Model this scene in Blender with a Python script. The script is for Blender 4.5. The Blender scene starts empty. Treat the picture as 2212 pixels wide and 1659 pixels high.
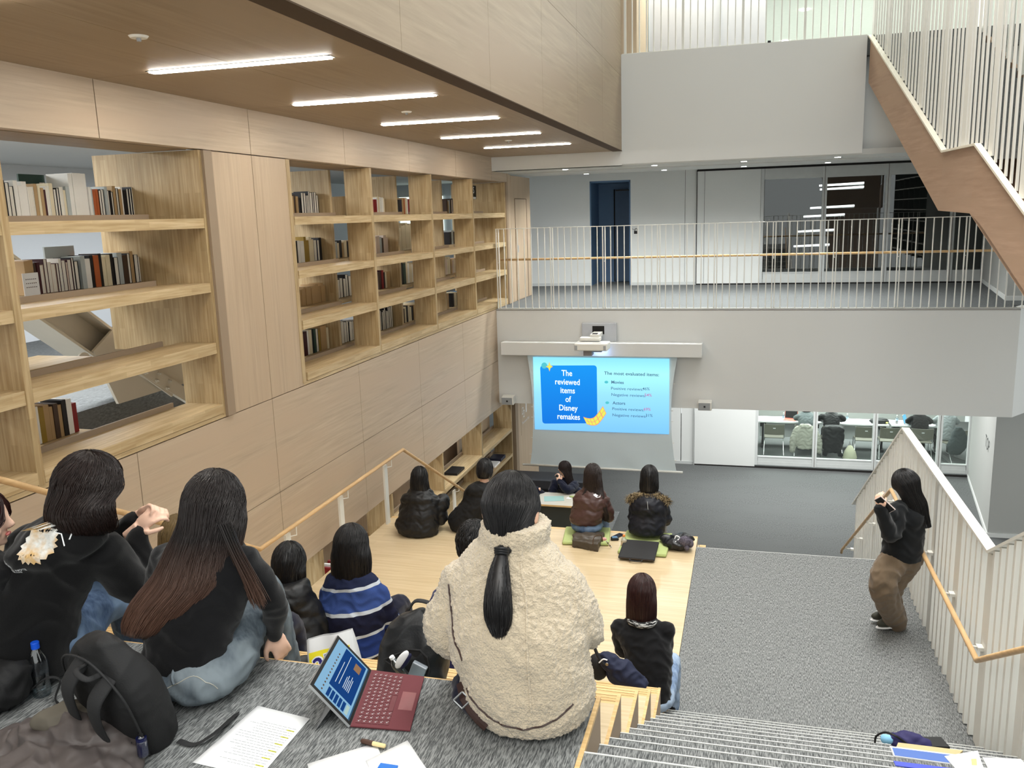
import bpy, bmesh, math, random
import numpy as np
from mathutils import Vector, Matrix
from mathutils.bvhtree import BVHTree

SC = bpy.context.scene
COL = SC.collection
# ---------------------------------------------------------------- camera
CZ = 6.101
cam_d = bpy.data.cameras.new('camera')
cam_d.sensor_width = 36.0
cam_d.lens = 36.0 * 1848.95 / 2212.0
cam_d.clip_start = 0.05
cam_d.clip_end = 200
cam = bpy.data.objects.new('camera', cam_d)
COL.objects.link(cam)
_y, _p, _r = 0.27137049, 0.19412168, -0.03106244
_f = Vector((-math.sin(_y) * math.cos(_p), math.cos(_y) * math.cos(_p), -math.sin(_p)))
_rt = Vector((math.cos(_y), math.sin(_y), 0))
_up = _rt.cross(_f)
_R = _rt * math.cos(_r) + _up * math.sin(_r)
_U = -_rt * math.sin(_r) + _up * math.cos(_r)
cam.matrix_world = Matrix(((_R.x, _U.x, -_f.x, 0), (_R.y, _U.y, -_f.y, 0), (_R.z, _U.z, -_f.z, CZ), (0, 0, 0, 1)))
SC.camera = cam
# ---------------------------------------------------------------- world, exposure, area lamps
w = bpy.data.worlds.new('world'); SC.world = w; w.use_nodes = True
w.node_tree.nodes['Background'].inputs[0].default_value = (0.95, 1.0, 0.99, 1)
w.node_tree.nodes['Background'].inputs[1].default_value = 0.74
SC.view_settings.view_transform = 'Standard'
SC.view_settings.look = 'None'
SC.view_settings.gamma = 1.0
SC.view_settings.use_curve_mapping = False
SC.view_settings.exposure = 0.66
SC.cycles.max_bounces = 6
SC.cycles.diffuse_bounces = 3
SC.cycles.sample_clamp_indirect = 4.0


def lamp(name, loc, size, power, col=(1, 0.95, 0.87), aim=(0, 0, -1), spread=math.pi):
    d = bpy.data.lights.new(name, 'AREA'); d.shape = 'RECTANGLE'; d.size, d.size_y = size
    d.energy = power; d.color = col; d.spread = spread
    o = bpy.data.objects.new(name, d); COL.objects.link(o); o.location = loc
    o.rotation_euler = Vector(aim).to_track_quat('-Z', 'Y').to_euler()
    return o


# unseen fill lamps added over the open atrium and stair top behind; upper-floor room lamps
lamp('atrium_fill_lamp', (0.9, 7.2, 12.5), (3.0, 8.0), 210, (1.0, 0.985, 0.95), (0, 0, -1), 1.5)
lamp('upper_floor_fill_lamp', (-1.0, -1.5, 8.6), (5.0, 2.5), 170, (1.0, 0.96, 0.9), (0, 0.35, -1))
for x_ in (-1.5, 1.5):
    lamp('third_floor_lamp', (x_, 17.2, 11.2), (2.5, 1.4), 110, (0.93, 1.0, 0.88))
lamp('third_floor_lamp', (3.5, 29, 11.0), (8, 12), 2400, (0.98, 1.0, 0.95))
lamp('lower_hall_fill_lamp', (1.2, 18.2, 3.25), (5.5, 2.2), 185, (0.99, 1.0, 0.98))  # unseen lamp added to lift the dim lower floor
lamp('meeting_room_lamp', (2.6, 23.2, 2.55), (4.6, 3.0), 260, (0.95, 1.0, 0.97))
lamp('library_lamp', (-7.2, 5.2, 6.95), (1.6, 7.0), 330, (0.95, 0.98, 1.0))
lamp('library_lamp', (-7.6, 13.0, 6.95), (1.6, 7.0), 180, (0.95, 0.98, 1.0))

# ---------------------------------------------------------------- materials


def new_mat(name):
    m = bpy.data.materials.new(name); m.use_nodes = True
    nt = m.node_tree
    return m, nt, nt.nodes['Principled BSDF']


def srgb(c):
    return tuple((x / 12.92 if x <= 0.04045 else ((x + 0.055) / 1.055) ** 2.4) for x in [v / 255 for v in c]) + (1,)


def flat(name, c, rough=0.6, metal=0.0, spec=0.4, **k):
    m, nt, b = new_mat(name)
    b.inputs['Base Color'].default_value = srgb(c)
    b.inputs['Roughness'].default_value = rough
    b.inputs['Metallic'].default_value = metal
    b.inputs['Specular IOR Level'].default_value = spec
    # slight natural unevenness so that no surface is perfectly uniform
    tc = nt.nodes.new('ShaderNodeTexCoord'); n = nt.nodes.new('ShaderNodeTexNoise'); n.inputs['Scale'].default_value = k.get('ns', 9)
    n.inputs['Detail'].default_value = 3
    mx = nt.nodes.new('ShaderNodeMix'); mx.data_type = 'RGBA'
    d = k.get('nv', 0.06)
    lo = [x * (1 - d) for x in srgb(c)[:3]] + [1]; hi = [min(1, x * (1 + d)) for x in srgb(c)[:3]] + [1]
    mx.inputs[6].default_value = lo; mx.inputs[7].default_value = hi
    nt.links.new(tc.outputs['Object'], n.inputs['Vector']); nt.links.new(n.outputs['Fac'], mx.inputs[0]); nt.links.new(mx.outputs[2], b.inputs['Base Color'])
    if k.get('bump'):
        bp = nt.nodes.new('ShaderNodeBump'); bp.inputs['Strength'].default_value = k['bump']; bp.inputs['Distance'].default_value = k.get('bd', 0.004)
        n2 = nt.nodes.new('ShaderNodeTexNoise'); n2.inputs['Scale'].default_value = k.get('bs', 60); n2.inputs['Detail'].default_value = 4
        nt.links.new(tc.outputs['Object'], n2.inputs['Vector']); nt.links.new(n2.outputs['Fac'], bp.inputs['Height']); nt.links.new(bp.outputs[0], b.inputs['Normal'])
    if k.get('emit'):
        b.inputs['Emission Color'].default_value = srgb(c); b.inputs['Emission Strength'].default_value = k['emit']
    if k.get('sheen'):
        b.inputs['Sheen Weight'].default_value = k['sheen']; b.inputs['Sheen Roughness'].default_value = 0.5
    return m


def streaks(name, c1, c2, scale, rough=0.5, bump=0.1, detail=5, c3=None, scale2=None, spec=0.35, lo=0.3, hi=0.7, bdist=0.002):
    """two-tone stretched noise: veneer grain, carpet pile, hair"""
    m, nt, b = new_mat(name)
    tc = nt.nodes.new('ShaderNodeTexCoord'); mp = nt.nodes.new('ShaderNodeMapping'); mp.inputs['Scale'].default_value = scale
    n = nt.nodes.new('ShaderNodeTexNoise'); n.inputs['Scale'].default_value = 1; n.inputs['Detail'].default_value = detail; n.inputs['Roughness'].default_value = 0.6
    cr = nt.nodes.new('ShaderNodeValToRGB'); cr.color_ramp.elements[0].position = lo; cr.color_ramp.elements[1].position = hi
    cr.color_ramp.elements[0].color = srgb(c1); cr.color_ramp.elements[1].color = srgb(c2)
    L = nt.links.new
    L(tc.outputs['Object'], mp.inputs['Vector']); L(mp.outputs[0], n.inputs['Vector']); L(n.outputs['Fac'], cr.inputs['Fac'])
    out = cr.outputs[0]
    if c3:
        mp2 = nt.nodes.new('ShaderNodeMapping'); mp2.inputs['Scale'].default_value = scale2
        n2 = nt.nodes.new('ShaderNodeTexNoise'); n2.inputs['Scale'].default_value = 1; n2.inputs['Detail'].default_value = 3
        r2 = nt.nodes.new('ShaderNodeValToRGB'); r2.color_ramp.elements[0].position = 0.42; r2.color_ramp.elements[1].position = 0.62
        mx = nt.nodes.new('ShaderNodeMix'); mx.data_type = 'RGBA'; mx.inputs[7].default_value = srgb(c3)
        L(tc.outputs['Object'], mp2.inputs['Vector']); L(mp2.outputs[0], n2.inputs['Vector']); L(n2.outputs['Fac'], r2.inputs['Fac'])
        L(r2.outputs[0], mx.inputs[0]); L(out, mx.inputs[6]); out = mx.outputs[2]
    L(out, b.inputs['Base Color'])
    b.inputs['Roughness'].default_value = rough; b.inputs['Specular IOR Level'].default_value = spec
    if bump:
        bp = nt.nodes.new('ShaderNodeBump'); bp.inputs['Strength'].default_value = bump; bp.inputs['Distance'].default_value = bdist
        L(n.outputs['Fac'], bp.inputs['Height']); L(bp.outputs[0], b.inputs['Normal'])
    return m


def boards(name, cols, axis_u, axis_v, ulen, vlen, grain=(60, 3, 60), rough=0.45, spec=0.35):
    """laminated boards: staves of slightly different tone. axis_u: weights (x,y,z) along a stave, axis_v across"""
    m, nt, b = new_mat(name); L = nt.links.new
    tc = nt.nodes.new('ShaderNodeTexCoord')
    cv = nt.nodes.new('ShaderNodeCombineXYZ')
    for k, ax in ((0, axis_u), (1, axis_v)):
        d = nt.nodes.new('ShaderNodeVectorMath'); d.operation = 'DOT_PRODUCT'; d.inputs[1].default_value = ax
        L(tc.outputs['Object'], d.inputs[0]); L(d.outputs['Value'], cv.inputs[k])
    br = nt.nodes.new('ShaderNodeTexBrick'); br.inputs['Scale'].default_value = 1; br.inputs['Mortar Size'].default_value = 0
    br.inputs['Brick Width'].default_value = ulen; br.inputs['Row Height'].default_value = vlen; br.offset = 0.37; br.offset_frequency = 2
    br.inputs['Color1'].default_value = srgb(cols[0]); br.inputs['Color2'].default_value = srgb(cols[1]); br.inputs['Mortar'].default_value = srgb(cols[0])
    L(cv.outputs[0], br.inputs['Vector'])
    mp = nt.nodes.new('ShaderNodeMapping'); mp.inputs['Scale'].default_value = grain
    n = nt.nodes.new('ShaderNodeTexNoise'); n.inputs['Scale'].default_value = 1; n.inputs['Detail'].default_value = 5
    L(tc.outputs['Object'], mp.inputs['Vector']); L(mp.outputs[0], n.inputs['Vector'])
    mx = nt.nodes.new('ShaderNodeMix'); mx.data_type = 'RGBA'; mx.blend_type = 'MULTIPLY'; mx.inputs[0].default_value = 1
    cr = nt.nodes.new('ShaderNodeValToRGB'); cr.color_ramp.elements[0].position = 0.3; cr.color_ramp.elements[1].position = 0.65
    cr.color_ramp.elements[0].color = srgb(cols[2]); cr.color_ramp.elements[1].color = (1, 1, 1, 1)
    L(n.outputs['Fac'], cr.inputs['Fac']); L(br.outputs['Color'], mx.inputs[6]); L(cr.outputs[0], mx.inputs[7]); L(mx.outputs[2], b.inputs['Base Color'])
    b.inputs['Roughness'].default_value = rough; b.inputs['Specular IOR Level'].default_value = spec
    return m


M = {}
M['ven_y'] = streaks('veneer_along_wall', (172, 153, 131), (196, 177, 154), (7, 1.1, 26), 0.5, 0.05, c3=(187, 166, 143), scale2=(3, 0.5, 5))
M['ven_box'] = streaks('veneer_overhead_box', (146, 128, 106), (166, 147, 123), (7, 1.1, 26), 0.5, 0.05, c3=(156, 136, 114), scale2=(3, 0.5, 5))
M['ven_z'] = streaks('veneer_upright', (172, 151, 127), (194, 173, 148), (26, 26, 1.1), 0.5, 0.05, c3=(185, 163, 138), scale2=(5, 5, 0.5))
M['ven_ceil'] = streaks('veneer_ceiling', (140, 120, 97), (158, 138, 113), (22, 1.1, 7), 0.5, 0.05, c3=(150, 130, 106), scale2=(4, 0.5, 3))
M['ven_stair'] = streaks('veneer_stair_side', (160, 130, 107), (180, 150, 126), (6, 1.4, 22), 0.5, 0.05, c3=(170, 141, 117), scale2=(3, 0.6, 5))
M['oak'] = boards('solid_oak_shelf', ((206, 184, 146), (190, 168, 130), (222, 212, 196)), (0, 1, 0), (0.9, 0, 1), 0.45, 0.04, (50, 2.5, 50))
M['oak_v'] = boards('solid_oak_upright', ((192, 170, 132), (176, 154, 116), (218, 206, 188)), (0, 0, 1), (1, 0.9, 0), 0.5, 0.055, (50, 50, 2.5))
M['stage'] = boards('stage_boards', ((208, 188, 154), (199, 179, 144), (234, 228, 218)), (1, 0, 0), (0, 1, 0.7), 1.3, 0.12, (2.2, 55, 55), rough=0.32, spec=0.5)
M['nosing_w'] = boards('grooved_wood', ((222, 190, 138), (214, 181, 128), (225, 214, 196)), (1, 0, 0), (0, 1, 1), 2.2, 0.02, (2, 60, 60))
M['groove'] = flat('groove_dark', (70, 52, 34), 0.8)
M['ply'] = flat('tier_side_panel', (150, 131, 110), 0.6, ns=5)
M['carpet'] = streaks('grey_carpet', (68, 70, 71), (102, 104, 104), (230, 34, 230), 0.95, 0.4, 4, c3=(146, 148, 147), scale2=(300, 30, 300), spec=0.1, lo=0.38, hi=0.62, bdist=0.006)
M['carpet_f'] = streaks('grey_carpet_floor', (86, 88, 88), (114, 116, 116), (60, 22, 60), 0.95, 0.4, 6, c3=(103, 105, 105), scale2=(0.8, 2.2, 1), spec=0.1, lo=0.35, hi=0.65, bdist=0.004)
M['edge'] = flat('pale_stair_edge', (206, 207, 203), 0.5)
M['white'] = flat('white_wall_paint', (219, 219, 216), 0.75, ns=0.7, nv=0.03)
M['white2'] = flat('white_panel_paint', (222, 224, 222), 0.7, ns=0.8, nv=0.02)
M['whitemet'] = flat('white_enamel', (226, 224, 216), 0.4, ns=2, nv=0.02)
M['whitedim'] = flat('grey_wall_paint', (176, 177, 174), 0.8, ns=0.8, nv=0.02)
M['ceil'] = flat('ceiling_paint', (196, 197, 194), 0.85, ns=1, nv=0.02)
M['frame'] = flat('aluminium_frame', (200, 203, 202), 0.4, spec=0.5)
M['blue'] = flat('blue_door_paint', (88, 116, 148), 0.6)
M['blue_d'] = flat('blue_door_leaf', (76, 98, 124), 0.6)
M['black'] = flat('black_plastic', (18, 18, 20), 0.45)
M['dark'] = flat('dark_gap', (30, 28, 27), 0.9)
M['metal'] = flat('painted_steel', (196, 189, 174), 0.45, ns=4)
M['chrome'] = flat('bright_steel', (190, 190, 190), 0.25, metal=1)
M['oakrail'] = streaks('rail_wood', (196, 158, 110), (220, 184, 136), (30, 4, 30), 0.4, 0.03)
M['paper'] = flat('white_paper', (238, 239, 240), 0.7, nv=0.015)
M['screen'] = flat('screen_cloth', (210, 222, 226), 0.8, ns=1.5, nv=0.02)
M['skin'] = flat('skin', (222, 178, 152), 0.5, ns=14, nv=0.06)
M['greyplastic'] = flat('grey_plastic', (160, 163, 165), 0.5)
M['darkshelf'] = flat('dark_shelf_back', (48, 44, 44), 0.8)


def emis(name, c, s):
    m = bpy.data.materials.new(name); m.use_nodes = True; nt = m.node_tree
    nt.nodes.clear()
    e = nt.nodes.new('ShaderNodeEmission'); o = nt.nodes.new('ShaderNodeOutputMaterial')
    e.inputs[0].default_value = srgb(c); e.inputs[1].default_value = s; nt.links.new(e.outputs[0], o.inputs[0])
    return m


M['tube'] = emis('lamp_diffuser', (255, 250, 240), 52)
M['reflect_tube'] = emis('reflection_tube_glow', (250, 250, 252), 5)  # glow for the added tubes that imitate reflections in glass
M['spot'] = emis('downlight_glow', (255, 253, 248), 9)


def glass(name, tint=(1, 1, 1, 1), rough=0.0, mixf=0.10):
    m = bpy.data.materials.new(name); m.use_nodes = True; nt = m.node_tree; nt.nodes.clear()
    o = nt.nodes.new('ShaderNodeOutputMaterial'); mx = nt.nodes.new('ShaderNodeMixShader')
    t = nt.nodes.new('ShaderNodeBsdfTransparent'); g = nt.nodes.new('ShaderNodeBsdfGlossy')
    t.inputs[0].default_value = tint; g.inputs['Roughness'].default_value = rough
    mx.inputs[0].default_value = mixf
    nt.links.new(t.outputs[0], mx.inputs[1]); nt.links.new(g.outputs[0], mx.inputs[2]); nt.links.new(mx.outputs[0], o.inputs[0])
    return m


M['glass'] = glass('window_glass', (0.93, 0.97, 0.95, 1), 0.0, 0.06)
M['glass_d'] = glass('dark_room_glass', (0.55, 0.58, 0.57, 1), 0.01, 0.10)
M['pet'] = glass('clear_bottle_plastic', (0.86, 0.9, 0.92, 1), 0.08, 0.2)

# ---------------------------------------------------------------- mesh helpers


class MB:
    def __init__(s): s.v = []; s.f = []; s.m = []; s.cur = 0

    def quad(s, *p):
        n = len(s.v); s.v += [tuple(q) for q in p]; s.f.append(tuple(range(n, n + len(p)))); s.m.append(s.cur); return s

    def box(s, x0, x1, y0, y1, z0, z1, R=None, o=None):
        if x0 > x1: x0, x1 = x1, x0
        if y0 > y1: y0, y1 = y1, y0
        if z0 > z1: z0, z1 = z1, z0
        p = [(x0, y0, z0), (x1, y0, z0), (x1, y1, z0), (x0, y1, z0), (x0, y0, z1), (x1, y0, z1), (x1, y1, z1), (x0, y1, z1)]
        if R is not None: p = [tuple(R @ Vector(q) + (o or Vector())) for q in p]
        n = len(s.v); s.v += p
        for f in ((0, 3, 2, 1), (4, 5, 6, 7), (0, 1, 5, 4), (1, 2, 6, 5), (2, 3, 7, 6), (3, 0, 4, 7)):
            s.f.append(tuple(n + i for i in f)); s.m.append(s.cur)
        return s

    def beam(s, a, b, w, h, up=(0, 0, 1)):
        """square bar from a to b, w across, h along up"""
        a, b = Vector(a), Vector(b); d = (b - a).normalized(); up = Vector(up)
        r = d.cross(up)
        r = r.normalized() if r.length > 1e-5 else Vector((1, 0, 0))
        u = r.cross(d).normalized(); n = len(s.v)
        for q in (a, b):
            for i, j in ((-1, -1), (1, -1), (1, 1), (-1, 1)): s.v.append(tuple(q + r * (i * w / 2) + u * (j * h / 2)))
        for f in ((0, 1, 2, 3), (7, 6, 5, 4), (0, 4, 5, 1), (1, 5, 6, 2), (2, 6, 7, 3), (3, 7, 4, 0)):
            s.f.append(tuple(n + i for i in f)); s.m.append(s.cur)
        return s

    def prism(s, pts, off):
        """closed polygon pts extruded by off"""
        n = len(s.v); k = len(pts); off = Vector(off)
        s.v += [tuple(p) for p in pts] + [tuple(Vector(p) + off) for p in pts]
        s.f.append(tuple(range(n + k - 1, n - 1, -1))); s.m.append(s.cur)
        s.f.append(tuple(range(n + k, n + 2 * k))); s.m.append(s.cur)
        for i in range(k):
            j = (i + 1) % k
            s.f.append((n + i, n + j, n + k + j, n + k + i)); s.m.append(s.cur)
        return s

    def tube(s, pts, r, seg=8, cap=True, flat_=1.0, up=(0, 0, 1)):
        pts = [Vector(p) for p in pts]; k = len(pts)
        rr = r if isinstance(r, (list, tuple)) else [r] * k
        n0 = len(s.v); prev = None
        for i, p in enumerate(pts):
            d = (pts[min(i + 1, k - 1)] - pts[max(i - 1, 0)])
            d = d.normalized() if d.length > 1e-9 else Vector((0, 0, 1))
            if prev is None:
                a = Vector(up).cross(d)
                if a.length < 1e-3: a = Vector((1, 0, 0)).cross(d)
                a.normalize()
            else:
                a = prev - d * prev.dot(d); a = a.normalized() if a.length > 1e-6 else prev
            b = d.cross(a); prev = a
            for j in range(seg):
                t = 2 * math.pi * j / seg
                s.v.append(tuple(p + a * (math.cos(t) * rr[i]) + b * (math.sin(t) * rr[i] * flat_)))
        for i in range(k - 1):
            for j in range(seg):
                q = (j + 1) % seg
                s.f.append((n0 + i * seg + j, n0 + i * seg + q, n0 + (i + 1) * seg + q, n0 + (i + 1) * seg + j)); s.m.append(s.cur)
        if cap:
            s.f.append(tuple(n0 + j for j in reversed(range(seg)))); s.m.append(s.cur)
            s.f.append(tuple(n0 + (k - 1) * seg + j for j in range(seg))); s.m.append(s.cur)
        return s

    def lathe(s, prof, o=(0, 0, 0), seg=20, R=None):
        """prof: (radius, height) pairs"""
        n0 = len(s.v); o = Vector(o)
        for r, z in prof:
            for j in range(seg):
                t = 2 * math.pi * j / seg
                p = Vector((r * math.cos(t), r * math.sin(t), z))
                s.v.append(tuple((R @ p if R is not None else p) + o))
        for i in range(len(prof) - 1):
            for j in range(seg):
                q = (j + 1) % seg
                s.f.append((n0 + i * seg + j, n0 + i * seg + q, n0 + (i + 1) * seg + q, n0 + (i + 1) * seg + j)); s.m.append(s.cur)
        return s

    def ball(s, c, r, R=None, seg=14, rings=9):
        c = Vector(c); r = (r, r, r) if not isinstance(r, (tuple, list)) else r
        n0 = len(s.v)
        for i in range(rings + 1):
            ph = math.pi * i / rings
            for j in range(seg):
                t = 2 * math.pi * j / seg
                p = Vector((r[0] * math.sin(ph) * math.cos(t), r[1] * math.sin(ph) * math.sin(t), r[2] * math.cos(ph)))
                s.v.append(tuple((R @ p if R is not None else p) + c))
        for i in range(rings):
            for j in range(seg):
                q = (j + 1) % seg
                s.f.append((n0 + i * seg + j, n0 + (i + 1) * seg + j, n0 + (i + 1) * seg + q, n0 + i * seg + q)); s.m.append(s.cur)
        return s

    def mesh(s, name, mats, smooth=False, merge=False):
        me = bpy.data.meshes.new(name); me.from_pydata(s.v, [], s.f)
        for m in (mats if isinstance(mats, (list, tuple)) else [mats]): me.materials.append(m)
        me.polygons.foreach_set('material_index', s.m)
        bm = bmesh.new(); bm.from_mesh(me)
        if merge: bmesh.ops.remove_doubles(bm, verts=bm.verts, dist=1e-5)
        bmesh.ops.recalc_face_normals(bm, faces=bm.faces)
        bm.to_mesh(me); bm.free()
        if smooth: me.polygons.foreach_set('use_smooth', [True] * len(me.polygons))
        me.update()
        return me

    def obj(s, name, mats, parent=None, smooth=False, bevel=0, merge=False, label=None):
        o = bpy.data.objects.new(name, s.mesh(name, mats, smooth, merge)); COL.objects.link(o)
        if parent is not None: o.parent = parent
        if bevel:
            b = o.modifiers.new('bevel', 'BEVEL'); b.width = bevel; b.segments = 2; b.limit_method = 'ANGLE'
        if label: o['label'] = label
        return o


def tag(o, label=None, cat=None, group=None, kind=None):
    if label: o['label'] = label
    if cat: o['category'] = cat
    if group: o['group'] = group
    if kind: o['kind'] = kind
    return o


def thing(name, label, cat, loc=(0, 0, 0), rz=0, group=None):
    o = bpy.data.objects.new(name, None); COL.objects.link(o); o.location = loc; o.rotation_euler = (0, 0, rz)
    o.empty_display_size = 0.1
    return tag(o, label, cat, group)


def struct(name, mb, mats, **k):
    return tag(mb.obj(name, mats, **k), kind='structure')


def B(*a): return MB().box(*a)


def text_mesh(s, size, extrude=0.0, align='CENTER', font_scale=(1, 1), bold=0.0, spacing=1.0):
    c = bpy.data.curves.new('t', 'FONT'); c.body = s; c.size = size; c.extrude = extrude; c.align_x = align; c.align_y = 'CENTER'
    c.offset = bold; c.space_character = spacing; c.resolution_u = 3
    o = bpy.data.objects.new('t', c); COL.objects.link(o)
    dg = bpy.context.evaluated_depsgraph_get()
    me = bpy.data.meshes.new_from_object(o.evaluated_get(dg))
    bpy.data.objects.remove(o); bpy.data.curves.remove(c)
    for v in me.vertices: v.co.x *= font_scale[0]; v.co.y *= font_scale[1]
    return me


def put_text(name, s, size, mat, origin, ux, uy, parent=None, off=0.002, **k):
    """lay text on a plane: origin centre, ux/uy unit directions"""
    me = text_mesh(s, size, **k); ux, uy = Vector(ux).normalized(), Vector(uy).normalized(); n = ux.cross(uy); o3 = Vector(origin)
    for v in me.vertices:
        p = v.co.copy(); v.co = o3 + ux * p.x + uy * p.y + n * (off + p.z)
    me.materials.clear(); me.materials.append(mat)
    o = bpy.data.objects.new(name, me); COL.objects.link(o)
    if parent is not None: o.parent = parent
    return o


F2 = 4.378; ST = 2.357; CEIL = 7.156; WX = -4.565; RX = -0.494; LX = -4.34; BY = 15.47; GY = 20.6
F3 = 8.756; RRX = 1.615
# ================================================================ THE SETTING
# floors
struct('floor', B(-9, 9, 8, 26, -0.2, 0), M['carpet_f'])
mb = B(-4.6, 4.27, BY + .004, GY + 4.5, F2 - 0.35, F2); mb.box(-11, WX - 1.6, 2, 25, F2 - 0.35, F2); mb.box(4.27, 9, 16.0, GY + 4.5, F2 - 0.35, F2); mb.box(-4.7, WX, 16.45, 25, F2 - 0.35, F2 - .001)
mb.box(-6.2, WX, 18.3, GY, F2 - .35, F2 - .002)
struct('floor_upper', mb, M['carpet_f'])
struct('floor_third', B(-2.18, 9, BY + 0.05, 45, F3 - 0.3, F3 - 0.002), M['carpet_f'])
# landing of the carpeted stair
struct('floor_landing', B(RX, RRX + 0.16, 5.74, 9.35, ST - 0.3, ST), M['carpet'])

# left wall: veneer panels with open joints
mb = MB()
seams = [-2.56, -0.56, 1.44, 3.44, 5.44, 7.44, 9.44, 11.44, 13.44, 15.44, 16.5]
g = 0.004
for a, b in zip(seams, seams[1:]):
    mb.box(WX - 0.1, WX, a + g, b - g, 6.745, CEIL)          # fascia over the shelves
    mb.box(WX - 0.1, WX, a + g, b - g, 3.402, F2 - 0.004)    # upper row under the shelves
    mb.box(WX - 0.1, WX, a + g, b - g, 2.48, 3.396)          # lower row
mb.box(WX - 0.16, WX - 0.1, -2.5, 16.5, 2.48, F2 - 0.01)
mb.cur = 1
mb.box(WX - 0.1, WX, 6.745, 7.44 - g, F2 + 0.004, 6.735); mb.box(WX - 0.1, WX, 7.44 + g, 8.12, F2 + 0.004, 6.735)   # pier between the shelf bays
mb.box(WX - 1.35, WX - 0.1, 7.0, 7.9, 5.12, 6.73)
mb.box(WX - 0.12, WX, 16.52, 16.75, 2.48, CEIL)
struct('wall_left', mb, [M['ven_y'], M['ven_z']])
# far end of the left wall with its flush doors
mb = MB(); mb.box(WX - 0.12, WX, 16.76, 18.3, F2 + 0.005, 6.88)
struct('wall_left_end', mb, M['ven_z'])
mb = MB(); mb.box(WX - 0.02, WX + 0.006, 17.0, 17.95, F2 + 0.01, 6.44)
d = struct('door_1', mb, M['ven_z'])
mb = MB(); mb.box(WX + 0.006, WX + 0.012, 17.0, 17.012, F2 + .01, 6.44); mb.box(WX + 0.006, WX + 0.012, 17.94, 17.952, F2 + .01, 6.44); mb.box(WX + 0.006, WX + 0.012, 17.0, 17.95, 6.43, 6.44); mb.obj('door_joint', M['groove'], d)
B(WX, WX + 0.03, 17.1, 17.16, 5.36, 5.5).obj('door_handle', M['greyplastic'], d)
mb = MB(); mb.box(WX - 0.12, WX, 16.75, 18.5, 0, 2.57); mb.cur = 1; mb.box(WX - 0.12, WX + 0.03, 16.5, 16.62, 0, 2.57); mb.box(WX - 0.12, WX + 0.02, 16.66, 16.74, 0, 2.57)
struct('wall_left_lower', mb, [M['ven_z'], M['ply']])
# ceiling of the seating hall (veneer) with joints, overhead box side
mb = MB()
for a, b in zip(seams, seams[1:-1] + [BY]):
    mb.box(WX, -3.35, a + 0.002, b - 0.002, CEIL, CEIL + 0.05); mb.box(-3.346, -2.184, a + 0.002, b - 0.002, CEIL, CEIL + 0.05)
mb.box(WX - .1, -2.184, -2.5, BY, CEIL + 0.05, CEIL + 0.1)
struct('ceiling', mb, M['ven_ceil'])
mb = MB()
for a, b in zip(seams, seams[1:-1] + [BY]):
    mb.box(-2.30, -2.18, a + g * .6, b - g * .6, CEIL + 0.004, 8.40); mb.box(-2.30, -2.18, a + g * .6, b - g * .6, 8.404, 11.5)
mb.box(-2.33, -2.30, -2.5, BY, CEIL, 11.5)
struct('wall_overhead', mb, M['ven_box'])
struct('trim_1', B(-2.335, -2.172, -2.5, BY, CEIL - 0.006, CEIL + 0.003), M['groove'])
# balcony beam (front of the upper floor) and the third-floor parapet
mb = B(WX, 4.27, BY, BY + 0.3, 2.57, F2 - .001); mb.cur = 1; mb.box(WX, 4.27, BY - 0.006, BY - .0005, F2 - 0.022, F2 - 0.014); mb.cur = 0
mb.prism([(4.27, BY, 2.57), (4.27, BY + 0.3, 2.57), (4.9, BY + 1.3, 2.57), (5.1, BY + 1.1, 2.57)], (0, 0, F2 - 2.57))
struct('wall_far_beam', mb, [M['white'], M['groove']])
mb = B(-2.18, 1.76, BY, BY + 0.25, 6.93, F3); mb.box(WX, -2.18, BY, BY + .25, 6.91, CEIL + .2)
mb.cur = 1; mb.box(1.76, 6.5, BY + 0.22, BY + 0.4, 6.96, F3)
struct('wall_far_parapet', mb, [M['white'], M['white2']])
# upper-floor ceiling (painted) with dark shadow gap at the rear
mb = B(WX, 6.5, BY + 0.02, 18.35, 6.91, 7.0); mb.box(-6.2, 6.5, 18.35, GY, 7.02, 7.1)
mb.box(WX, 6.5, 16.62, 16.66, 6.895, 6.91)
struct('ceiling_upper', mb, M['ceil'])
struct('ceiling_lower', B(-4.6, 6, BY + 0.3, GY, 3.3, 3.4), M['ceil'])
struct('ceiling_third', B(-2.3, 14, BY + 1.5, 45, 11.45, 11.6), flat('third_ceiling', (222, 227, 214), 0.8))
# rear wall of the upper corridor
W = GY
mb = MB()
mb.box(-6.2, -3.67, W, W + 0.12, F2, 7.05); mb.box(-2.70, -1.44, W, W + 0.12, F2, 7.05); mb.box(-3.67, -2.70, W, W + 0.12, 6.84, 7.05)
mb.box(-1.435, -1.17, W, W + 0.12, F2, 7.05)
mb.box(-1.16, 0.24, W - 0.06, W + 0.06, F2 + 0.03, 6.98)
mb.cur = 1
for z0, z1 in ((F2, F2 + 0.07),):
    mb.box(-6.2, -3.67, W - 0.012, W, z0, z1); mb.box(-2.70, -1.17, W - 0.012, W, z0, z1)
mb.cur = 2; mb.box(-1.175, -1.16, W - 0.07, W, F2, 6.99); mb.box(-1.16, 4.9, W - 0.07, W + 0.02, F2, F2 + 0.03); mb.box(-1.16, 4.9, W - 0.07, W + 0.02, 6.96, 7.02)
mb.box(-1.0, -0.994, W - 0.064, W, F2 + .03, 6.96); mb.box(-1.44, -1.434, W - 0.004, W, F2, 7.02)
struct('wall_rear_upper', mb, [M['white2'], M['frame'], M['dark']])
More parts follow.
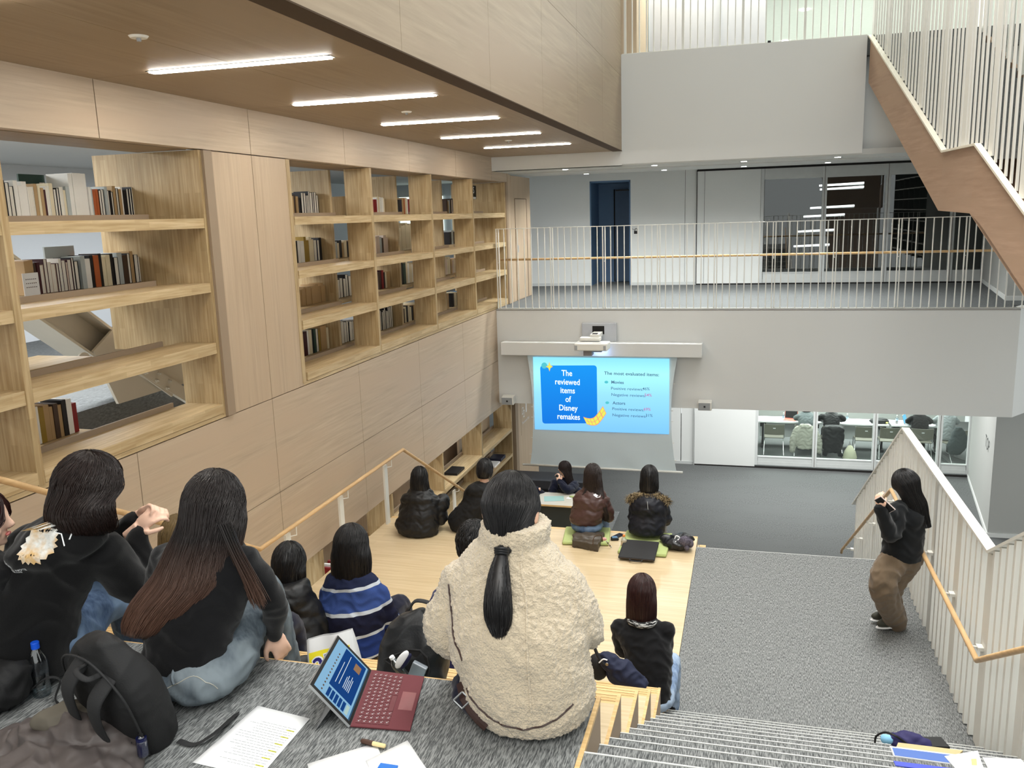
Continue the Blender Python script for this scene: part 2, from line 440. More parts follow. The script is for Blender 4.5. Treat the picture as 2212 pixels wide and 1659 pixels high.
# recess with the blue doors
mb = MB(); mb.box(-3.67, -3.64, W, W + 1.1, F2, 6.84); mb.box(-2.73, -2.70, W, W + 1.1, F2, 6.84); mb.box(-3.67, -2.70, W, W + 1.1, 6.80, 6.84); mb.box(-3.67, -2.7, W + 1.1, W + 1.16, F2, 6.84)
struct('wall_recess', mb, M['blue'])
d2 = struct('door_2', B(-3.22, -2.73, W + 1.04, W + 1.1, F2 + 0.02, 6.62), M['blue_d'])
B(-3.25, -3.225, W + 1.03, W + 1.1, F2 + .02, 6.66).obj('door_joint', M['dark'], d2)
B(-3.20, -2.75, W + 1.0, W + 1.04, 6.62, 6.65).obj('door_closer', M['black'], d2)
# glazed partition frames, both floors
def glazing(n, xs, z0, z1, sill, head, gm, y=GY):
    root = MB()
    for k, x in enumerate(xs):
        wd = 0.10 if 0 < k < len(xs) - 1 else 0.07
        root.box(x - wd / 2, x + wd / 2, y - 0.05, y + 0.05, z0, z1)
        if 0 < k < len(xs) - 1: root.cur = 1; root.box(x - .004, x + .004, y - .054, y - .049, z0, z1); root.cur = 0
    for a, b in zip(xs, xs[1:]):
        root.box(a + 0.04, b - 0.04, y - 0.035, y + 0.035, z0, z0 + 0.08); root.box(a + 0.045, b - 0.045, y - 0.03, y + 0.03, z0 + 0.08, sill)
        root.box(a + 0.04, b - 0.04, y - 0.035, y + 0.035, head, z1)
        root.box(a + 0.04, b - 0.04, y - 0.042, y + 0.035, sill - 0.012, sill + 0.012)
    o = struct('window_%d' % n, root, [M['frame'], M['groove']])
    for a, b in zip(xs, xs[1:]):
        B(a + 0.045, b - 0.045, y - 0.006, y + 0.006, sill, head).obj('pane', gm, o)
    return o
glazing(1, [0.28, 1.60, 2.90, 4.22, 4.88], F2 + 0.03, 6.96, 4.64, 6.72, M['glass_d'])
glazing(2, [0.28, 1.60, 2.90, 4.26, 4.88], 0.07, 2.9, 0.27, 2.8, M['glass'])
# lower rear wall
mb = MB(); mb.box(-4.7, -1.5, W, W + 0.12, 0, 3.3); mb.box(-1.48, -1.18, W, W + 0.12, 0, 3.3); mb.box(-1.16, 0.25, W - 0.06, W + 0.06, 0.03, 3.3); mb.box(.25, 4.9, W - .05, W + .05, 2.9, 3.3)
mb.cur = 1; mb.box(-1.18, -1.165, W - 0.07, W, 0, 3.3); mb.box(-4.7, -1.18, W - .02, W, 0, .07); mb.cur = 2; mb.box(-1.16, 4.9, W - 0.07, W + 0.02, 0, 0.03)
struct('wall_rear_lower', mb, [M['white2'], M['frame'], M['dark']])
# white core on the right, both floors
mb = MB()
for z0, z1 in ((0, 3.3), (F2, 7.0)):
    mb.prism([(4.90, GY + 0.1, z0), (4.38, 16.75, z0), (9, 16.9, z0), (9, GY + 0.1, z0)], (0, 0, z1 - z0))
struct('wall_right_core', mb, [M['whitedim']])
mb = MB()
for z0 in (0, F2):
    mb.beam((4.89, GY - .02, z0 + 0.04), (4.37, 16.74, z0 + 0.04), 0.03, 0.08); mb.beam((4.36, 16.735, z0 + .04), (9, 16.885, z0 + .04), .03, .08)
struct('baseboard_right', mb, M['white2'])
# third floor: wall panels seen through the screen
mb = B(-2.3, 0.21, 17.6, 17.75, F3, 11.45); mb.cur = 1; mb.box(-1.95, -1.93, 17.57, 17.6, F3, 11.45); mb.box(-0.62, -0.60, 17.57, 17.6, F3, 11.45)
mb.cur = 0; mb.box(-9, 14, 45, 45.2, F3, 11.45)
struct('wall_third', mb, [flat('lavender_panel', (190, 187, 192), 0.7, ns=1, nv=0.02), M['frame']])
mb = B(-2.3, -1.95, BY + 0.3, 17.5, F3, 11.5); struct('wall_third_left', mb, M['ven_z'])
# rooms behind: rear room walls
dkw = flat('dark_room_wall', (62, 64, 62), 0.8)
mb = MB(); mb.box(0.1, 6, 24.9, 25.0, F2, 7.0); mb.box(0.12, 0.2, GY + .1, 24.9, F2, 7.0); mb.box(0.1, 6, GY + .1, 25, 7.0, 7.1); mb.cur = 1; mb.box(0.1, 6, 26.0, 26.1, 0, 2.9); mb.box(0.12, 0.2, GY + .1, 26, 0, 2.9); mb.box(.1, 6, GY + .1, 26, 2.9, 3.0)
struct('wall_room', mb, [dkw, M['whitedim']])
# library room beyond the shelves
mb = MB(); mb.box(-11, -10.9, 2, 25, F2, 7.2); mb.box(-11, WX - 1.6, 24.9, 25, F2, 7.2)
struct('wall_library', mb, flat('library_wall', (206, 211, 216), 0.8, nv=.01))
struct('ceiling_library', B(-11, WX - .12, -2, 25, 7.1, 7.2), M['ceil'])
# ================================================================ BUILT-IN BOOKCASES
SH = [(6.16, 6.075), (5.60, 5.518), (5.07, 4.973)]


def bookcase(name, label, ys, y_first, y_last, back_x0=-5.12, back_x1=-5.66):
    t = thing(name, label, 'bookcase', (WX, ys[0], F2)); P = Matrix.Translation(-Vector((WX, ys[0], F2)))
    def add(mb, n, m, **k):
        o = mb.obj(n, m, t, **k); o.data.transform(P); return o
    for k, y in enumerate(ys):
        wd = 0.03
        if y_first and k == 0:
            add(B(WX - 1.08, WX + 0.004, y - 0.07, y, F2 + 0.03, 6.735), 'side_panel', M['oak_v'])
        elif y_last and k == len(ys) - 1:
            zz = 5.0 if not y_first else F2 + .03
            add(B(WX - 1.08, WX + 0.004, y, y + 0.04, zz, 6.735), 'side_panel', M['oak_v'])
            if not y_first: add(B(WX - .38, WX + 0.004, y, y + 0.04, F2 + .03, 5.0), 'side_panel', M['oak_v'])
            add(B(WX - 0.14, WX + 0.03, y + 0.04, y + 0.16, F2 + 0.01, 6.735), 'frame_post', M['ply'])
        else:
            add(B(WX - 0.34, WX + 0.006, y - wd, y + wd, F2 + 0.03, 6.735), 'divider', M['oak_v'])
            add(B(back_x1, back_x0, y - wd, y + wd, F2 + 0.03, 6.735), 'divider', M['oak_v'])
    for a, b in zip(ys, ys[1:]):
        a2, b2 = a + 0.03, b - (0.0 if (y_last and b == ys[-1]) else 0.03)
        for z1, z0 in SH:
            add(B(WX - 0.36, WX, a2, b2, z0, z1), 'shelf', M['oak'])
            add(B(WX - 0.38, WX - 0.36, a2, b2 - 0.25, z0, z1 + 0.045), 'back_lip', M['ply'])
            b3 = 5.72 if (not y_first and a > 4 and z1 < 5.2) else b2
            add(B(back_x1, back_x0, a2, b3, z1 - 0.03, z1 + 0.015), 'shelf', M['oak'])
        add(B(WX - 0.36, WX + 0.01, a2, b2, 4.425, 4.51), 'shelf', M['oak'])
        add(B(WX - 0.38, WX - 0.36, a2, b2 - 0.2, 4.40, 4.555), 'back_lip', M['ply'])
        b3 = 5.72 if (not y_first and a > 4) else b2
        add(B(back_x1, back_x0, a2, b3, 4.40, 4.47), 'shelf', M['oak'])
        add(B(back_x0, back_x0 + .012, a2, b3, 4.40, 4.49), 'back_lip', M['ply'])
    add(B(WX - 0.1, WX + 0.002, ys[0] - 0.05, ys[-1] + (0.16 if y_last else 0.03), 4.384, 4.42), 'sill', M['oak'])
    add(B(WX - 0.6, WX - .11, ys[0], ys[-1], 6.74, 6.78), 'top_board', M['ven_ceil'])
    return t


bookcase('bookcase', 'near open oak bookcase set in the veneer wall, steel brace visible behind it', [0.48, 2.49, 4.495, 6.60], False, True)
bookcase('bookcase', 'long open oak bookcase in the wall between veneer pier and balcony', [8.14, 10.11, 12.25, 14.25, 16.27], True, True)

COLB = {'w': (236, 234, 228), 'c': (222, 210, 180), 'k': (22, 20, 24), 'r': (130, 26, 30), 'g': (34, 62, 52), 't': (176, 146, 104), 'o': (176, 92, 48),
        'n': (30, 34, 56), 'y': (150, 122, 46), 'b': (70, 52, 40), 'm': (62, 18, 28), 'l': (178, 186, 186), 'u': (36, 96, 140), 's': (208, 190, 176)}
BM = {k: flat('book_cover_' + k, v, 0.55) for k, v in COLB.items()}
BM['page'] = streaks('book_pages', (214, 208, 194), (238, 234, 224), (3, 400, 3), 0.8, 0)
CN = {'w': 'white', 'c': 'cream', 'k': 'black', 'r': 'red', 'g': 'dark green', 't': 'tan', 'o': 'orange brown', 'n': 'navy', 'y': 'ochre', 'b': 'brown', 'm': 'maroon',
      'l': 'pale grey', 'u': 'blue', 's': 'beige'}
ORD = ['first', 'second', 'third', 'fourth', 'fifth', 'sixth', 'seventh', 'eighth', 'ninth', 'tenth', 'eleventh', 'twelfth', 'thirteenth', 'fourteenth', 'fifteenth', 'sixteenth',
       'seventeenth', 'eighteenth', 'nineteenth', 'twentieth', 'twenty-first', 'twenty-second', 'twenty-third', 'twenty-fourth', 'twenty-fifth', 'twenty-sixth', 'twenty-seventh',
       'twenty-eighth', 'twenty-ninth', 'thirtieth', 'thirty-first', 'thirty-second', 'thirty-third', 'thirty-fourth', 'thirty-fifth', 'thirty-sixth']
rb = random.Random(4)


def book_row(where, y0, y1, z, spec, h, x=-5.26, dp=0.2, parts=True, lean=0.0):
    """spec: colour letters; upper case = fore-edge pages shown toward the hall"""
    n = len(spec); ws = [0.7 + rb.random() * 0.6 for _ in spec]; s = (y1 - y0) / sum(ws); y = y0
    for i, ch in enumerate(spec):
        wd = ws[i] * s - 0.0012; hh = h * (0.86 + 0.2 * rb.random()); c = ch.lower(); d = dp * (0.86 + .2 * rb.random())
        cover = MB(); xf = x - rb.random() * 0.012
        if ch.isupper():
            t = min(0.004, wd * 0.16)
            cover.box(xf - d, xf, 0, t, 0, hh).box(xf - d, xf, wd - t, wd, 0, hh).box(xf - d, xf - d + t, t, wd - t, 0, hh)
        else:
            cover.box(xf - d, xf, 0, wd, 0, hh)
        o = cover.obj('book', BM[c]); o.location = (0, y, z + 0.001)
        pos = ORD[i] if i < n - 1 or n == 1 else 'last'
        side = 'showing its pages' if ch.isupper() else 'upright'
        tag(o, '%s book, %s in %s' % (CN[c], pos, where), 'book', group='books in ' + where)
        if ch.isupper():
            t = min(0.004, wd * 0.16)
            B(xf - d + t, xf - 0.004, t, wd - t, 0.003, hh - 0.004).obj('pages', BM['page'], o, label='pale page block')
        y += ws[i] * s


ZB = [6.177, 5.617, 5.087, 4.472]
book_row('near bookcase top row, pale run beside divider', 5.19, 5.50, ZB[0], 'kKKwwwW', .285)
book_row('near bookcase top row, middle run', 5.50, 5.86, ZB[0], 'tctmWcKKWcl', .265)
book_row('near bookcase top row, tall white sets', 5.865, 6.06, ZB[0], 'wwww', .35)
o = B(-5.505, -5.49, 5.60, 5.86, ZB[0], ZB[0] + .36).obj('book', BM['g']); tag(o, 'large dark green picture book facing out behind the top near row', 'book')
B(-5.489, -5.487, 5.80, 5.85, ZB[0] + .05, ZB[0] + .3).obj('cover_picture', BM['s'], o)
book_row('near bookcase top row, dark backed run at far end', 6.065, 6.66, ZB[0], 'wlooKKlKkKtKtwkKKKKK', .262)
book_row('near bookcase second row, beige and maroon run', 5.31, 5.86, ZB[1], 'ttbmSMSSMWMsMKK', .255, lean=.1)
o = B(-5.505, -5.49, 5.76, 6.08, ZB[1], ZB[1] + .35).obj('book', BM['l']); tag(o, 'large grey green picture book facing out in the second near row', 'book')
B(-5.489, -5.487, 5.90, 6.04, ZB[1] + .04, ZB[1] + .18).obj('cover_picture', BM['g'], o)
book_row('near bookcase second row, run after the picture book', 5.88, 6.62, ZB[1], 'lwkokcckKlbKtKK', .265)
o = B(-5.24, -5.236, 5.25, 5.40, ZB[1] + .001, ZB[1] + .17).obj('notice_card', M['paper']); tag(o, 'small white notice card leaning on beige books, second near shelf', 'card')
mb = MB()
for r in range(3):
    for k in range(6): mb.box(-5.2358, -5.2352, 5.275 + k * .018, 5.285 + k * .018, ZB[1] + .06 + r * .03, ZB[1] + .066 + r * .03)
mb.obj('printed_lines', M['groove'], o)
book_row('near bookcase bottom row by divider', 5.20, 5.64, ZB[3], 'wyttbtkwr', .28, dp=.22)
# long bookcase
book_row('long bookcase top row, tan books by pier', 9.36, 9.60, ZB[0], 'tbtk', .235)
book_row('long bookcase top row, dark set with white pages', 9.61, 10.05, ZB[0], 'KKKKKKKKK', .285)
book_row('long bookcase top row, two tan volumes past first divider', 10.22, 10.36, ZB[0], 'tt', .19)
book_row('long bookcase top row, red and cream volumes', 11.74, 12.12, ZB[0], 'rrwcwwc', .24)
book_row('long bookcase top row, mixed colours of third bay', 12.66, 13.2, ZB[0], 'kntocwro', .24)
book_row('long bookcase top row, grey run of fourth bay', 14.9, 15.4, ZB[0], 'btlbskst', .25)
book_row('long bookcase second row, ochre and navy books', 9.38, 10.06, ZB[1], 'kwwyyccNNk', .29)
book_row('long bookcase second row, mixed run past first divider', 10.36, 10.92, ZB[1], 'tlcktckbt', .22)
book_row('long bookcase second row, pink grey books', 11.72, 12.18, ZB[1], 'sslbss', .25)
book_row('long bookcase second row, cream set of third bay', 12.64, 13.22, ZB[1], 'ccccccc', .40)
book_row('long bookcase second row, dark run of fourth bay', 15.0, 15.6, ZB[1], 'klbklk', .24)
book_row('long bookcase third row, tan encyclopedia set', 9.38, 10.06, ZB[2], 'ttttttttttt', .23)
book_row('long bookcase third row, black set with white pages', 10.34, 10.92, ZB[2], 'KKKKKKK', .28)
book_row('long bookcase third row, maroon and tan books', 11.74, 12.18, ZB[2], 'bmrkctt', .26)
book_row('long bookcase third row, tall pale set of third bay', 12.62, 13.2, ZB[2], 'kgcwcwc', .33)
book_row('long bookcase third row, cream set of fourth bay', 14.35, 14.95, ZB[2], 'cccscc', .31)
book_row('long bookcase third row, thin pale run', 15.0, 15.6, ZB[2], 'tscstcs', .25)
book_row('long bookcase bottom row, maroon and green books', 9.38, 10.06, ZB[3], 'mmwckgKytttc', .30)
book_row('long bookcase bottom row, black set past first divider', 10.34, 10.92, ZB[3], 'KKKKKKK', .29)
book_row('long bookcase bottom row, black set of second bay', 11.7, 12.2, ZB[3], 'KKKKKKKKKK', .31)
book_row('long bookcase bottom row, cream run of third bay', 12.6, 13.25, ZB[3], 'bckccktcr', .26)
book_row('long bookcase bottom row, black and tan of fourth bay', 14.32, 14.8, ZB[3], 'klkt', .27)
book_row('long bookcase bottom row, blue and teal run', 15.0, 15.65, ZB[3], 'kcckwuu', .26)
# facing book with title on the top shelf of the fourth bay
t = tag(B(-5.05, -5.03, 15.22, 15.95, 6.43, 6.68).obj('book', M['dark']), 'dark book face out with large white title, top row, fourth bay', 'book')
put_text('title', 'ATLAS', 0.17, M['paper'], (-5.028, 15.58, 6.59), (0, 1, 0), (0, 0, 1), t)
B(-5.03, -5.027, 15.25, 15.92, 6.43, 6.47).obj('paper_band', M['paper'], t)
# small wooden step board inside first far bay
tag(B(-5.40, -5.13, 10.62, 11.05, 6.177, 6.42).obj('book_end_box', M['oak_v']), 'plain oak box standing on top shelf beside the first divider', 'box')
# notices and lit windows in the library beyond
for k, (y, z, w_, h_) in enumerate([(22.6, 6.15, 1.2, 1.3)]):
    tag(B(-10.88, -10.86, y, y + w_, z - .9, z + .6).obj('poster', BM['l']), 'pale grey poster panel on the far library wall', 'poster')
for k, (px, y) in enumerate([(-9.2, 24.85), (-10.1, 24.85)]):
    pass
wn = MB(); wn.box(-10.3, -8.9, 24.84, 24.88, 5.55, 6.75)
o = struct('window_3', wn, emis('lit_far_window', (222, 240, 232), 1.1))
B(-10.35, -8.85, 24.80, 24.86, 6.75, 6.95).obj('blind_box', M['frame'], o)
wn = MB(); wn.box(-8.6, -7.2, 24.84, 24.88, 5.55, 6.75)
o = struct('window_4', wn, bpy.data.materials['lit_far_window'])
B(-8.65, -7.15, 24.80, 24.86, 6.75, 6.95).obj('blind_box', M['frame'], o)

# steel brace behind the near bookcase
t = thing('steel_brace', 'painted steel diagonal brace with bolted gusset behind near bookcase', 'brace', (-6.2, 7, 4.4)); P = Matrix.Translation((6.2, -7, -4.4))
mb = MB(); a, b = Vector((-6.2, 4.35, 6.88)), Vector((-6.2, 7.45, 4.62))
up = Vector((0, 2.38, 3.25)).normalized()
mb.beam(a + up * .17, b + up * .17, .34, .025, up); mb.beam(a - up * .17, b - up * .17, .34, .025, up); mb.beam(a, b, .02, .32, up)
mb.obj('girder', M['metal'], t).data.transform(P)
mb = MB(); mb.prism([(-6.02, 6.75, 4.95), (-6.02, 7.1, 5.15), (-6.02, 8.3, 4.62), (-6.02, 8.3, 4.38), (-6.02, 7.0, 4.38)], (-.03, 0, 0)); mb.beam(b + up * .02 + Vector((.2, -.2, .1)), Vector((-6.0, 8.1, 4.2)), .05, .14, up)
mb.obj('gusset_plate', M['metal'], t).data.transform(P)
d = (b - a).normalized()
mb = MB(); mb.beam(b - d * .35 + Vector((.21, 0, 0)), b + d * .45 + Vector((.21, 0, 0)), .02, .16, up); mb.obj('splice_plate', M['metal'], t).data.transform(P)
for k in range(4):
    for s in (-.035, .045):
        p = b - d * (.25 - .19 * k) + up * s + Vector((.22, 0, 0))
        MB().lathe([(0, .045), (.012, .045), (.012, .02), (.022, .02), (.022, 0)], p, 6, Matrix.Rotation(math.pi / 2, 3, 'Y')).obj('bolt', M['metal'], t).data.transform(P)
for p in ((-6.0, 6.6, 4.88), (-6.0, 7.42, 5.1)):
    n = 14; mb = MB(); ring = []
    for i in range(n):
        th = 2 * math.pi * i / n; th2 = 2 * math.pi * (i + 1) / n
        q = lambda r, t_, x: (x, p[1] + r * math.cos(t_), p[2] + r * math.sin(t_))
        mb.quad(q(.03, th, p[0]), q(.085, th, p[0]), q(.085, th2, p[0]), q(.03, th2, p[0])); mb.quad(q(.085, th, p[0]), q(.085, th, p[0] - .02), q(.085, th2, p[0] - .02), q(.085, th2, p[0]))
    mb.obj('lifting_eye', M['metal'], t).data.transform(P)
# low bookcase under the wall at the lower floor
t = thing('low_bookcase', 'open oak bookcase under the cantilevered veneer wall by the screen', 'bookcase', (WX, 10.2, 0))
P = Matrix.Translation((-WX, -10.2, 0))
for y in (8.2, 10.2, 12.22, 14.28, 16.3):
    B(WX - .38, WX, y - .025, y + .025, 0.02, 2.47).obj('divider', M['oak_v'], t).data.transform(P)
for a, b in ((8.2, 10.2), (10.2, 12.22), (12.22, 14.28), (14.28, 16.3)):
    for z in (1.86, 1.34, .82, .3):
        B(WX - .38, WX + .004, a + .026, b - .026, z - .06, z).obj('shelf', M['oak'], t).data.transform(P)
        B(WX - .4, WX - .38, a + .026, b - .026, z - .06, z + .05).obj('back_lip', M['ply'], t).data.transform(P)
B(WX - .75, WX - .72, 5.5, 16.3, 0, 2.47).obj('back_panel', M['ven_z'], t).data.transform(P)
B(WX - .5, WX - .46, 14.32, 16.26, 0.3, 2.47).obj('back_panel', M['ven_z'], t).data.transform(P)
tag(B(-4.87, -4.62, 15.62, 15.95, 1.341, 1.40).obj('book', BM['n']), 'thick blue book lying on low bookcase shelf beside screen', 'book')
tag(B(-4.87, -4.62, 15.2, 15.55, 1.341, 1.375).obj('paper_stack', M['paper']), 'white paper stack lying on low bookcase shelf', 'paper')
tag(B(-4.85, -4.63, 14.8, 15.12, 1.341, 1.39).obj('book', BM['r']), 'thick red book lying on low bookcase shelf', 'book')
for k, y in enumerate((8.62, 8.72, 8.82, 8.92)):
    tag(B(-4.85, -4.62, y, y + .035, 1.861, 2.06).obj('book', BM['rwrm'[k]]), ['red', 'white', 'brick red', 'maroon'][k] + ' book standing in the dark gap beside the handrail post', 'book')
tag(B(-4.85, -4.62, 13.0, 13.4, 1.861, 1.90).obj('folder', M['black']), 'black folder lying on upper shelf of low bookcase', 'folder')

# ================================================================ CEILING LAMPS, SENSORS, DOWNLIGHTS
for i, lab in enumerate(['closest to the camera', 'second from the camera', 'third, in the middle of the row', 'fourth, next to the last', 'farthest, by the white beam', 'over the back rows']):
    y = 5.38 + 1.975 * i if i < 5 else 3.40
    t = thing('ceiling_light', 'recessed white strip light in veneer ceiling, ' + lab, 'light', (-3.34, y, CEIL), group='strip lights in the veneer ceiling')
    mb = MB(); mb.box(-.70, .70, -.045, -.035, -.004, .05); mb.box(-.70, .70, .035, .045, -.004, .05); mb.box(-.70, -.68, -.045, .045, -.004, .05); mb.box(.68, .70, -.045, .045, -.004, .05)
    mb.obj('frame', M['whitemet'], t)
    B(-.68, .68, -.034, .034, -.012, .012).obj('diffuser', M['tube'], t)
for i, y in enumerate((4.38, 8.36, 12.2)):
    t = thing('ceiling_sensor', ['round white sensor on ceiling before the nearest strip light', 'small round sensor between second and third strip lights', 'small round sensor between the last two strip lights'][i], 'sensor', (-3.335, y, CEIL))
    MB().lathe([(0, -.012), (.045, -.012), (.055, 0)], (0, 0, 0), 20).obj('rim', M['whitemet'], t)
    MB().lathe([(0, -.03), (.012, -.03), (.014, -.012)], (0, 0, 0), 10).obj('sensor_head', M['greyplastic'], t)
for i, (x, y) in enumerate([(-3.29, 15.95), (-3.29, 18.1), (-1.66, 15.95), (-1.67, 17.9), (-.11, 15.95), (-.12, 17.85), (1.42, 17.75), (1.43, 15.95)]):
    t = thing('downlight', 'round recessed downlight in balcony ceiling, %s row, over the %s' % ('front' if y < 17 else 'rear', ['bookcase end', 'bookcase end', 'blue door side', 'blue door side', 'middle', 'middle', 'glass room', 'glass room'][i]), 'downlight', (x, y, 6.91), group='balcony downlights')
    MB().lathe([(.07, -.004), (.055, -.004), (.055, .03)], (0, 0, 0), 20).obj('trim_ring', M['whitemet'], t)
    MB().lathe([(0, -.008), (.05, -.008), (.05, 0)], (0, 0, 0), 20).obj('lens', M['spot'], t)
    d = bpy.data.lights.new('downlight_beam', 'SPOT'); d.energy = 190; d.spot_size = 2.7; d.spot_blend = .8; d.shadow_soft_size = .06; d.color = (.97, 1, .98)
    lo = bpy.data.objects.new('downlight_beam', d); COL.objects.link(lo); lo.location = (0, 0, -.02); lo.parent = t
for i, (x, y) in enumerate([(1.0, 31.0), (1.35, 26.5), (1.15, 23.8), (3.2, 24.5), (2.3, 21.6), (0.9, 22.0)]):
    t = thing('downlight', 'round downlight in the bright third-floor ceiling, ' + ['deepest one', 'second deepest', 'third deepest', 'beside the stair screen', 'nearest the screen', 'above the parapet middle'][i], 'downlight', (x, y, 11.45), group='third floor downlights')
    MB().lathe([(0, -.03), (.11, -.03), (.12, 0)], (0, 0, 0), 16).obj('lens', M['spot'], t)
# added glowing tubes standing in for strip-light reflections in the upper glass
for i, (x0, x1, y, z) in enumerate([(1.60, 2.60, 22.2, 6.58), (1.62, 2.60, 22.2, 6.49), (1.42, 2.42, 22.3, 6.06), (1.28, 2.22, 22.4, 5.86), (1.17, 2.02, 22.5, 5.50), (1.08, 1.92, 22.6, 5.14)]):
    t = thing('reflection_tube', 'added white glowing tube standing in for a reflection in dark glass, ' + ['highest', 'just under the highest', 'third down', 'fourth down', 'fifth down', 'lowest'][i], 'light', ((x0 + x1) / 2, y, z), group='added reflection tubes in the dark glass room')
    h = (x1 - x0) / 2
    MB().tube([(-h, 0, 0), (h, 0, .03)], .022, 8).obj('tube', M['reflect_tube'], t)
    MB().box(-h, h, .03, .06, -.02, .02).obj('tube_backing', M['frame'], t)

# ================================================================ SEATING TIERS AND STAIRS
YF = [5.75, 5.18, 4.59, 4.00, 3.39]   # front edges of the tiers
t = thing('seating_tiers', 'pale wooden stepped seating with grooved edges beside carpeted stair', 'tiered seating', (-2.4, 5.75, ST))
P = Matrix.Translation((2.4, -5.75, -ST))
yb = [5.18, 4.59, 4.0, 3.39, 2.79]
for i in range(5):
    z = ST + .337 * (i + 1)
    tr = B(LX, RX - .012, yb[i] - .04, YF[i] - .085, z - .335, z).obj('tier', M['stage'], t); tr.data.transform(P)
    mb = MB()
    for k in range(4): mb.box(LX, RX - .012, YF[i] - .085 + k * .0215, YF[i] - .085 + k * .0215 + .018, z - .035, z)
    mb.box(LX, RX - .012, YF[i] - .085, YF[i] - .006, z - .30, z - .006)
    o = mb.obj('grooved_edge', M['nosing_w'], tr)
    o.data.transform(P)
    mb = B(RX - .012, RX, yb[i] - .04, YF[i], z - .34, z - .008)
    o = mb.obj('side_panel', M['ply'], tr); o.data.transform(P)
    o = B(RX - .014, RX + .002, yb[i], YF[i] + .001, z - .008, z + .001).obj('edge_strip', M['nosing_w'], tr); o.data.transform(P)
t = thing('wooden_stage', 'wide pale wooden platform level with the carpeted landing', 'platform', (-2.4, 9.65, ST - .3))
B(LX, RX - .004, 5.14, 9.62, -.3 + .3 - .2, 0).obj('deck', M['stage'], t).data.transform(Matrix.Translation((2.4, -9.65, .3)))
mb = MB(); mb.box(LX, RX - .004, 9.62, 9.68, ST - .24, ST); mb.box(LX, RX - .004, 5.2, 9.65, ST - .235, ST - .2)
mb.obj('front_edge', M['nosing_w'], t).data.transform(Matrix.Translation((2.4, -9.65, -(ST - .3))))
# lower wooden steps in front of the stage (feet rest here), down to the low podium
t = thing('lower_tiers', 'wooden steps going down from the platform toward the table', 'steps', (-2.4, 10, .9))
for i in range(4):
    z = ST - .337 * (i + 1)
    B(LX, RX - .02, 9.68 + .59 * i, 10.27 + .59 * i, 0, z).obj('tier', M['stage'], t).data.transform(Matrix.Translation((2.4, -10, -.9)))
struct('floor_podium', B(LX, -2.1, 12.04, 14.4, 0, .9), M['carpet'])
# carpeted bench / upper floor edge and the carpeted stair
mb = B(LX - .12, RX, -2.4, 2.79, F2 - .3, F2)
struct('floor_bench', mb, M['carpet'])
mb = B(RX, RX + .012, 2.46, 2.79, F2 - .33, F2 - .012); mb.cur = 1; mb.box(RX - .002, RX + .014, 2.2, 2.795, F2 - .012, F2 + .004); mb.box(LX, RX, 2.786, 2.80, F2 - .02, F2 - .002)
mb.cur = 2; mb.box(LX, RX - .02, 2.77, 2.785, F2 - .3, F2 - .02)
struct('trim_2', mb, [M['ply'], M['nosing_w'], M['carpet']])
t = thing('carpeted_stair', 'grey carpeted stair with thin white edges going down to the landing', 'stairs', (.55, 5.75, ST))
P = Matrix.Translation((-.55, -5.75, -ST))
for j in range(-2, 10):
    z = F2 - .337 - .1685 * j; yn = 3.06 + .2985 * j
    y0 = yn - .31 if j > -2 else -2.4
    s = B(RX + .001, RRX + .16, y0, yn, z - .1685 - .02, z).obj('step', M['carpet'], t); s.data.transform(P)
    o = B(RX + .001, RRX + .16, yn - .001, yn + .005, z - .012, z + .003).obj('edge_strip', M['edge'], s); o.data.transform(P)
t = thing('descending_stair', 'carpeted stair from landing down to the lower floor', 'stairs', (.55, 9.35, 0))
P = Matrix.Translation((-.55, -9.35, 0))
for j in range(1, 14):
    B(RX + .002, RRX + .16, 9.35 + .2985 * (j - 1), 9.35 + .2985 * j, 0, ST - .1685 * j).obj('step', M['carpet'], t).data.transform(P)
struct('trim_3', B(RX, RRX + .1, 9.345, 9.352, ST - .02, ST + .001), M['edge'])
B(RX + .02, RX + .08, 9.44, 9.5, ST - .03, ST - .01)
tag(B(RX + .03, RX + .10, 9.36, 9.42, ST - .2, ST + .003).obj('stair_end_block', M['nosing_w']), 'small pale wooden block beside platform corner on stair edge', 'block')

# ================================================================ RAILINGS


def zline(pts):
    def f(y):
        for (ya, za), (yb_, zb) in zip(pts, pts[1:]):
            if ya <= y <= yb_: return za + (zb - za) * (y - ya) / (yb_ - ya)
        return pts[0][1] if y < pts[0][0] else pts[-1][1]
    return f


# right-hand landing railing: broad and narrow white uprights
sl = .1685 / .2985
ftop = zline([(2.4, ST + 1.45 + sl * 3.61), (6.01, 3.805), (9.40, 3.805), (13.15, 3.805 - sl * 3.75)])
fbot = zline([(2.4, ST + .10 + sl * 3.35 + .1), (5.75, ST + .02), (9.35, ST - .05), (13.15, ST - .1 - sl * 3.8)])
t = thing('stair_railing', 'white railing of closely spaced uprights along the carpeted landing', 'railing', (RRX, 7.7, ST)); P = Matrix.Translation((-RRX, -7.7, -ST))
y = 2.5; k = 0; n = 0
posts = [2.72, 3.55, 4.37, 5.20, 6.02, 6.88, 7.72, 8.56, 9.40, 10.25, 11.1, 11.95, 12.8]
for a, b in zip(posts, posts[1:] + [None]):
    B(RRX - .012, RRX + .012, a - .06, a + .06, fbot(a), ftop(a) - .01).obj('post', M['whitemet'], t).data.transform(P)
    if b:
        for q in range(1, 6):
            yy = a + (b - a) * q / 6
            mb = B(RRX - .028, RRX + .028, yy - .02, yy + .02, fbot(yy), ftop(yy) - .01)
            mb.obj('baluster', M['whitemet'], t).data.transform(P)
mb = MB()
pts = [(2.4, ftop(2.4)), (6.01, 3.805), (9.40, 3.805), (13.12, ftop(13.12))]
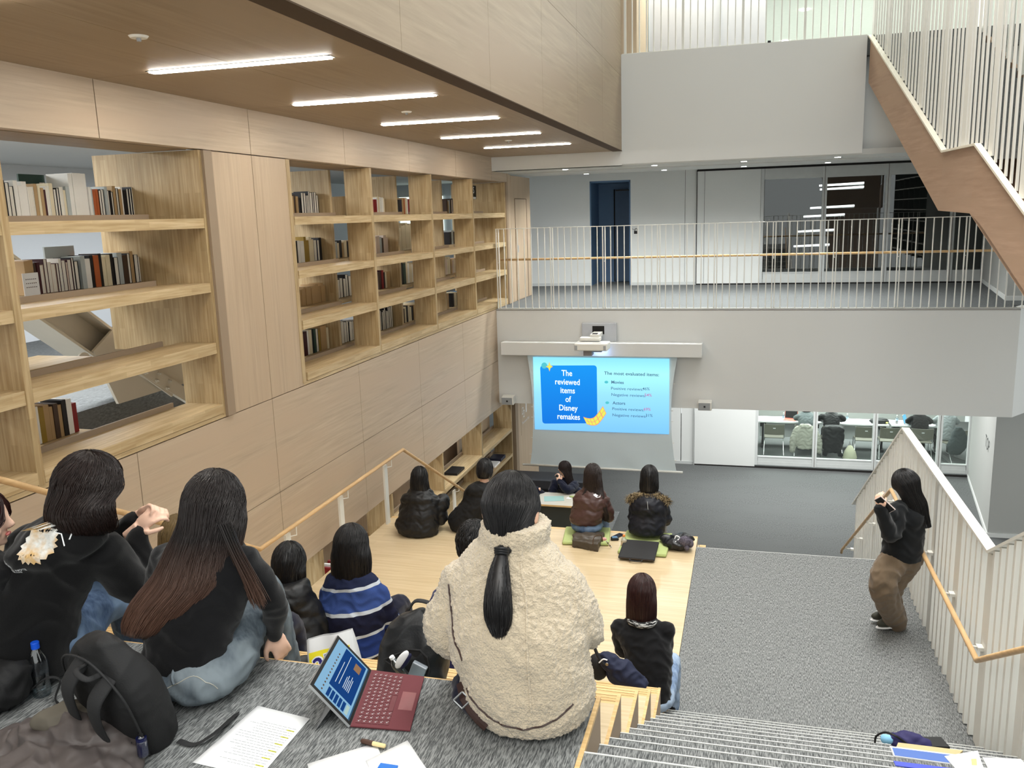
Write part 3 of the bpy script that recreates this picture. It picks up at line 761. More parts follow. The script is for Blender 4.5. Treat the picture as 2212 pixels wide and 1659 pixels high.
for (ya, za), (yb_, zb) in zip(pts, pts[1:]): mb.beam((RRX, ya, za), (RRX, yb_, zb), .075, .02)
mb.obj('top_rail', M['whitemet'], t).data.transform(P)
hp = [(2.4, ftop(2.4) - .62), (5.72, 3.165), (9.30, 3.165), (13.35, 3.165 - sl * 4.05)]
hx = RRX - .12
mb = MB(); mb.tube([(hx, a, b) for a, b in hp] + [(hx, 13.4, hp[-1][1] - .07)], .019, 12); mb.obj('handrail', M['oakrail'], t, smooth=True).data.transform(P)
for yy in (3.6, 4.6, 6.02, 6.88, 7.72, 8.56, 9.6, 10.9, 12.0, 12.9):
    z = zline(hp)(yy)
    mb = MB(); mb.tube([(RRX - .02, yy, z - .055), (hx, yy, z - .05), (hx, yy, z - .015)], .007, 6); mb.box(RRX - .05, RRX - .01, yy - .03, yy + .03, z - .07, z - .045)
    mb.obj('bracket', M['whitemet'], t).data.transform(P)
mb = B(RRX + .05, RRX + .14, 2.4, 13.1, -.0, .001)
struct('floor_edge', B(RRX - .03, RRX + .16, 5.75, 9.35, ST - .32, ST + .0005), M['carpet'])
# left-hand wooden handrail along the tiers
hx = -4.24
t = thing('wooden_handrail', 'wooden handrail on white posts along the veneer wall', 'handrail', (hx, 8, ST)); P = Matrix.Translation((-hx, -8, -ST))
hp = [(1.8, 5.80), (3.862, 4.673), (6.49, 3.185), (9.90, 3.185), (13.2, 3.185 - sl * 3.3)]
MB().tube([(hx, a, b) for a, b in hp], .021, 12).obj('rail', M['oakrail'], t, smooth=True).data.transform(P)
for yy, zb in ((3.2, F2 - .3), (5.0, 3.03), (7.05, ST), (8.2, ST), (9.42, ST), (11.9, 1.0)):
    z = zline(hp)(yy); x = hx - .05
    pz = z - .07
    o = B(x - .012, x + .012, yy - .045, yy + .045, zb, pz).obj('post', M['whitemet'], t); o.data.transform(P)
    mb = MB(); mb.tube([(x, yy + .03, pz - .04), (hx, yy + .09, pz - .04), (hx, yy + .09, z - .015)], .006, 6)
    mb.obj('bracket', M['whitemet'], o).data.transform(P)
# balcony railing
t = thing('balcony_railing', 'long white balcony railing of slim bars over the screen', 'railing', (0, BY, F2)); P = Matrix.Translation((0, -BY, -F2)); ZT = 5.87
px = [-4.52, -3.49, -2.52, -1.54, -.55, .425, 1.41, 2.41, 3.42, 4.42]
for a, b in zip(px, px[1:] + [None]):
    for dx in (-.022, .022): B(a + dx - .008, a + dx + .008, BY + .05, BY + .08, F2, ZT - .01).obj('post', M['whitemet'], t).data.transform(P)
    if b:
        for q in range(1, 8):
            x = a + (b - a) * q / 8; B(x - .008, x + .008, BY + .055, BY + .071, F2 + .01, ZT - .01).obj('baluster', M['whitemet'], t).data.transform(P)
mb = B(-4.55, 5.2, BY + .045, BY + .085, ZT - .012, ZT); mb.box(-4.55, 5.2, BY + .045, BY + .085, F2 - .004, F2 + .012); mb.obj('rail', M['whitemet'], t).data.transform(P)
MB().tube([(-4.5, BY + .17, 5.29), (5.2, BY + .17, 5.31)], .021, 10).obj('handrail', M['oakrail'], t, smooth=True).data.transform(P)
for a in px: MB().tube([(a, BY + .08, 5.24), (a, BY + .17, 5.24), (a, BY + .17, 5.28)], .006, 6).obj('bracket', M['whitemet'], t).data.transform(P)
# third-floor parapet screen
t = thing('parapet_screen', 'tall white slatted screen standing on the white parapet', 'screen', (0, BY, F3)); P = Matrix.Translation((0, -BY, -F3))
x = -2.12; k = 0
while x < 1.74:
    wd = .02 if k % 8 == 0 else .009
    B(x - wd, x + wd, BY + .06, BY + .09, F3, 11.4).obj('slat', M['whitemet'], t).data.transform(P); x += .122; k += 1
B(-2.17, 1.76, BY + .04, BY + .11, F3, F3 + .015).obj('base_rail', M['whitemet'], t).data.transform(P)
tag(B(.23, .28, BY + .01, BY + .05, F3 + .002, F3 + .035).obj('cable_clip', M['black']), 'tiny black clip on the parapet top edge', 'clip')

# ================================================================ UPPER STAIR with veneer side and slatted screens
T0 = Vector((1.80, 15.42, 0)); L1 = Vector((2.29, 11.87, 0)); L2 = Vector((2.39, 10.70, 0)); E0 = Vector((2.95, 6.6, 0)); E1 = Vector((3.1, 5.4, 0))
top = [(T0, 8.72), (L1, 6.70), (L2, 6.70), (E0, 4.42), (E1, 4.42)]
bot = [(T0, 8.02), (Vector((2.28, 11.95, 0)), 6.0), (Vector((2.38, 10.78, 0)), 5.97), (E0, 3.75), (E1, 3.75)]
t = thing('upper_stair', 'veneer-sided stair descending from the third floor behind white slats', 'stairs', (2.3, 11.5, 4.4)); P = Matrix.Translation((-2.3, -11.5, -4.4))
nrm = Vector((-1, -.13, 0)).normalized(); M['cream'] = flat('cream_edge_cap', (226, 218, 200), .5)
for side, off in (('near', 0.0), ('far', 1.65)):
    mb = MB(); o_ = nrm * -off
    poly = [p + o_ + Vector((0, 0, z)) for p, z in top] + [p + o_ + Vector((0, 0, z)) for p, z in reversed(bot)]
    # slices so every face stays planar and convex
    for i in range(4):
        q = [top[i][0] + Vector((0, 0, top[i][1])), top[i + 1][0] + Vector((0, 0, top[i + 1][1])), bot[i + 1][0] + Vector((0, 0, bot[i + 1][1])), bot[i][0] + Vector((0, 0, bot[i][1]))]
        mb.prism([v + o_ for v in q], -nrm * .05)
    mb.obj('side_board', M['ven_stair'], t).data.transform(P)
mb = MB()
for i in range(4):
    a, b = bot[i], bot[i + 1]
    pa, pb = a[0] + Vector((0, 0, a[1] + .01)), b[0] + Vector((0, 0, b[1] + .01))
    mb.prism([pa, pb, pb + Vector((0, 0, .04)), pa + Vector((0, 0, .04))], -nrm * 1.6)
mb.obj('underside', M['ven_stair'], t).data.transform(P)
mb = MB()
for i in range(4):
    a, b = top[i], top[i + 1]; mb.beam(a[0] + Vector((0, 0, a[1] + .012)), b[0] + Vector((0, 0, b[1] + .012)), .07, .025)
mb.obj('edge_cap', M['cream'], t).data.transform(P)
for i in range(12):
    f = i / 12; p = T0.lerp(L1, f); z = 8.70 - 2.02 * f
    mb = MB(); q = p - nrm * .06; mb.prism([q + Vector((0, 0, z - .25)), q + Vector((0, 0, z - .1)), q + (L1 - T0) / 12 + Vector((0, 0, z - .1)), q + (L1 - T0) / 12 + Vector((0, 0, z - .25))], -nrm * 1.55)
    mb.obj('step', M['carpet'], t).data.transform(P)


def walk(step):
    """points along the stair edge every step metres: (position, height)"""
    out = []; 
    for (a, za), (b, zb) in zip(top, top[1:]):
        L_ = (b - a).length; n_ = int(round(L_ / step))
        for i in range(n_): out.append((a.lerp(b, i / n_), za + (zb - za) * i / n_))
    return out


for nm, lab, off, H in (('stair_screen', 'white slatted screen on the near edge of the upper stair', 0.02, 4.2), ('stair_screen', 'white slatted screen on the far edge of the upper stair', 1.6, 4.2)):
    t = thing(nm, lab, 'screen', (2.3, 11.5, 4.4)); 
    W_ = walk(.139)[:99]
    k = 0
    for p, z in W_:
        q = p - nrm * (off + .02); wd = .06 if k % 6 == 0 else .02
        dvec = Vector((.12, -.99, 0))
        mb = MB(); mb.beam(q + Vector((0, 0, z + .02)), q + Vector((0, 0, min(z + H, 11.4))), .018, wd * 2, dvec)
        mb.obj('slat', M['whitemet'], t).data.transform(P); k += 1
# dark tall bookshelves of the third floor behind the slats
t = thing('tall_bookshelf', 'tall dark open bookshelf wall seen through the stair screens', 'bookshelf', (5.6, 12, F2))
P = Matrix.Translation((-5.6, -12, -F2))
B(5.6, 6.0, 6, 14.6, F2, 9.35).obj('back_panel', M['darkshelf'], t).data.transform(P)
for i in range(14):
    z = F2 + .35 * i + .1; B(5.2, 5.6, 6, 14.6, z, z + .03).obj('shelf', M['whitemet'], t).data.transform(P)
for i in range(9):
    y = 6 + i; B(5.2, 5.62, y - .02, y + .02, F2, 9.35).obj('divider', M['darkshelf'], t).data.transform(P)
for k, (y, z) in enumerate([(13.2, 8.95), (11.6, 8.9), (10.2, 9.15)]):
    t2 = thing('shelf_lamp', 'warm tube lamp glowing at top of the dark tall bookshelf, ' + ['deepest', 'middle', 'nearest'][k], 'lamp', (5.15, y, z), group='warm lamps of the tall bookshelf')
    MB().tube([(0, -.3, 0), (0, .3, .0)], .02, 8).obj('tube', emis('warm_tube', (255, 226, 170), 3), t2)
# ================================================================ SCREEN, PROJECTOR, SPEAKERS
t = thing('projection_screen', 'pulled-down white projection screen showing a blue slide, hung below the balcony', 'projection screen', (-2.57, 15.3, 3.78))
P = Matrix.Translation((2.57, -15.3, -3.78))
mb = MB(); nz, nx = 16, 20
def scr_edge(z):
    f = (z - 1.42) / 2.1; k = 4 * f * (1 - f)
    return -3.945 + .085 * k, -1.185 - .10 * k
G = [[None] * (nx + 1) for _ in range(nz + 1)]
for i in range(nz + 1):
    z = 1.42 + 2.12 * i / nz; a, b = scr_edge(z)
    for j in range(nx + 1):
        x = a + (b - a) * j / nx; e = min(j, nx - j) / nx
        yo = .012 * math.sin(i * .9) * (max(0, .18 - e) / .18) * (1 if i < 6 else .3) + (.01 * math.sin(j * 1.1 + i) if i < 3 else 0)
        G[i][j] = (x, 15.3 + yo, z)
for i in range(nz):
    for j in range(nx):
        mb.quad(G[i][j], G[i][j + 1], G[i + 1][j + 1], G[i + 1][j])
mb.obj('screen_cloth', M['screen'], t, smooth=True, merge=True).data.transform(P)
mb = MB(); mb.tube([(-4.09, 15.3, 1.41), (-1.07, 15.3, 1.40)], .022, 10); mb.obj('weight_bar', M['whitemet'], t, smooth=True).data.transform(P)
for s_ in (0, 1):
    for z in (3.05, 2.55, 2.35, 1.95, 1.62):
        x = scr_edge(z)[s_]; d_ = -1 if s_ == 0 else 1
        B(x, x + d_ * .035, 15.295, 15.305, z - .006, z + .006).obj('edge_tab', M['whitemet'], t).data.transform(P)
tag(B(-4.42, -.75, 15.18, BY - .001, 3.55, 3.79).obj('screen_casing', M['white'], bevel=.006), 'long white box casing that holds the roller above the screen', 'casing')

# the slide: projected light made as self-glowing flat shapes on the cloth
SY = 15.282


def SP(X, Y, dy=0.0):
    u = (X - 472) / 1210; v = (Y - (463 + 20 * u)) / (645 + 32 * u)
    return (-3.83 + 2.51 * u, SY - dy, 3.505 - 1.39 * v)


def grad_emis(name, stops, s, vec=(0, 0, 1), scale=.72, off=-1.52):
    m = bpy.data.materials.new(name); m.use_nodes = True; nt = m.node_tree; nt.nodes.clear(); L = nt.links.new
    o = nt.nodes.new('ShaderNodeOutputMaterial'); e = nt.nodes.new('ShaderNodeEmission'); e.inputs[1].default_value = s
    tc = nt.nodes.new('ShaderNodeTexCoord'); d = nt.nodes.new('ShaderNodeVectorMath'); d.operation = 'DOT_PRODUCT'; d.inputs[1].default_value = vec
    ma = nt.nodes.new('ShaderNodeMath'); ma.operation = 'MULTIPLY_ADD'; ma.inputs[1].default_value = scale; ma.inputs[2].default_value = off
    cr = nt.nodes.new('ShaderNodeValToRGB'); cr.color_ramp.elements[0].color = srgb(stops[0][1]); cr.color_ramp.elements[0].position = stops[0][0]
    cr.color_ramp.elements[1].color = srgb(stops[-1][1]); cr.color_ramp.elements[1].position = stops[-1][0]
    for p, c in stops[1:-1]: el = cr.color_ramp.elements.new(p); el.color = srgb(c)
    L(tc.outputs['Object'], d.inputs[0]); L(d.outputs['Value'], ma.inputs[0]); L(ma.outputs[0], cr.inputs[0]); L(cr.outputs[0], e.inputs[0]); L(e.outputs[0], o.inputs[0])
    return m


EM = .74
sl_bg = grad_emis('slide_background', [(0, (124, 194, 244)), (.5, (150, 220, 250)), (.8, (168, 246, 252)), (1, (140, 222, 252))], EM)
sl = MB().quad(SP(472, 463), SP(472, 1108), SP(1682, 1160), SP(1682, 483)).obj('slide', sl_bg, t); sl.data.transform(P)
# (materials below read object space = offset coordinates)
sl_bg.node_tree.nodes['Math'].inputs[2].default_value = 1.2 - .0


def sp_obj(name, mb, m): o = mb.obj(name, m, sl); o.data.transform(P); return o


def e_(n, c, k=1.0): return emis(n, c, EM * k)


pts = []
x0, y0, x1, y1, r = 536, 538, 1050, 1056, 26
for cx, cy, a0 in ((x1 - r, y0 + r, -90), (x1 - r, y1 - r, 0), (x0 + r + 8, y1 - r, 90), (x0 + r, y0 + r, 180)):
    for q in range(5):
        a = math.radians(a0 + q * 22.5); pts.append(SP(cx + r * math.cos(a), cy + r * math.sin(a), .002))
sp_obj('blue_panel', MB().quad(*pts), grad_emis('slide_blue', [(0, (24, 112, 214)), (1, (30, 150, 238))], EM, scale=.72, off=1.2))
wt = e_('slide_white', (232, 250, 255), 1.1); gr = e_('slide_text_grey', (76, 112, 140)); pk = e_('slide_text_pink', (188, 104, 160)); ye = e_('slide_yellow', (226, 228, 92)); te = e_('slide_teal', (84, 190, 200)); orr = e_('slide_orange', (236, 150, 120))
PX = 2.51 / 1210


def stext(s, X, Y, hgt, m, bold=.0, align='CENTER', fs=(1, 1), sp=1.0):
    p = SP(X, Y, .004)
    me = text_mesh(s, hgt * PX, align=align, bold=bold, font_scale=fs, spacing=sp)
    for v in me.vertices:
        q = v.co.copy(); v.co = Vector((p[0] + q.x, p[1], p[2] + q.y + q.x * -.012))
    me.materials.clear(); me.materials.append(m)
    o = bpy.data.objects.new('slide_text', me); COL.objects.link(o); o.parent = sl; me.transform(P)


for s, Y, X in (('The', 608, 780), ('reviewed', 686, 783), ('items', 762, 784), ('of', 840, 786), ('Disney', 918, 786), ('remakes', 997, 788)):
    stext(s, X, Y, 72, wt, .0022, fs=(.86, 1.04))
stext('The most evaluated items:', 1115, 608, 45, gr, .0016, 'LEFT', fs=(1.0, .9))
stext('Movies', 1176, 688, 43, gr, .0016, 'LEFT', fs=(.92, .9)); stext('Actors', 1188, 874, 43, gr, .0016, 'LEFT', fs=(.95, .9))
for s, v_, X, Y, m in (('Positive reviews:', '46%', 1173, 743, gr), ('Negative reviews:', '54%', 1175, 799, pk), ('Positive reviews:', '69%', 1182, 926, pk), ('Negative reviews:', '31%', 1183, 982, gr)):
    stext(s, X, Y, 40, gr, .0004, 'LEFT', fs=(1.06, .9)); stext(v_, X + (278 if s[0] == 'P' else 294), Y + 5, 40, m, .0004, 'LEFT', fs=(.94, .9))


def disc(cx, cy, rx, ry, m, dy=.004, n=20, name='slide_dot', rot=0):
    sp_obj(name, MB().quad(*[SP(cx + rx * math.cos(a) * math.cos(rot) - ry * math.sin(a) * math.sin(rot), cy + rx * math.cos(a) * math.sin(rot) + ry * math.sin(a) * math.cos(rot), dy) for a in [2 * math.pi * i / n for i in range(n)]]), m)


disc(1134, 687, 17, 12, te); disc(1140, 871, 17, 12, te)
disc(575, 538, 27, 27, te, .005)
def star(cx, cy, r, m, dy):
    q = []
    for i in range(16):
        a = math.pi * 2 * i / 16; k = [1, .55, .42, .55][i % 4]; q.append(SP(cx + r * .85 * k * math.cos(a), cy + r * 1.15 * k * math.sin(a), dy))
    sp_obj('slide_star', MB().quad(*q), m)
star(622, 548, 38, orr, .006); star(622, 548, 33, ye, .007)
# wavy yellow ribbon sticker at the corner
def rib(u, v):
    cx = 925 + 178 * u; cy = 1035 - 62 * u + 40 * math.sin(u * math.pi * 1.0) * (1 if u < 2 else 1) - (38 if u > .55 else 0) * (u - .55) * 2
    return SP(cx + 26 * v, cy + 66 * (v - .5) - (v * 10), .006)
mb = MB(); n = 12
for i in range(n):
    mb.quad(rib(i / n, -.1), rib((i + 1) / n, -.1), rib((i + 1) / n, 1.1), rib(i / n, 1.1))
sp_obj('slide_ribbon', mb, orr)
mb = MB()
for i in range(6):
    a, b = i / 6 + .015, (i + 1) / 6 - .015
    for v0, v1 in ((0, .46), (.54, 1)):
        p = [rib(a, v0), rib(b, v0), rib(b, v1), rib(a, v1)]; mb.quad(*[(q[0], q[1] - .002, q[2]) for q in p])
sp_obj('slide_ribbon_cells', mb, ye)
# projector's light: the slide glows by itself, this lamp adds faint blue spill
t = thing('projector', 'white short-throw projector on a wall arm above the screen', 'projector', (-2.6, BY, 3.95)); P = Matrix.Translation((2.6, -BY, -3.95))
mb = B(-2.92, -2.28, BY - .10, BY, 3.79, 4.13); o = mb.obj('mount_housing', flat('mount_grey', (188, 190, 193), .6), t, bevel=.01); o.data.transform(P)
mb = B(-2.72, -2.50, BY - .104, BY - .098, 3.93, 4.08); mb.obj('opening', M['dark'], o).data.transform(P)
mb = B(-2.69, -2.53, 14.95, BY - .1, 3.91, 3.98); mb.box(-2.86, -2.50, 14.86, 15.05, 3.88, 3.93); o = mb.obj('arm', M['whitemet'], t); o.data.transform(P)
B(-2.66, -2.57, 15.0, 15.1, 3.981, 3.99).obj('arm_slot', M['dark'], o).data.transform(P)
o = B(-2.92, -2.33, 14.62, 14.98, 3.735, 3.865).obj('body', M['whitemet'], t, bevel=.02); o.data.transform(P)
for x in (-2.905, -2.40): B(x, x + .045, 14.612, 14.622, 3.755, 3.83).obj('vent', M['greyplastic'], o).data.transform(P)
B(-2.60, -2.46, 14.70, 14.72, 3.866, 3.868).obj('control_panel', M['greyplastic'], o).data.transform(P)
mb = B(-2.76, -2.61, 14.66, 14.86, 3.645, 3.735); mb.box(-2.6, -2.46, 14.8, 14.9, 3.69, 3.735); mb.obj('lens_hood', flat('hood_grey', (120, 116, 116), .5), t).data.transform(P)
lamp('projector_blue_spill', (-2.55, 15.05, 3.66), (.25, .06), .5, (.35, .55, 1.0), (0, .55, -.2))
for x, lab in ((-4.34, 'small white wall speaker beside the bookcase end of the balcony beam'), (-.68, 'small white wall speaker on the beam beyond the screen')):
    t = thing('loudspeaker', lab, 'speaker', (x, BY - .002, 2.68)); R_ = Matrix.Rotation(.12, 3, 'X')
    MB().box(-.13, .11, -.20, -.03, -.085, .075, R_).obj('cabinet', M['whitemet'], t, bevel=.015)
    MB().box(-.12, .08, -.206, -.199, -.072, .062, R_).obj('grille', M['greyplastic'], t)
    MB().box(-.03, .0, -.212, -.205, -.02, .01, R_).obj('badge', M['black'], t)
    MB().box(-.03, .03, -.04, .002, -.04, .04).obj('wall_bracket', M['frame'], t)

# signs
t = tag(B(WX, WX + .004, 17.02, 17.7, 1.52, 2.2).obj('door_sign', M['ven_z']), 'small white icons and lettering on the wood door below the balcony', 'sign')
mb = MB()
for (cy, cz, s_) in ((17.17, 2.02, .11), (17.26, 1.94, .11)):
    for a, b in (((-1, -1), (1, -1)), ((1, -1), (1, 1)), ((1, 1), (-1, 1)), ((-1, 1), (-1, -1))):
        mb.beam((WX + .006, cy + a[0] * s_ * .5, cz + a[1] * s_ * .6), (WX + .006, cy + b[0] * s_ * .5, cz + b[1] * s_ * .6), .004, .014, (0, 1, .3))
mb.obj('panels_icon', M['paper'], t)
B(WX + .004, WX + .008, 17.42, 17.5, 1.93, 2.14).obj('person_icon', M['paper'], t)
put_text('lettering', 'Presentation Field', .085, M['paper'], (WX + .004, 17.40, 1.76), (0, 1, 0), (0, 0, 1), t)
t = thing('lock_sign', 'small black unlocked padlock symbol on the white wall beside the blue door', 'sign', (-2.57, GY - .002, 5.64))
MB().box(-.05, .05, -.004, 0, -.05, .02).obj('lock_body', M['black'], t); MB().tube([(-.03, -.004, .02), (-.03, -.004, .055), (0, -.004, .075), (.03, -.004, .055), (.03, -.004, .02)], .008, 6).obj('shackle', M['black'], t)
MB().tube([(-.09, -.004, .07), (-.05, -.004, .04)], .005, 5).obj('ray_mark', M['black'], t)
q0 = Vector((4.90, GY + .1, 0)); q1 = Vector((4.38, 16.75, 0)); dv = (q1 - q0).normalized()
t = tag(put_text('lettering_sign', 'TOP', .34, M['black'], tuple(q1 + dv * -.95 + Vector((0, 0, 1.52))), tuple(dv), (0, 0, 1), font_scale=(1, 1)), 'black lettering high on the pale wall edge under the balcony', 'sign')

# ================================================================ LOW TABLE WITH PRESENTER, BLACK CABINET
t = thing('presenter_table', 'pale wooden table with dark front panel in front of the stage', 'table', (-3.1, 12.88, .9))
P = Matrix.Translation((3.1, -12.88, -.9))
M['tabletop'] = streaks('table_top_wood', (186, 182, 170), (204, 200, 188), (2, 30, 30), .4, .03)
B(-4.0, -2.20, 12.58, 13.18, 1.572, 1.60).obj('table_top', M['tabletop'], t).data.transform(P)
B(-4.0, -2.20, 12.573, 12.58, 1.572, 1.60).obj('edge_band', M['nosing_w'], t).data.transform(P)
B(-3.95, -2.25, 12.64, 12.66, .98, 1.572).obj('front_panel', flat('dark_panel', (52, 56, 54), .6), t).data.transform(P)
for x in (-3.93, -2.30):
    for y in (12.68, 13.1): B(x, x + .05, y, y + .05, .9, 1.572).obj('leg', M['black'], t).data.transform(P)
t = thing('black_cabinet', 'long low black cabinet with grey top edge behind the presenter', 'cabinet', (-3.6, 14.75, 0))
MB().box(-.75, 1.05, -.25, .25, 0, 1.22).obj('body', M['black'], t)
MB().box(-.77, 1.07, -.28, .27, 1.22, 1.37).obj('top', flat('cabinet_top', (54, 54, 58), .5), t)
TZ = 1.601
t = thing('computer_mouse', 'black wireless mouse on the pale table', 'mouse', (-3.24, 13.02, TZ))
MB().ball((0, 0, .012), (.034, .055, .022)).obj('shell', M['black'], t, smooth=True); MB().ball((0, .025, .03), (.004, .012, .008)).obj('wheel', M['greyplastic'], t)
t = tag(MB().box(-.17, .15, -.12, .12, 0, .003, Matrix.Rotation(.25, 3, 'Z')).obj('folder', flat('pale_teal_folder', (150, 186, 182), .5)), 'pale teal plastic folder lying on the table', 'folder'); t.location = (-2.93, 12.88, TZ)
t = thing('lip_balm_tube', 'small green leaf-shaped pouch on the table beside the teal folder', 'pouch', (-2.62, 12.98, TZ))
t.name = 'leaf_pouch'
MB().ball((0, 0, .012), (.10, .04, .012), Matrix.Rotation(-.3, 3, 'Z')).obj('pouch_body', flat('leaf_green', (160, 176, 112), .6), t, smooth=True)
MB().box(-.11, -.03, -.10, -.03, 0.0, .006, Matrix.Rotation(-.2, 3, 'Z')).obj('white_tag', M['paper'], t)

# ================================================================ MEETING ROOM BEHIND THE GLASS
M['chairseat'] = flat('grey_olive_chair_shell', (112, 110, 98), .5)


def room_table(x0, x1, y0, y1, label):
    t = thing('meeting_table', label, 'table', ((x0 + x1) / 2, (y0 + y1) / 2, 0)); c = ((x0 + x1) / 2, (y0 + y1) / 2)
    B(x0, x1, y0, y1, .69, .72).obj('table_top', M['paper'], t).data.transform(Matrix.Translation((-c[0], -c[1], 0)))
    B(x0 + .06, x1 - .06, y1 - .1, y1 - .08, .2, .62).obj('modesty_panel', M['paper'], t).data.transform(Matrix.Translation((-c[0], -c[1], 0)))
    for x in (x0 + .1, x1 - .15):
        mb = B(x, x + .05, y0 + .2, y0 + .26, .06, .69); mb.box(x - .01, x + .06, y0 + .02, y1 - .02, .03, .07); mb.box(x - .05, x + .1, y0 + .1, y0 + .4, .56, .69)
        mb.obj('leg', M['black'], t).data.transform(Matrix.Translation((-c[0], -c[1], 0)))
    return t


room_table(.34, 1.88, 22.3, 22.9, 'white meeting table seen through the glass with laptop and bottle')
room_table(1.94, 3.46, 22.3, 22.9, 'white meeting table behind the dark coated person')
room_table(3.52, 4.75, 22.3, 22.9, 'white meeting table beside the lit laptop, near the right mullion')


def chair(x, y, rz, label):
    t = thing('meeting_chair', label, 'chair', (x, y, 0), rz, group='grey shell chairs behind the glass')
    MB().box(-.23, .23, -.22, .22, .43, .455).obj('seat', M['chairseat'], t, bevel=.01)
    mb = MB(); n = 8
    for i in range(n):
        a, b = -.24 + .48 * i / n, -.24 + .48 * (i + 1) / n
        f = lambda x_: -.23 - .05 * (1 - (x_ / .24) ** 2)
        mb.prism([(a, f(a), .53), (b, f(b), .53), (b, f(b) - .03, .80), (a, f(a) - .03, .80)], (0, .015, 0))
    mb.obj('backrest', M['chairseat'], t)
    B(-.03, .03, -.318, -.308, .70, .72).obj('label_plate', M['paper'], t)
    for s in (-1, 1):
        MB().tube([(s * .24, -.24, .80), (s * .24, -.2, .44), (s * .22, -.02, .43), (s * .24, -.26, .01), (s * .24, .26, .01), (s * .23, .2, .43)], .009, 6).obj('leg', M['chrome'], t)
    return t


chair(.72, 21.95, 0, 'grey shell chair nearest the left glass post, empty')
chair(1.45, 21.95, 0, 'grey shell chair with pale coat hung on it')
chair(2.09, 21.95, .05, 'grey shell chair under the dark coated person')
chair(2.86, 21.98, 0, 'empty grey shell chair beside the cream bag')
chair(3.42, 21.98, 0, 'empty grey shell chair below the dark bag on the table')
chair(4.12, 21.98, 0, 'grey shell chair of the person in plaid')
chair(4.85, 21.9, .5, 'grey shell chair turned sideways at the end of the glass room')


def bottle(name, label, loc, h, r, capm, liquid=None, lab=None, rot=None, body='pet', group=None):
    t = thing(name, label, 'bottle', loc, group=group)
    if rot: t.rotation_euler = rot
    MB().lathe([(0, 0), (r * .9, 0), (r, .01 * h / .2), (r, h * .62), (r * .92, h * .7), (r * .45, h * .86), (r * .38, h * .88), (r * .38, h * .93)], (0, 0, 0), 24).obj('bottle_body', M[body], t, smooth=True)
    MB().lathe([(0, h), (r * .42, h), (r * .45, h * .99), (r * .45, h * .885), (r * .38, h * .885)], (0, 0, 0), 20).obj('cap', capm, t, smooth=False)
    if liquid: MB().lathe([(0, .004), (r * .86, .004), (r * .94, .012), (r * .94, h * liquid[1]), (0, h * liquid[1])], (0, 0, 0), 20).obj('liquid', liquid[0], t, smooth=False)
    if lab: MB().lathe([(r * 1.015, h * lab[1]), (r * 1.015, h * lab[2])], (0, 0, 0), 24).obj('label_band', lab[0], t, smooth=True)
    return t


M['water'] = glass('water', (.88, .93, .95, 1), .02, .12)
M['tea'] = flat('dark_tea', (60, 30, 22), .3)
M['bluelab'] = flat('pale_blue_label', (196, 216, 232), .5)
bottle('water_bottle', 'clear water bottle on the white table beside the open laptop', (.96, 22.42, .721), .22, .033, M['whitemet'], lab=(M['bluelab'], .35, .6))
bottle('water_bottle', 'clear water bottle on the white table behind the dark coated person', (2.50, 22.5, .721), .22, .033, M['whitemet'], lab=(M['bluelab'], .35, .6))
bottle('water_bottle', 'bottle of dark tea on the white table next to the dark bag', (3.66, 22.5, .721), .22, .033, M['whitemet'], liquid=(M['tea'], .3), lab=(M['bluelab'], .35, .6))


def laptop(x, y, z, rz, label, body, scr, name='laptop'):
    t = thing(name, label, 'laptop', (x, y, z), rz)
    MB().box(-.16, .16, -.11, .11, 0, .012).obj('keyboard_base', body, t)
    R_ = Matrix.Rotation(-.3, 3, 'X'); mb = MB().box(-.16, .16, -.006, .006, 0, .22, R_, Vector((0, .11, .012))); o = mb.obj('screen_lid', body, t)
    MB().box(-.15, .15, -.008, -.0065, .012, .21, R_, Vector((0, .11, .012))).obj('display', scr, o)
    return t


laptop(1.13, 22.55, .721, -.25, 'laptop with coral edge and dark screen in the meeting room', flat('coral_case', (214, 120, 104), .5), M['black'])
laptop(3.98, 22.52, .721, 1.2, 'laptop with bright blue screen at the dark haired person in plaid', M['greyplastic'], emis('blue_display', (120, 200, 245), .9))
t = thing('tote_bag', 'cream cloth bag on the floor beside the dark coated person', 'bag', (2.50, 21.62, 0))
MB().lathe([(0, 0), (.15, .0), (.17, .05), (.13, .2), (.05, .34), (0, .36)], (0, 0, 0), 16).obj('bag_body', flat('cream_cloth', (206, 204, 178), .8, bump=.4), t, smooth=True)
MB().tube([(-.03, 0, .33), (-.02, 0, .46), (.02, 0, .33)], .006, 5).obj('strap', M['groove'], t)
t = thing('shoulder_bag', 'black bag with yellow details on the white meeting table', 'bag', (3.25, 22.5, .721))
MB().ball((0, 0, .055), (.24, .12, .07)).ball((.05, 0, .09), (.15, .08, .05)).obj('bag_body', M['black'], t, smooth=True)
MB().ball((.17, -.1, .04), (.03, .02, .02)).obj('yellow_tag', flat('yellow_tag', (226, 214, 130), .6), t)
tag(MB().ball((0, 0, .02), (.16, .05, .02)).obj('cable', M['black']), 'black coiled cable on the floor behind the first meeting table', 'cable').location = (.62, 24.2, .0)
# pale sneakers of someone further inside
for k, x in enumerate((2.92, 3.28)):
    t = thing('sneaker', ['pale sneaker pointing to the glass, beyond the table', 'cream sneaker beyond the table, toward the right mullion'][k], 'shoe', (x, 24.9, 0)); MB().ball((0, 0, .045), (.055, .14, .05)).obj('upper', flat('cream_shoe_%d' % k, (214, 208, 186), .6), t, smooth=True); MB().box(-.05, .05, -.13, .13, 0, .02).obj('sole', M['paper'], t)
# ================================================================ PEOPLE: helpers
from mathutils import noise as _noise
V = Vector


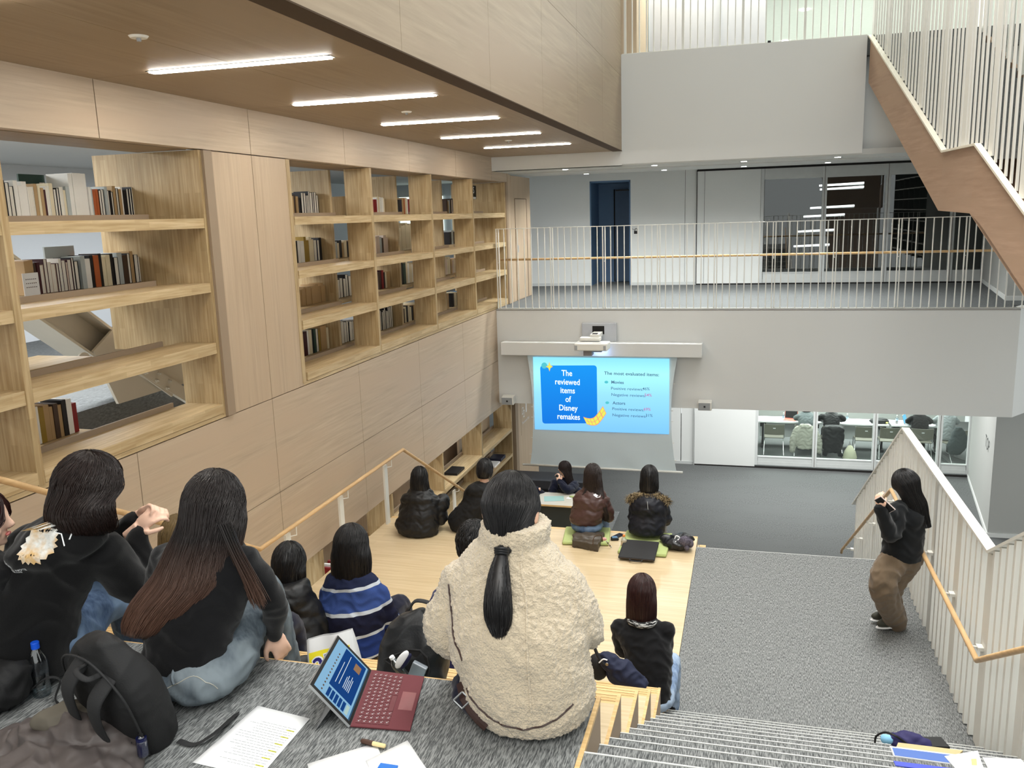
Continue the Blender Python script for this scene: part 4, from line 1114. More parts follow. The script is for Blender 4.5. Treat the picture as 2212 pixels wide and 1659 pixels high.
def cr_path(pts, n=5):
    """Catmull-Rom through (x,y,z,r...) tuples"""
    P_ = [np.array(p, float) for p in pts]
    if len(P_) < 3: n = max(n, 4)
    Q = [2 * P_[0] - P_[1]] + P_ + [2 * P_[-1] - P_[-2]]; out = []
    for i in range(1, len(Q) - 2):
        a, b, c, d = Q[i - 1:i + 3]
        for k in range(n):
            t = k / n; out.append(.5 * ((2 * b) + (-a + c) * t + (2 * a - 5 * b + 4 * c - d) * t * t + (-a + 3 * b - 3 * c + d) * t ** 3))
    out.append(P_[-1]); return out


def limb(mb, pts, rad, n=5, seg=14):
    q = cr_path([tuple(p) + (r,) for p, r in zip(pts, rad)], n)
    mb.tube([p[:3] for p in q], [max(.004, p[3]) for p in q], seg)
    mb.ball(q[0][:3], q[0][3] * .99, seg=seg); mb.ball(q[-1][:3], q[-1][3] * .99, seg=seg)
    return mb


def torso(mb, secs, n=6, seg=26):
    """secs: (x,y,z,rx,ry) stacked ellipses joined into one closed tube"""
    q = cr_path(secs, n); n0 = len(mb.v); k = len(q)
    for p in q:
        for j in range(seg):
            t = 2 * math.pi * j / seg; mb.v.append((p[0] + p[3] * math.cos(t), p[1] + p[4] * math.sin(t), p[2]))
    for i in range(k - 1):
        for j in range(seg):
            e = (j + 1) % seg; mb.f.append((n0 + i * seg + j, n0 + i * seg + e, n0 + (i + 1) * seg + e, n0 + (i + 1) * seg + j)); mb.m.append(mb.cur)
    mb.f.append(tuple(n0 + j for j in reversed(range(seg)))); mb.m.append(mb.cur)
    mb.f.append(tuple(n0 + (k - 1) * seg + j for j in range(seg))); mb.m.append(mb.cur)
    return mb


def fold(p, sc, seed):
    q = p * sc + seed
    w_ = np.sin(q[:, 0] * 1.1 + 1.7 * np.sin(q[:, 2] * .9 + q[:, 1] * .6)) * .5 + np.sin(q[:, 2] * 1.9 + 1.9 * np.sin(q[:, 0] * 1.2 + q[:, 1]) + q[:, 1] * 1.3) * .5
    w2 = np.sin(q[:, 2] * 3.7 + 2.2 * np.sin(q[:, 0] * 2.1 - q[:, 1] * 1.7)) * .35
    return 1 - 2 * np.abs(w_ + w2 * .6)


def solid(name, mb, mat, parent, root, vox=.012, smooth=8, disp=None, fold_=None, label=None):
    """fuse overlapping volumes into one continuous skin; disp(points, normals) -> offsets along the normal"""
    me = mb.mesh(name, mat); o = bpy.data.objects.new(name, me); COL.objects.link(o)
    r = o.modifiers.new('r', 'REMESH'); r.mode = 'VOXEL'; r.voxel_size = vox; r.use_smooth_shade = True
    s = o.modifiers.new('s', 'SMOOTH'); s.iterations = smooth; s.factor = .5
    dg = bpy.context.evaluated_depsgraph_get(); dg.update()
    m2 = bpy.data.meshes.new_from_object(o.evaluated_get(dg)); bpy.data.objects.remove(o); bpy.data.meshes.remove(me)
    m2.name = name
    if not m2.materials: m2.materials.append(mat)
    nv = len(m2.vertices); p = np.empty(nv * 3, 'f'); m2.vertices.foreach_get('co', p); p = p.reshape(-1, 3)
    if disp or fold_:
        nn = np.empty(nv * 3, 'f'); m2.vertex_normals.foreach_get('vector', nn); nn = nn.reshape(-1, 3)
        d = np.zeros(nv)
        if fold_: d += fold_[0] * fold(p.astype(float), fold_[1], fold_[2] if len(fold_) > 2 else 0.)
        if disp: d += disp(p.astype(float), nn.astype(float))
        p = p + nn * d[:, None]
    p = p - np.array(root, 'f')
    m2.vertices.foreach_set('co', p.astype('f').ravel()); m2.polygons.foreach_set('use_smooth', [True] * len(m2.polygons)); m2.update()
    o = bpy.data.objects.new(name, m2); COL.objects.link(o)
    if parent is not None: o.parent = parent
    else: o.location = root
    if label: o['label'] = label
    return o


def bvh_of(o, root):
    me = o.data; return BVHTree.FromPolygons([tuple(v.co + V(root)) for v in me.vertices], [tuple(f.vertices) for f in me.polygons])


def drape(bvh, pts, direction=(0, 1, 0), off=.003):
    """drop points (x, z) onto a garment from behind"""
    out = []; d = V(direction)
    for p in pts:
        o = V((p[0], -5, p[1])) if direction == (0, 1, 0) else V(p) - d * 3
        h = bvh.ray_cast(o, d)
        if h[0] is not None: out.append(h[0] - d * off)
    return out


def hairmat(name, c1, c2, rough=.36, tip=None, z0=0, z1=1):
    m, nt, b = new_mat(name); L = nt.links.new
    tc = nt.nodes.new('ShaderNodeTexCoord'); n = nt.nodes.new('ShaderNodeTexNoise'); n.inputs['Scale'].default_value = 26; n.inputs['Detail'].default_value = 2
    mp = nt.nodes.new('ShaderNodeMapping'); mp.inputs['Scale'].default_value = (4, 4, .25); L(tc.outputs['Object'], mp.inputs[0]); L(mp.outputs[0], n.inputs['Vector'])
    mx = nt.nodes.new('ShaderNodeMix'); mx.data_type = 'RGBA'; mx.inputs[6].default_value = srgb(c1); mx.inputs[7].default_value = srgb(c2); L(n.outputs['Fac'], mx.inputs[0]); out = mx.outputs[2]
    if tip:
        sx = nt.nodes.new('ShaderNodeSeparateXYZ'); L(tc.outputs['Object'], sx.inputs[0])
        mr = nt.nodes.new('ShaderNodeMapRange'); mr.inputs['From Min'].default_value = z0; mr.inputs['From Max'].default_value = z1; L(sx.outputs['Z'], mr.inputs['Value'])
        m3 = nt.nodes.new('ShaderNodeMix'); m3.data_type = 'RGBA'; m3.inputs[6].default_value = srgb(tip); L(mr.outputs[0], m3.inputs[0]); L(out, m3.inputs[7]); out = m3.outputs[2]
    L(out, b.inputs['Base Color']); b.inputs['Roughness'].default_value = rough; b.inputs['Specular IOR Level'].default_value = .45
    return m


def hair(parent, root, C, r, secs, mat, n=300, w=.0022, yaw=0, tilt=0, open_=58, seed=1, wave=.004, lift=.004, part=0, end_var=.12, name='hair', cap_open=.55, start=.10):
    """C head centre, r cap radii, secs: lower rings (x,y,z,rx,ry[,open]) in world metres; yaw: degrees clockwise from +y the face points"""
    rnd = random.Random(seed); C = V(C)
    Rm = Matrix.Rotation(-math.radians(yaw), 3, 'Z') @ Matrix.Rotation(-math.radians(tilt), 3, 'X')
    rings = []
    for k in range(7):
        ph = math.radians(6 + 84 * k / 6); op = 0 if k < 2 else open_ * cap_open * ((k - 1) / 5) ** 1.2
        rings.append(('c', ph, op))
    for s in secs: rings.append(('s', s, (s[5] if len(s) > 5 else open_)))

    def pt(i, u):
        kind, a, op = rings[i]
        ang = math.radians(op + u * (360 - 2 * op))      # clockwise from the face direction
        if kind == 'c':
            p = V((r[0] * math.sin(a) * math.sin(ang), r[1] * math.sin(a) * math.cos(ang), r[2] * math.cos(a)))
            return C + Rm @ p
        ang += math.radians(yaw)
        return V((a[0] + a[3] * math.sin(ang), a[1] + a[4] * math.cos(ang), a[2]))
    N = len(rings); S = 40; mb = MB(); grid = [[pt(i, j / S) for j in range(S + 1)] for i in range(N)]
    # smooth down the length
    dense = []
    for j in range(S + 1): dense.append([V(q) for q in cr_path([tuple(grid[i][j]) for i in range(N)], 3)])
    K = len(dense[0])
    top = C + Rm @ V((0, 0, r[2]))
    for j in range(S):
        mb.quad(top, dense[j][0], dense[j + 1][0])
        for i in range(K - 1): mb.quad(dense[j][i], dense[j][i + 1], dense[j + 1][i + 1], dense[j + 1][i])
    P_ = Matrix.Translation(-V(root))
    o = mb.obj(name, mat, parent, smooth=True, merge=True); o.data.transform(P_)
    sd = o.modifiers.new('solid', 'SOLIDIFY'); sd.thickness = .012; sd.offset = -1
    # strands
    mb = MB()
    for s in range(n):
        u = rnd.random(); off = rnd.random() * lift; ph0 = rnd.random() * 6.28; pts = []
        du = (rnd.random() - .5) * .06; last = K - 1 - int(rnd.random() * end_var * K); f0 = rnd.random() * 3
        st = int(f0)
        for i in range(st, last + 1):
            uu = min(.999, max(0, u + du * (i / K) ** 2 + wave * 1.2 * math.sin(i * .55 + ph0))); j = uu * S; a = int(j); f = j - a
            p = dense[a][i].lerp(dense[min(a + 1, S)][i], f)
            cen = C if i < 18 else V((sum(d[i].x for d in dense[::8]) / len(dense[::8]), sum(d[i].y for d in dense[::8]) / len(dense[::8]), p.z))
            nrm_ = (p - cen); nrm_.normalize() if nrm_.length > 1e-6 else None
            pts.append(p + nrm_ * (off + wave * .5 * math.sin(i * .7 + ph0)))
        if len(pts) > 3:
            L_ = len(pts); mb.tube(pts, [w * (.5 + .5 * min(1, 3 * i / L_)) * (1 - .7 * max(0, (i / L_ - .75) * 4)) for i in range(L_)], 3, cap=False)
    if n:
        s_ = mb.obj('strands', mat, o, smooth=True); s_.data.transform(P_)
    return o


def fingers(mb, wrist, dirv, nrm_, curl, s=1.0, side=1, spread=.22, thumb=True):
    """palm and five bent fingers. dirv: along the hand, nrm_: back of the hand, side: +1 thumb toward dirv x nrm_"""
    w_, d, n = V(wrist), V(dirv).normalized(), V(nrm_).normalized(); n = (n - d * n.dot(d)).normalized(); a = d.cross(n) * side
    c = w_ + d * .045 * s
    Rp = Matrix((tuple(a), tuple(d), tuple(n))).transposed()
    mb.ball(c, (.040 * s, .050 * s, .017 * s), Rp)
    mb.tube([w_ - d * .05 * s, w_, w_ + d * .02 * s], [.026 * s, .025 * s, .026 * s], 12)
    for k, (off, ln) in enumerate(((.031, .073), (.011, .084), (-.010, .078), (-.030, .062))):
        p = w_ + d * .082 * s + a * off * s; dd = (d + a * (off * spread * 12)).normalized(); pts = [p - dd * .03 * s, p]; ang = curl * (.35 + .05 * k)
        for q in (.42, .32, .26):
            ang_c = ang; dd = (dd * math.cos(ang_c) - n * math.sin(ang_c)).normalized(); n2 = n
            p = p + dd * ln * q * s; pts.append(p); ang = curl * .55
            n = (n - dd * n.dot(dd)).normalized()
        n = V(nrm_).normalized(); n = (n - d * n.dot(d)).normalized()
        mb.tube(pts, [.0095 * s, .0095 * s, .009 * s, .0082 * s, .007 * s], 8); mb.ball(pts[-1], .0072 * s, seg=8, rings=5)
    if thumb:
        p = w_ + d * .02 * s + a * .028 * s; q1 = p + (a * .75 + d * .65).normalized() * .038 * s; q2 = q1 + (a * .25 + d * .95 - n * .35 * curl).normalized() * .03 * s; q3 = q2 + (d - n * .6 * curl - a * .1).normalized() * .024 * s
        mb.tube([p - a * .01, p, q1, q2, q3], [.014 * s, .014 * s, .0115 * s, .0105 * s, .008 * s], 8); mb.ball(q3, .0085 * s, seg=8, rings=5)


M['lip'] = flat('lips', (176, 96, 92), .4); M['eye'] = flat('eye_dark', (28, 20, 18), .2); M['skin2'] = flat('skin_pale', (232, 190, 166), .5, ns=12)


def body(t, root, C, yaw, tilt, neck, arms, hands=None, hs=1.0, vox=.0075, mat=None, core=None, extra=None, name='body'):
    """one continuous skin: head with ears, nose and jaw, neck, chest, arms and five-fingered hands"""
    mat = mat or M['skin']; C = V(C); Rm = Matrix.Rotation(-math.radians(yaw), 3, 'Z') @ Matrix.Rotation(-math.radians(tilt), 3, 'X')
    L_ = lambda x, y, z: C + Rm @ V((x * hs, y * hs, z * hs))
    mb = MB()
    mb.ball(C, (.074 * hs, .092 * hs, .108 * hs), Rm); mb.ball(L_(0, .030, -.055), (.052 * hs, .055 * hs, .058 * hs), Rm)
    mb.ball(L_(0, .068, -.086), (.02 * hs, .016 * hs, .016 * hs), Rm)          # chin
    mb.tube([L_(0, .088, .012), L_(0, .104, -.020), L_(0, .092, -.03)], [.007 * hs, .012 * hs, .009 * hs], 8)  # nose
    for s in (-1, 1):
        mb.ball(L_(s * .079, -.004, -.012), (.010 * hs, .020 * hs, .034 * hs), Rm @ Matrix.Rotation(.15, 3, 'X')); mb.ball(L_(s * .05, .06, -.035), (.02 * hs, .02 * hs, .02 * hs), Rm)
    nb = V(neck); mb.tube([L_(0, -.015, -.05), L_(0, -.02, -.11).lerp(nb, .45), nb, nb + V((0, 0, -.06))], [.052 * hs, .050 * hs, .058 * hs, .075 * hs], 14)
    core = core or []
    if core: torso(mb, core)
    for a in arms: limb(mb, a, [.045, .036, .024][:len(a)] if len(a) == 3 else [.045] * len(a), n=4, seg=12)
    for h in (hands or []): fingers(mb, *h[:4], **(h[4] if len(h) > 4 else {}))
    if extra: extra(mb)
    o = solid(name, mb, mat, t, root, vox=vox, smooth=1)
    for s in (-1, 1):
        e = MB().ball(L_(s * .031, .078, .006), (.013 * hs, .010 * hs, .006 * hs), Rm).obj('eye', M['eye'], t, smooth=True); e.data.transform(Matrix.Translation(-V(root)))
    e = MB().ball(L_(0, .088, -.055), (.022 * hs, .008 * hs, .007 * hs), Rm).obj('mouth', M['lip'], t, smooth=True); e.data.transform(Matrix.Translation(-V(root)))
    return o


def shoe(t, root, heel, toe, mat, s=1.0):
    h, e = V(heel), V(toe); d = (e - h); d.z = 0; d.normalize(); z = min(h.z, e.z)
    R_ = Matrix.Rotation(math.atan2(-d.x, d.y), 3, 'Z'); c = (h + e) / 2; c.z = z
    mb = MB().ball(c + V((0, 0, .05)), (.045 * s, .13 * s, .05), R_).ball(c - d * .08 * s + V((0, 0, .075)), (.042 * s, .05 * s, .06), R_)
    o = mb.obj('shoe', mat, t, smooth=True); o.data.transform(Matrix.Translation(-V(root)))
    q = MB().ball(c + V((0, 0, .016)), (.048 * s, .138 * s, .016), R_).obj('sole', M['paper'], o, smooth=True); q.data.transform(Matrix.Translation(-V(root)))


# garment materials
def knit(name, c, bs=260, bump=.35, rough=.9, nv=.12):
    return flat(name, c, rough, spec=.15, bump=bump, bs=bs, bd=.003, nv=nv, ns=30, sheen=.15)


M['blackknit'] = knit('black_knit', (17, 17, 19)); M['blackpuff'] = flat('black_puffer_nylon', (16, 16, 18), .5, bump=.3, bs=40, bd=.006)
M['blackhood'] = knit('black_sweatshirt', (15, 15, 16)); M['navyknit'] = knit('navy_sweater', (24, 28, 84)); M['navyp'] = knit('navy_trousers', (18, 20, 38))
M['jean_l'] = streaks('light_blue_denim', (96, 118, 150), (140, 160, 188), (60, 60, 20), .85, .3, c3=(160, 178, 200), scale2=(9, 9, 4))
M['jean_b'] = streaks('mid_blue_denim', (66, 88, 122), (104, 128, 162), (60, 60, 20), .85, .3, c3=(122, 146, 176), scale2=(9, 9, 4))
M['jean_g'] = streaks('washed_grey_denim', (66, 76, 86), (98, 108, 116), (60, 60, 20), .85, .3, c3=(120, 130, 136), scale2=(9, 9, 4))
M['blackshoe'] = flat('black_shoe', (22, 22, 24), .5); M['vest'] = flat('brown_puffer_nylon', (70, 48, 44), .38, bump=.3, bs=40, bd=.006)
M['brownpants'] = knit('taupe_trousers', (112, 96, 78)); M['sock'] = knit('grey_wool', (130, 130, 128))
hm_black = hairmat('black_hair', (14, 13, 14), (30, 28, 29)); hm_dark = hairmat('dark_brown_hair', (26, 18, 16), (46, 32, 28)); hm_red = hairmat('dark_reddish_hair', (34, 16, 16), (58, 30, 28))


def person(label, root, group=None, cat='person'):
    return thing('person', label, cat, root, group=group)


def legs(t, root, hips, knees, ankles, mat, r=(.095, .07, .055), pelvis=None, name='trousers', vox=.012, fold_=(.004, 26), shoemat=None, toes=None):
    mb = MB()
    for h, k, a in zip(hips, knees, ankles): limb(mb, [h, k, a], r, n=6)
    if pelvis: mb.ball(pelvis[0], pelvis[1])
    o = solid(name, mb, mat, t, root, vox=vox, smooth=6, fold_=fold_)
    for i, a in enumerate(ankles):
        d = V(toes[i]) if toes else V((0, 1, 0)); heel = V(a) - d * .03; shoe(t, root, (heel.x, heel.y, a[2] - .06), tuple(V(a) + d * .16 - V((0, 0, .06))), shoemat or M['blackshoe'])
    return o


def top(t, root, secs, sleeves, mat, name='sweater', rad=(.075, .06, .045), vox=.011, fold_=(.004, 24), disp=None, extra=None, smooth=7):
    mb = MB(); torso(mb, secs)
    for i, s in enumerate(sleeves):
        r_ = rad if not isinstance(rad[0], (tuple, list)) else rad[i]
        limb(mb, s, r_, n=6)
    if extra: extra(mb)
    return solid(name, mb, mat, t, root, vox=vox, smooth=smooth, fold_=fold_, disp=disp)


def puff(pitch, amp, z0=0.):
    return lambda p, n: amp * (np.abs(np.sin(np.pi * (p[:, 2] - z0 + .012 * np.sin(p[:, 0] * 22)) / pitch)) ** .6 - .6)
# ================================================================ PEOPLE
# --- 1 cream fleece jacket, low ponytail, in the middle front
root = (-.70, 2.50, F2)
t = person('person in cream curly fleece jacket with low black ponytail, seated beside the laptop', root)
M['fleece'] = flat('cream_curly_fleece', (208, 192, 166), .95, spec=.1, bump=1.0, bs=150, bd=.012, nv=.10, ns=120, sheen=.5)


def curl(p, n):
    out = np.empty(len(p))
    for i, q in enumerate(p):
        v = V(q * 62); out[i] = abs(_noise.noise(v)) * .0115 + _noise.noise(v * .42) * .003
    return out + .010 * fold(p, 9.0, 2.2) * np.clip(1 - np.abs(p[:, 2] - 4.6) / .35, 0, 1) - .004


C1 = (-0.764, 2.680, 5.121)
o = top(t, root, [(-.695, 2.60, 4.40, .185, .15), (-.695, 2.60, 4.44, .215, .165), (-.71, 2.60, 4.56, .24, .18), (-.735, 2.61, 4.74, .245, .175), (-.75, 2.64, 4.88, .225, .145), (-.755, 2.66, 4.99, .155, .11), (-.755, 2.67, 5.02, .10, .10)],
        [[(-.93, 2.65, 4.85), (-1.00, 2.66, 4.65), (-.90, 2.88, 4.54)], [(-.595, 2.65, 4.87), (-.535, 2.68, 4.72), (-.60, 2.92, 4.58)]], M['fleece'], 'fleece_jacket', rad=(.088, .09, .07), vox=.0062, fold_=None, disp=curl, smooth=9,
        extra=lambda mb: (torso(mb, [(-.755, 2.67, 4.98, .118, .11), (-.75, 2.67, 5.04, .125, .115), (-.745, 2.68, 5.08, .12, .112)]), mb.ball((-.59, 2.60, 4.60), (.12, .14, .10)), mb.ball((-.83, 2.60, 4.52), (.11, .13, .10))))
bv = bvh_of(o, root); PT = Matrix.Translation(-V(root))
darkb = flat('dark_brown_leather', (52, 32, 26), .5)


def seam(pts, m, r=.0025, name='seam', off=.001, parent=o):
    q = drape(bv, [tuple(x[:2]) for x in cr_path(pts, 6)], off=off)
    if len(q) > 2: MB().tube(q, r, 5).obj(name, m, parent).data.transform(PT)


seam([(-.965, 4.87), (-.945, 4.80), (-.92, 4.72), (-.885, 4.66)], darkb, .004, 'armhole_seam')
seam([(-.88, 4.55), (-.83, 4.50), (-.76, 4.465), (-.66, 4.46), (-.57, 4.49), (-.52, 4.53)], darkb, .0035, 'hem_seam')
seam([(-.70, 4.98), (-.67, 4.86), (-.655, 4.72), (-.65, 4.6), (-.645, 4.52)], M['fleece'], .004, 'centre_seam')
q = drape(bv, [(-.925, 4.53), (-.90, 4.50), (-.87, 4.465), (-.84, 4.445), (-.81, 4.425)], off=.006)
st_ = MB(); st_.tube(q, .017, 8, flat_=.25, up=(0, 1, 0)); o2 = st_.obj('hem_strap', darkb, o); o2.data.transform(PT)
b_ = MB(); c = q[1]; R_ = Matrix.Rotation(.75, 3, 'Y')
for a1, a2 in (((-.02, -.024), (.02, -.024)), ((.02, -.024), (.02, .024)), ((.02, .024), (-.02, .024)), ((-.02, .024), (-.02, -.024))):
    b_.tube([c + R_ @ V((a1[0], -.012, a1[1])), c + R_ @ V((a2[0], -.012, a2[1]))], .0035, 6)
b_.obj('buckle', M['chrome'], o2).data.transform(PT)
body(t, root, C1, 0, 18, (-.755, 2.67, 5.0), [[(-.91, 2.66, 4.84), (-.985, 2.67, 4.65), (-.88, 2.94, 4.52)], [(-.61, 2.66, 4.86), (-.55, 2.69, 4.72), (-.62, 2.98, 4.57)]],
     [((-.87, 2.96, 4.52), (.5, 1, -.1), (0, 0, 1), 1.0), ((-.63, 3.0, 4.57), (-.4, 1, -.1), (0, 0, 1), 1.0, dict(side=-1))], hs=1.13)
hd = hair(t, root, C1, (.098, .112, .128), [(C1[0], C1[1] - .004, C1[2] - .035, .088, .108, 84), (C1[0] - .0, C1[1] - .02, C1[2] - .075, .070, .09, 100), (C1[0] + .004, C1[1] - .095, C1[2] - .098, .030, .035, 100), (C1[0] + .006, C1[1] - .135, C1[2] - .10, .018, .018, 0)], hm_black, n=1100, w=.0011, tilt=18, open_=60, seed=3, wave=.002, lift=.003, end_var=0)
tie = V((C1[0] + .004, C1[1] - .138, C1[2] - .10))
R_ = Matrix.Rotation(-.5, 3, 'X'); mb = MB()
for k in range(3): mb.lathe([(.019, -.006), (.025, -.003), (.026, .0), (.025, .003), (.019, .006)], tie + V((0, 0, -.008 + .008 * k)), 18, R_)
mb.obj('hair_tie', M['black'], hd, smooth=True).data.transform(PT)
# ponytail
rnd = random.Random(8); mb = MB()
cen = cr_path([tuple(tie + V((0, .0, .0))) + (.017,), tuple(tie + V((.0, -.035, -.05))) + (.032,), tuple(tie + V((.003, -.07, -.12))) + (.044,), tuple(tie + V((.006, -.085, -.19))) + (.044,), tuple(tie + V((.008, -.09, -.255))) + (.02,)], 5)
core_ = MB(); core_.tube([c_[:3] for c_ in cen], [c_[3] * .86 for c_ in cen], 16, flat_=.55, up=(0, 1, 0))
for s in range(520):
    a = rnd.random() * 6.283; k = .75 + .3 * rnd.random(); n_ = len(cen) - int(rnd.random() * 4); tw = (rnd.random() - .5) * .5
    pts = [V(c_[:3]) + V((math.cos(a + tw * i / 20) * c_[3] * k, math.sin(a + tw * i / 20) * c_[3] * k * .55, -.012 * rnd.random())) for i, c_ in enumerate(cen[:n_])]
    mb.tube(pts, [.0013] * (n_ - 2) + [.0008, .0003], 3, cap=False)
pt_ = core_.obj('ponytail', hm_black, hd, smooth=True); pt_.data.transform(PT); mb.obj('strands', hm_black, pt_, smooth=True).data.transform(PT)
hd.children[-1].name = 'ponytail'
legs(t, root, [(-.86, 2.66, 4.48), (-.64, 2.66, 4.47)], [(-1.0, 3.0, 4.47), (-.66, 3.05, 4.50)], [(-.95, 3.14, 4.12), (-.68, 3.2, 4.12)], M['navyp'], pelvis=((-.755, 2.62, 4.47), (.235, .165, .095)), r=(.115, .08, .055))

# --- 2 long brown hair, black sweater, washed jeans
root = (-1.96, 2.52, F2)
t = person('person with long brown tipped hair and grey jeans, one hand on the step edge', root)
C2 = (-1.891, 2.620, 5.082)
hand = (-1.806, 2.812, 4.400)
o = top(t, root, [(-2.00, 2.50, 4.50, .185, .14), (-1.98, 2.52, 4.60, .175, .135), (-1.95, 2.56, 4.74, .19, .13), (-1.93, 2.59, 4.88, .195, .115), (-1.92, 2.60, 4.95, .12, .09), (-1.915, 2.61, 5.0, .06, .06)],
        [[(-1.77, 2.60, 4.87), (-1.725, 2.69, 4.69), (hand[0] + .01, hand[1] - .02, 4.50)], [(-2.10, 2.60, 4.86), (-2.22, 2.68, 4.66), (-2.10, 2.86, 4.60)]], M['blackknit'], rad=(.066, .052, .042), fold_=(.006, 17))
bv = bvh_of(o, root); PT = Matrix.Translation(-V(root))
body(t, root, C2, 6, 14, (-1.915, 2.60, 4.98), [[(-1.77, 2.60, 4.87), (-1.725, 2.69, 4.69), (hand[0] + .005, hand[1] - .01, 4.47)], [(-2.10, 2.60, 4.86), (-2.22, 2.68, 4.66), (-2.07, 2.92, 4.60)]],
     [((hand[0] + .005, hand[1] - .02, 4.49), (.25, .25, -.95), (.75, -.6, .2), .8), ((-2.07, 2.92, 4.60), (.5, 1, 0), (0, 0, 1), .9)], mat=M['skin2'])
hm2 = hairmat('brown_tipped_hair', (24, 20, 20), (44, 36, 34), .34, tip=(112, 82, 68), z0=.30, z1=.62)
hd = hair(t, root, C2, (.105, .115, .132), [(C2[0] - .005, C2[1] - .012, 5.02, .118, .118, 58), (C2[0] - .035, C2[1] - .04, 4.92, .140, .115, 64), (-1.955, 2.545, 4.83, .155, .110, 66), (-2.03, 2.51, 4.745, .150, .10, 66), (-2.09, 2.49, 4.67, .13, .085, 66), (-2.13, 2.48, 4.625, .10, .06, 66)], hm2, n=1300, w=.0013, yaw=6, tilt=14, open_=58, seed=5, wave=.006, lift=.006, end_var=.3)
mb = MB(); rnd = random.Random(2)
for s in range(170):
    j = [rnd.gauss(0, .010) for _ in range(3)]
    q = cr_path([(-1.80 + j[0], 2.54 + j[1], 5.05), (-1.755 + j[0], 2.53 + j[1], 4.95), (-1.715 + j[0] * 1.3, 2.54 + j[1], 4.84), (-1.695 + j[0] * 1.6, 2.56 + j[1], 4.74 + j[2])], 4)
    mb.tube(q, [.0014] * (len(q) - 1) + [.0004], 3, cap=False)
mb.obj('side_lock', hm2, hd, smooth=True).data.transform(PT)
lg = legs(t, root, [(-2.06, 2.56, 4.49), (-1.86, 2.56, 4.50)], [(-2.12, 2.96, 4.56), (-1.93, 2.93, 4.60)], [(-2.08, 3.08, 4.12), (-1.93, 3.08, 4.12)], M['jean_g'], pelvis=((-1.955, 2.50, 4.475), (.195, .165, .105)), r=(.115, .085, .065), name='jeans', fold_=(.006, 22))
bj = bvh_of(lg, root); cream = flat('denim_stitching', (170, 168, 158), .8)
def jseam(pts, r=.0018, m=cream, nm='stitching', off=.0005):
    q = drape(bj, [tuple(x[:2]) for x in cr_path(pts, 5)], off=off)
    if len(q) > 2: MB().tube(q, r, 4).obj(nm, m, lg).data.transform(PT)
jseam([(-2.10, 4.53), (-2.02, 4.54), (-1.93, 4.56), (-1.84, 4.585)]); jseam([(-1.95, 4.555), (-1.945, 4.53), (-1.935, 4.505)], .006, M['jean_g'], 'belt_loop', .002)
jseam([(-2.0, 4.47), (-1.93, 4.505), (-1.87, 4.53), (-1.82, 4.50), (-1.80, 4.47)])

# --- 3 bob hair, black hoodie with white print
root = (-2.74, 2.50, F2)
t = person('person with dark bob in black hoodie with white back print, hands clasped', root)
C3 = (-2.418, 2.600, 5.134)
hnd = (-2.363, 2.840, 4.916)
o = top(t, root, [(-2.80, 2.46, 4.40, .27, .20), (-2.78, 2.47, 4.50, .27, .20), (-2.72, 2.50, 4.66, .25, .18), (-2.62, 2.54, 4.82, .235, .155), (-2.53, 2.57, 4.92, .17, .12), (-2.50, 2.58, 4.98, .10, .09)],
        [[(-2.39, 2.60, 4.86), (-2.358, 2.720, 4.684), (hnd[0] - .03, hnd[1] - .04, hnd[2] - .06)], [(-2.76, 2.62, 4.86), (-2.66, 2.90, 4.74), (hnd[0] - .10, hnd[1] + .02, hnd[2] - .03)]], M['blackhood'], 'hoodie', rad=((.088, .072, .045), (.085, .07, .045)), fold_=(.008, 13), vox=.010,
        extra=lambda mb: (torso(mb, [(-2.53, 2.50, 4.87, .12, .09), (-2.52, 2.52, 4.93, .185, .125), (-2.50, 2.55, 4.99, .165, .125), (-2.47, 2.57, 5.03, .12, .10)]), mb.ball((-2.56, 2.44, 4.90), (.12, .07, .06))))
bv = bvh_of(o, root); PT = Matrix.Translation(-V(root))
ha = [((hnd[0] - .045, hnd[1] - .03, hnd[2] - .035), (.72, .3, .62), (-.35, -.9, .3), 1.3), ((hnd[0] - .075, hnd[1] + .04, hnd[2] + .0), (.85, .05, .42), (-.4, .6, .6), 1.35, dict(side=-1))]
body(t, root, C3, 50, 6, (-2.49, 2.58, 4.98), [[(-2.39, 2.60, 4.86), (-2.358, 2.720, 4.684), (hnd[0] - .05, hnd[1] - .04, hnd[2] - .045)], [(-2.76, 2.62, 4.86), (-2.66, 2.90, 4.74), (hnd[0] - .09, hnd[1] + .03, hnd[2] - .01)]], ha, vox=.005, mat=M['skin2'])
hd = hair(t, root, C3, (.125, .128, .135), [(C3[0] - .004, C3[1] - .01, C3[2] - .05, .142, .14, 52), (C3[0] - .006, C3[1] - .012, C3[2] - .10, .148, .142, 50), (C3[0] - .004, C3[1] - .01, C3[2] - .145, .135, .13, 48), (C3[0] + .004, C3[1], C3[2] - .17, .10, .10, 48)], hm_dark, n=1000, w=.0013, yaw=50, tilt=6, open_=50, seed=7, wave=.007, lift=.005, end_var=.12)
legs(t, root, [(-2.84, 2.52, 4.50), (-2.62, 2.54, 4.50)], [(-2.75, 2.98, 4.62), (-2.659, 2.980, 4.491)], [(-2.72, 3.12, 4.12), (-2.36, 3.12, 4.12)], M['jean_b'], pelvis=((-2.74, 2.50, 4.47), (.21, .17, .10)), r=(.115, .10, .075), name='jeans', fold_=(.008, 15))
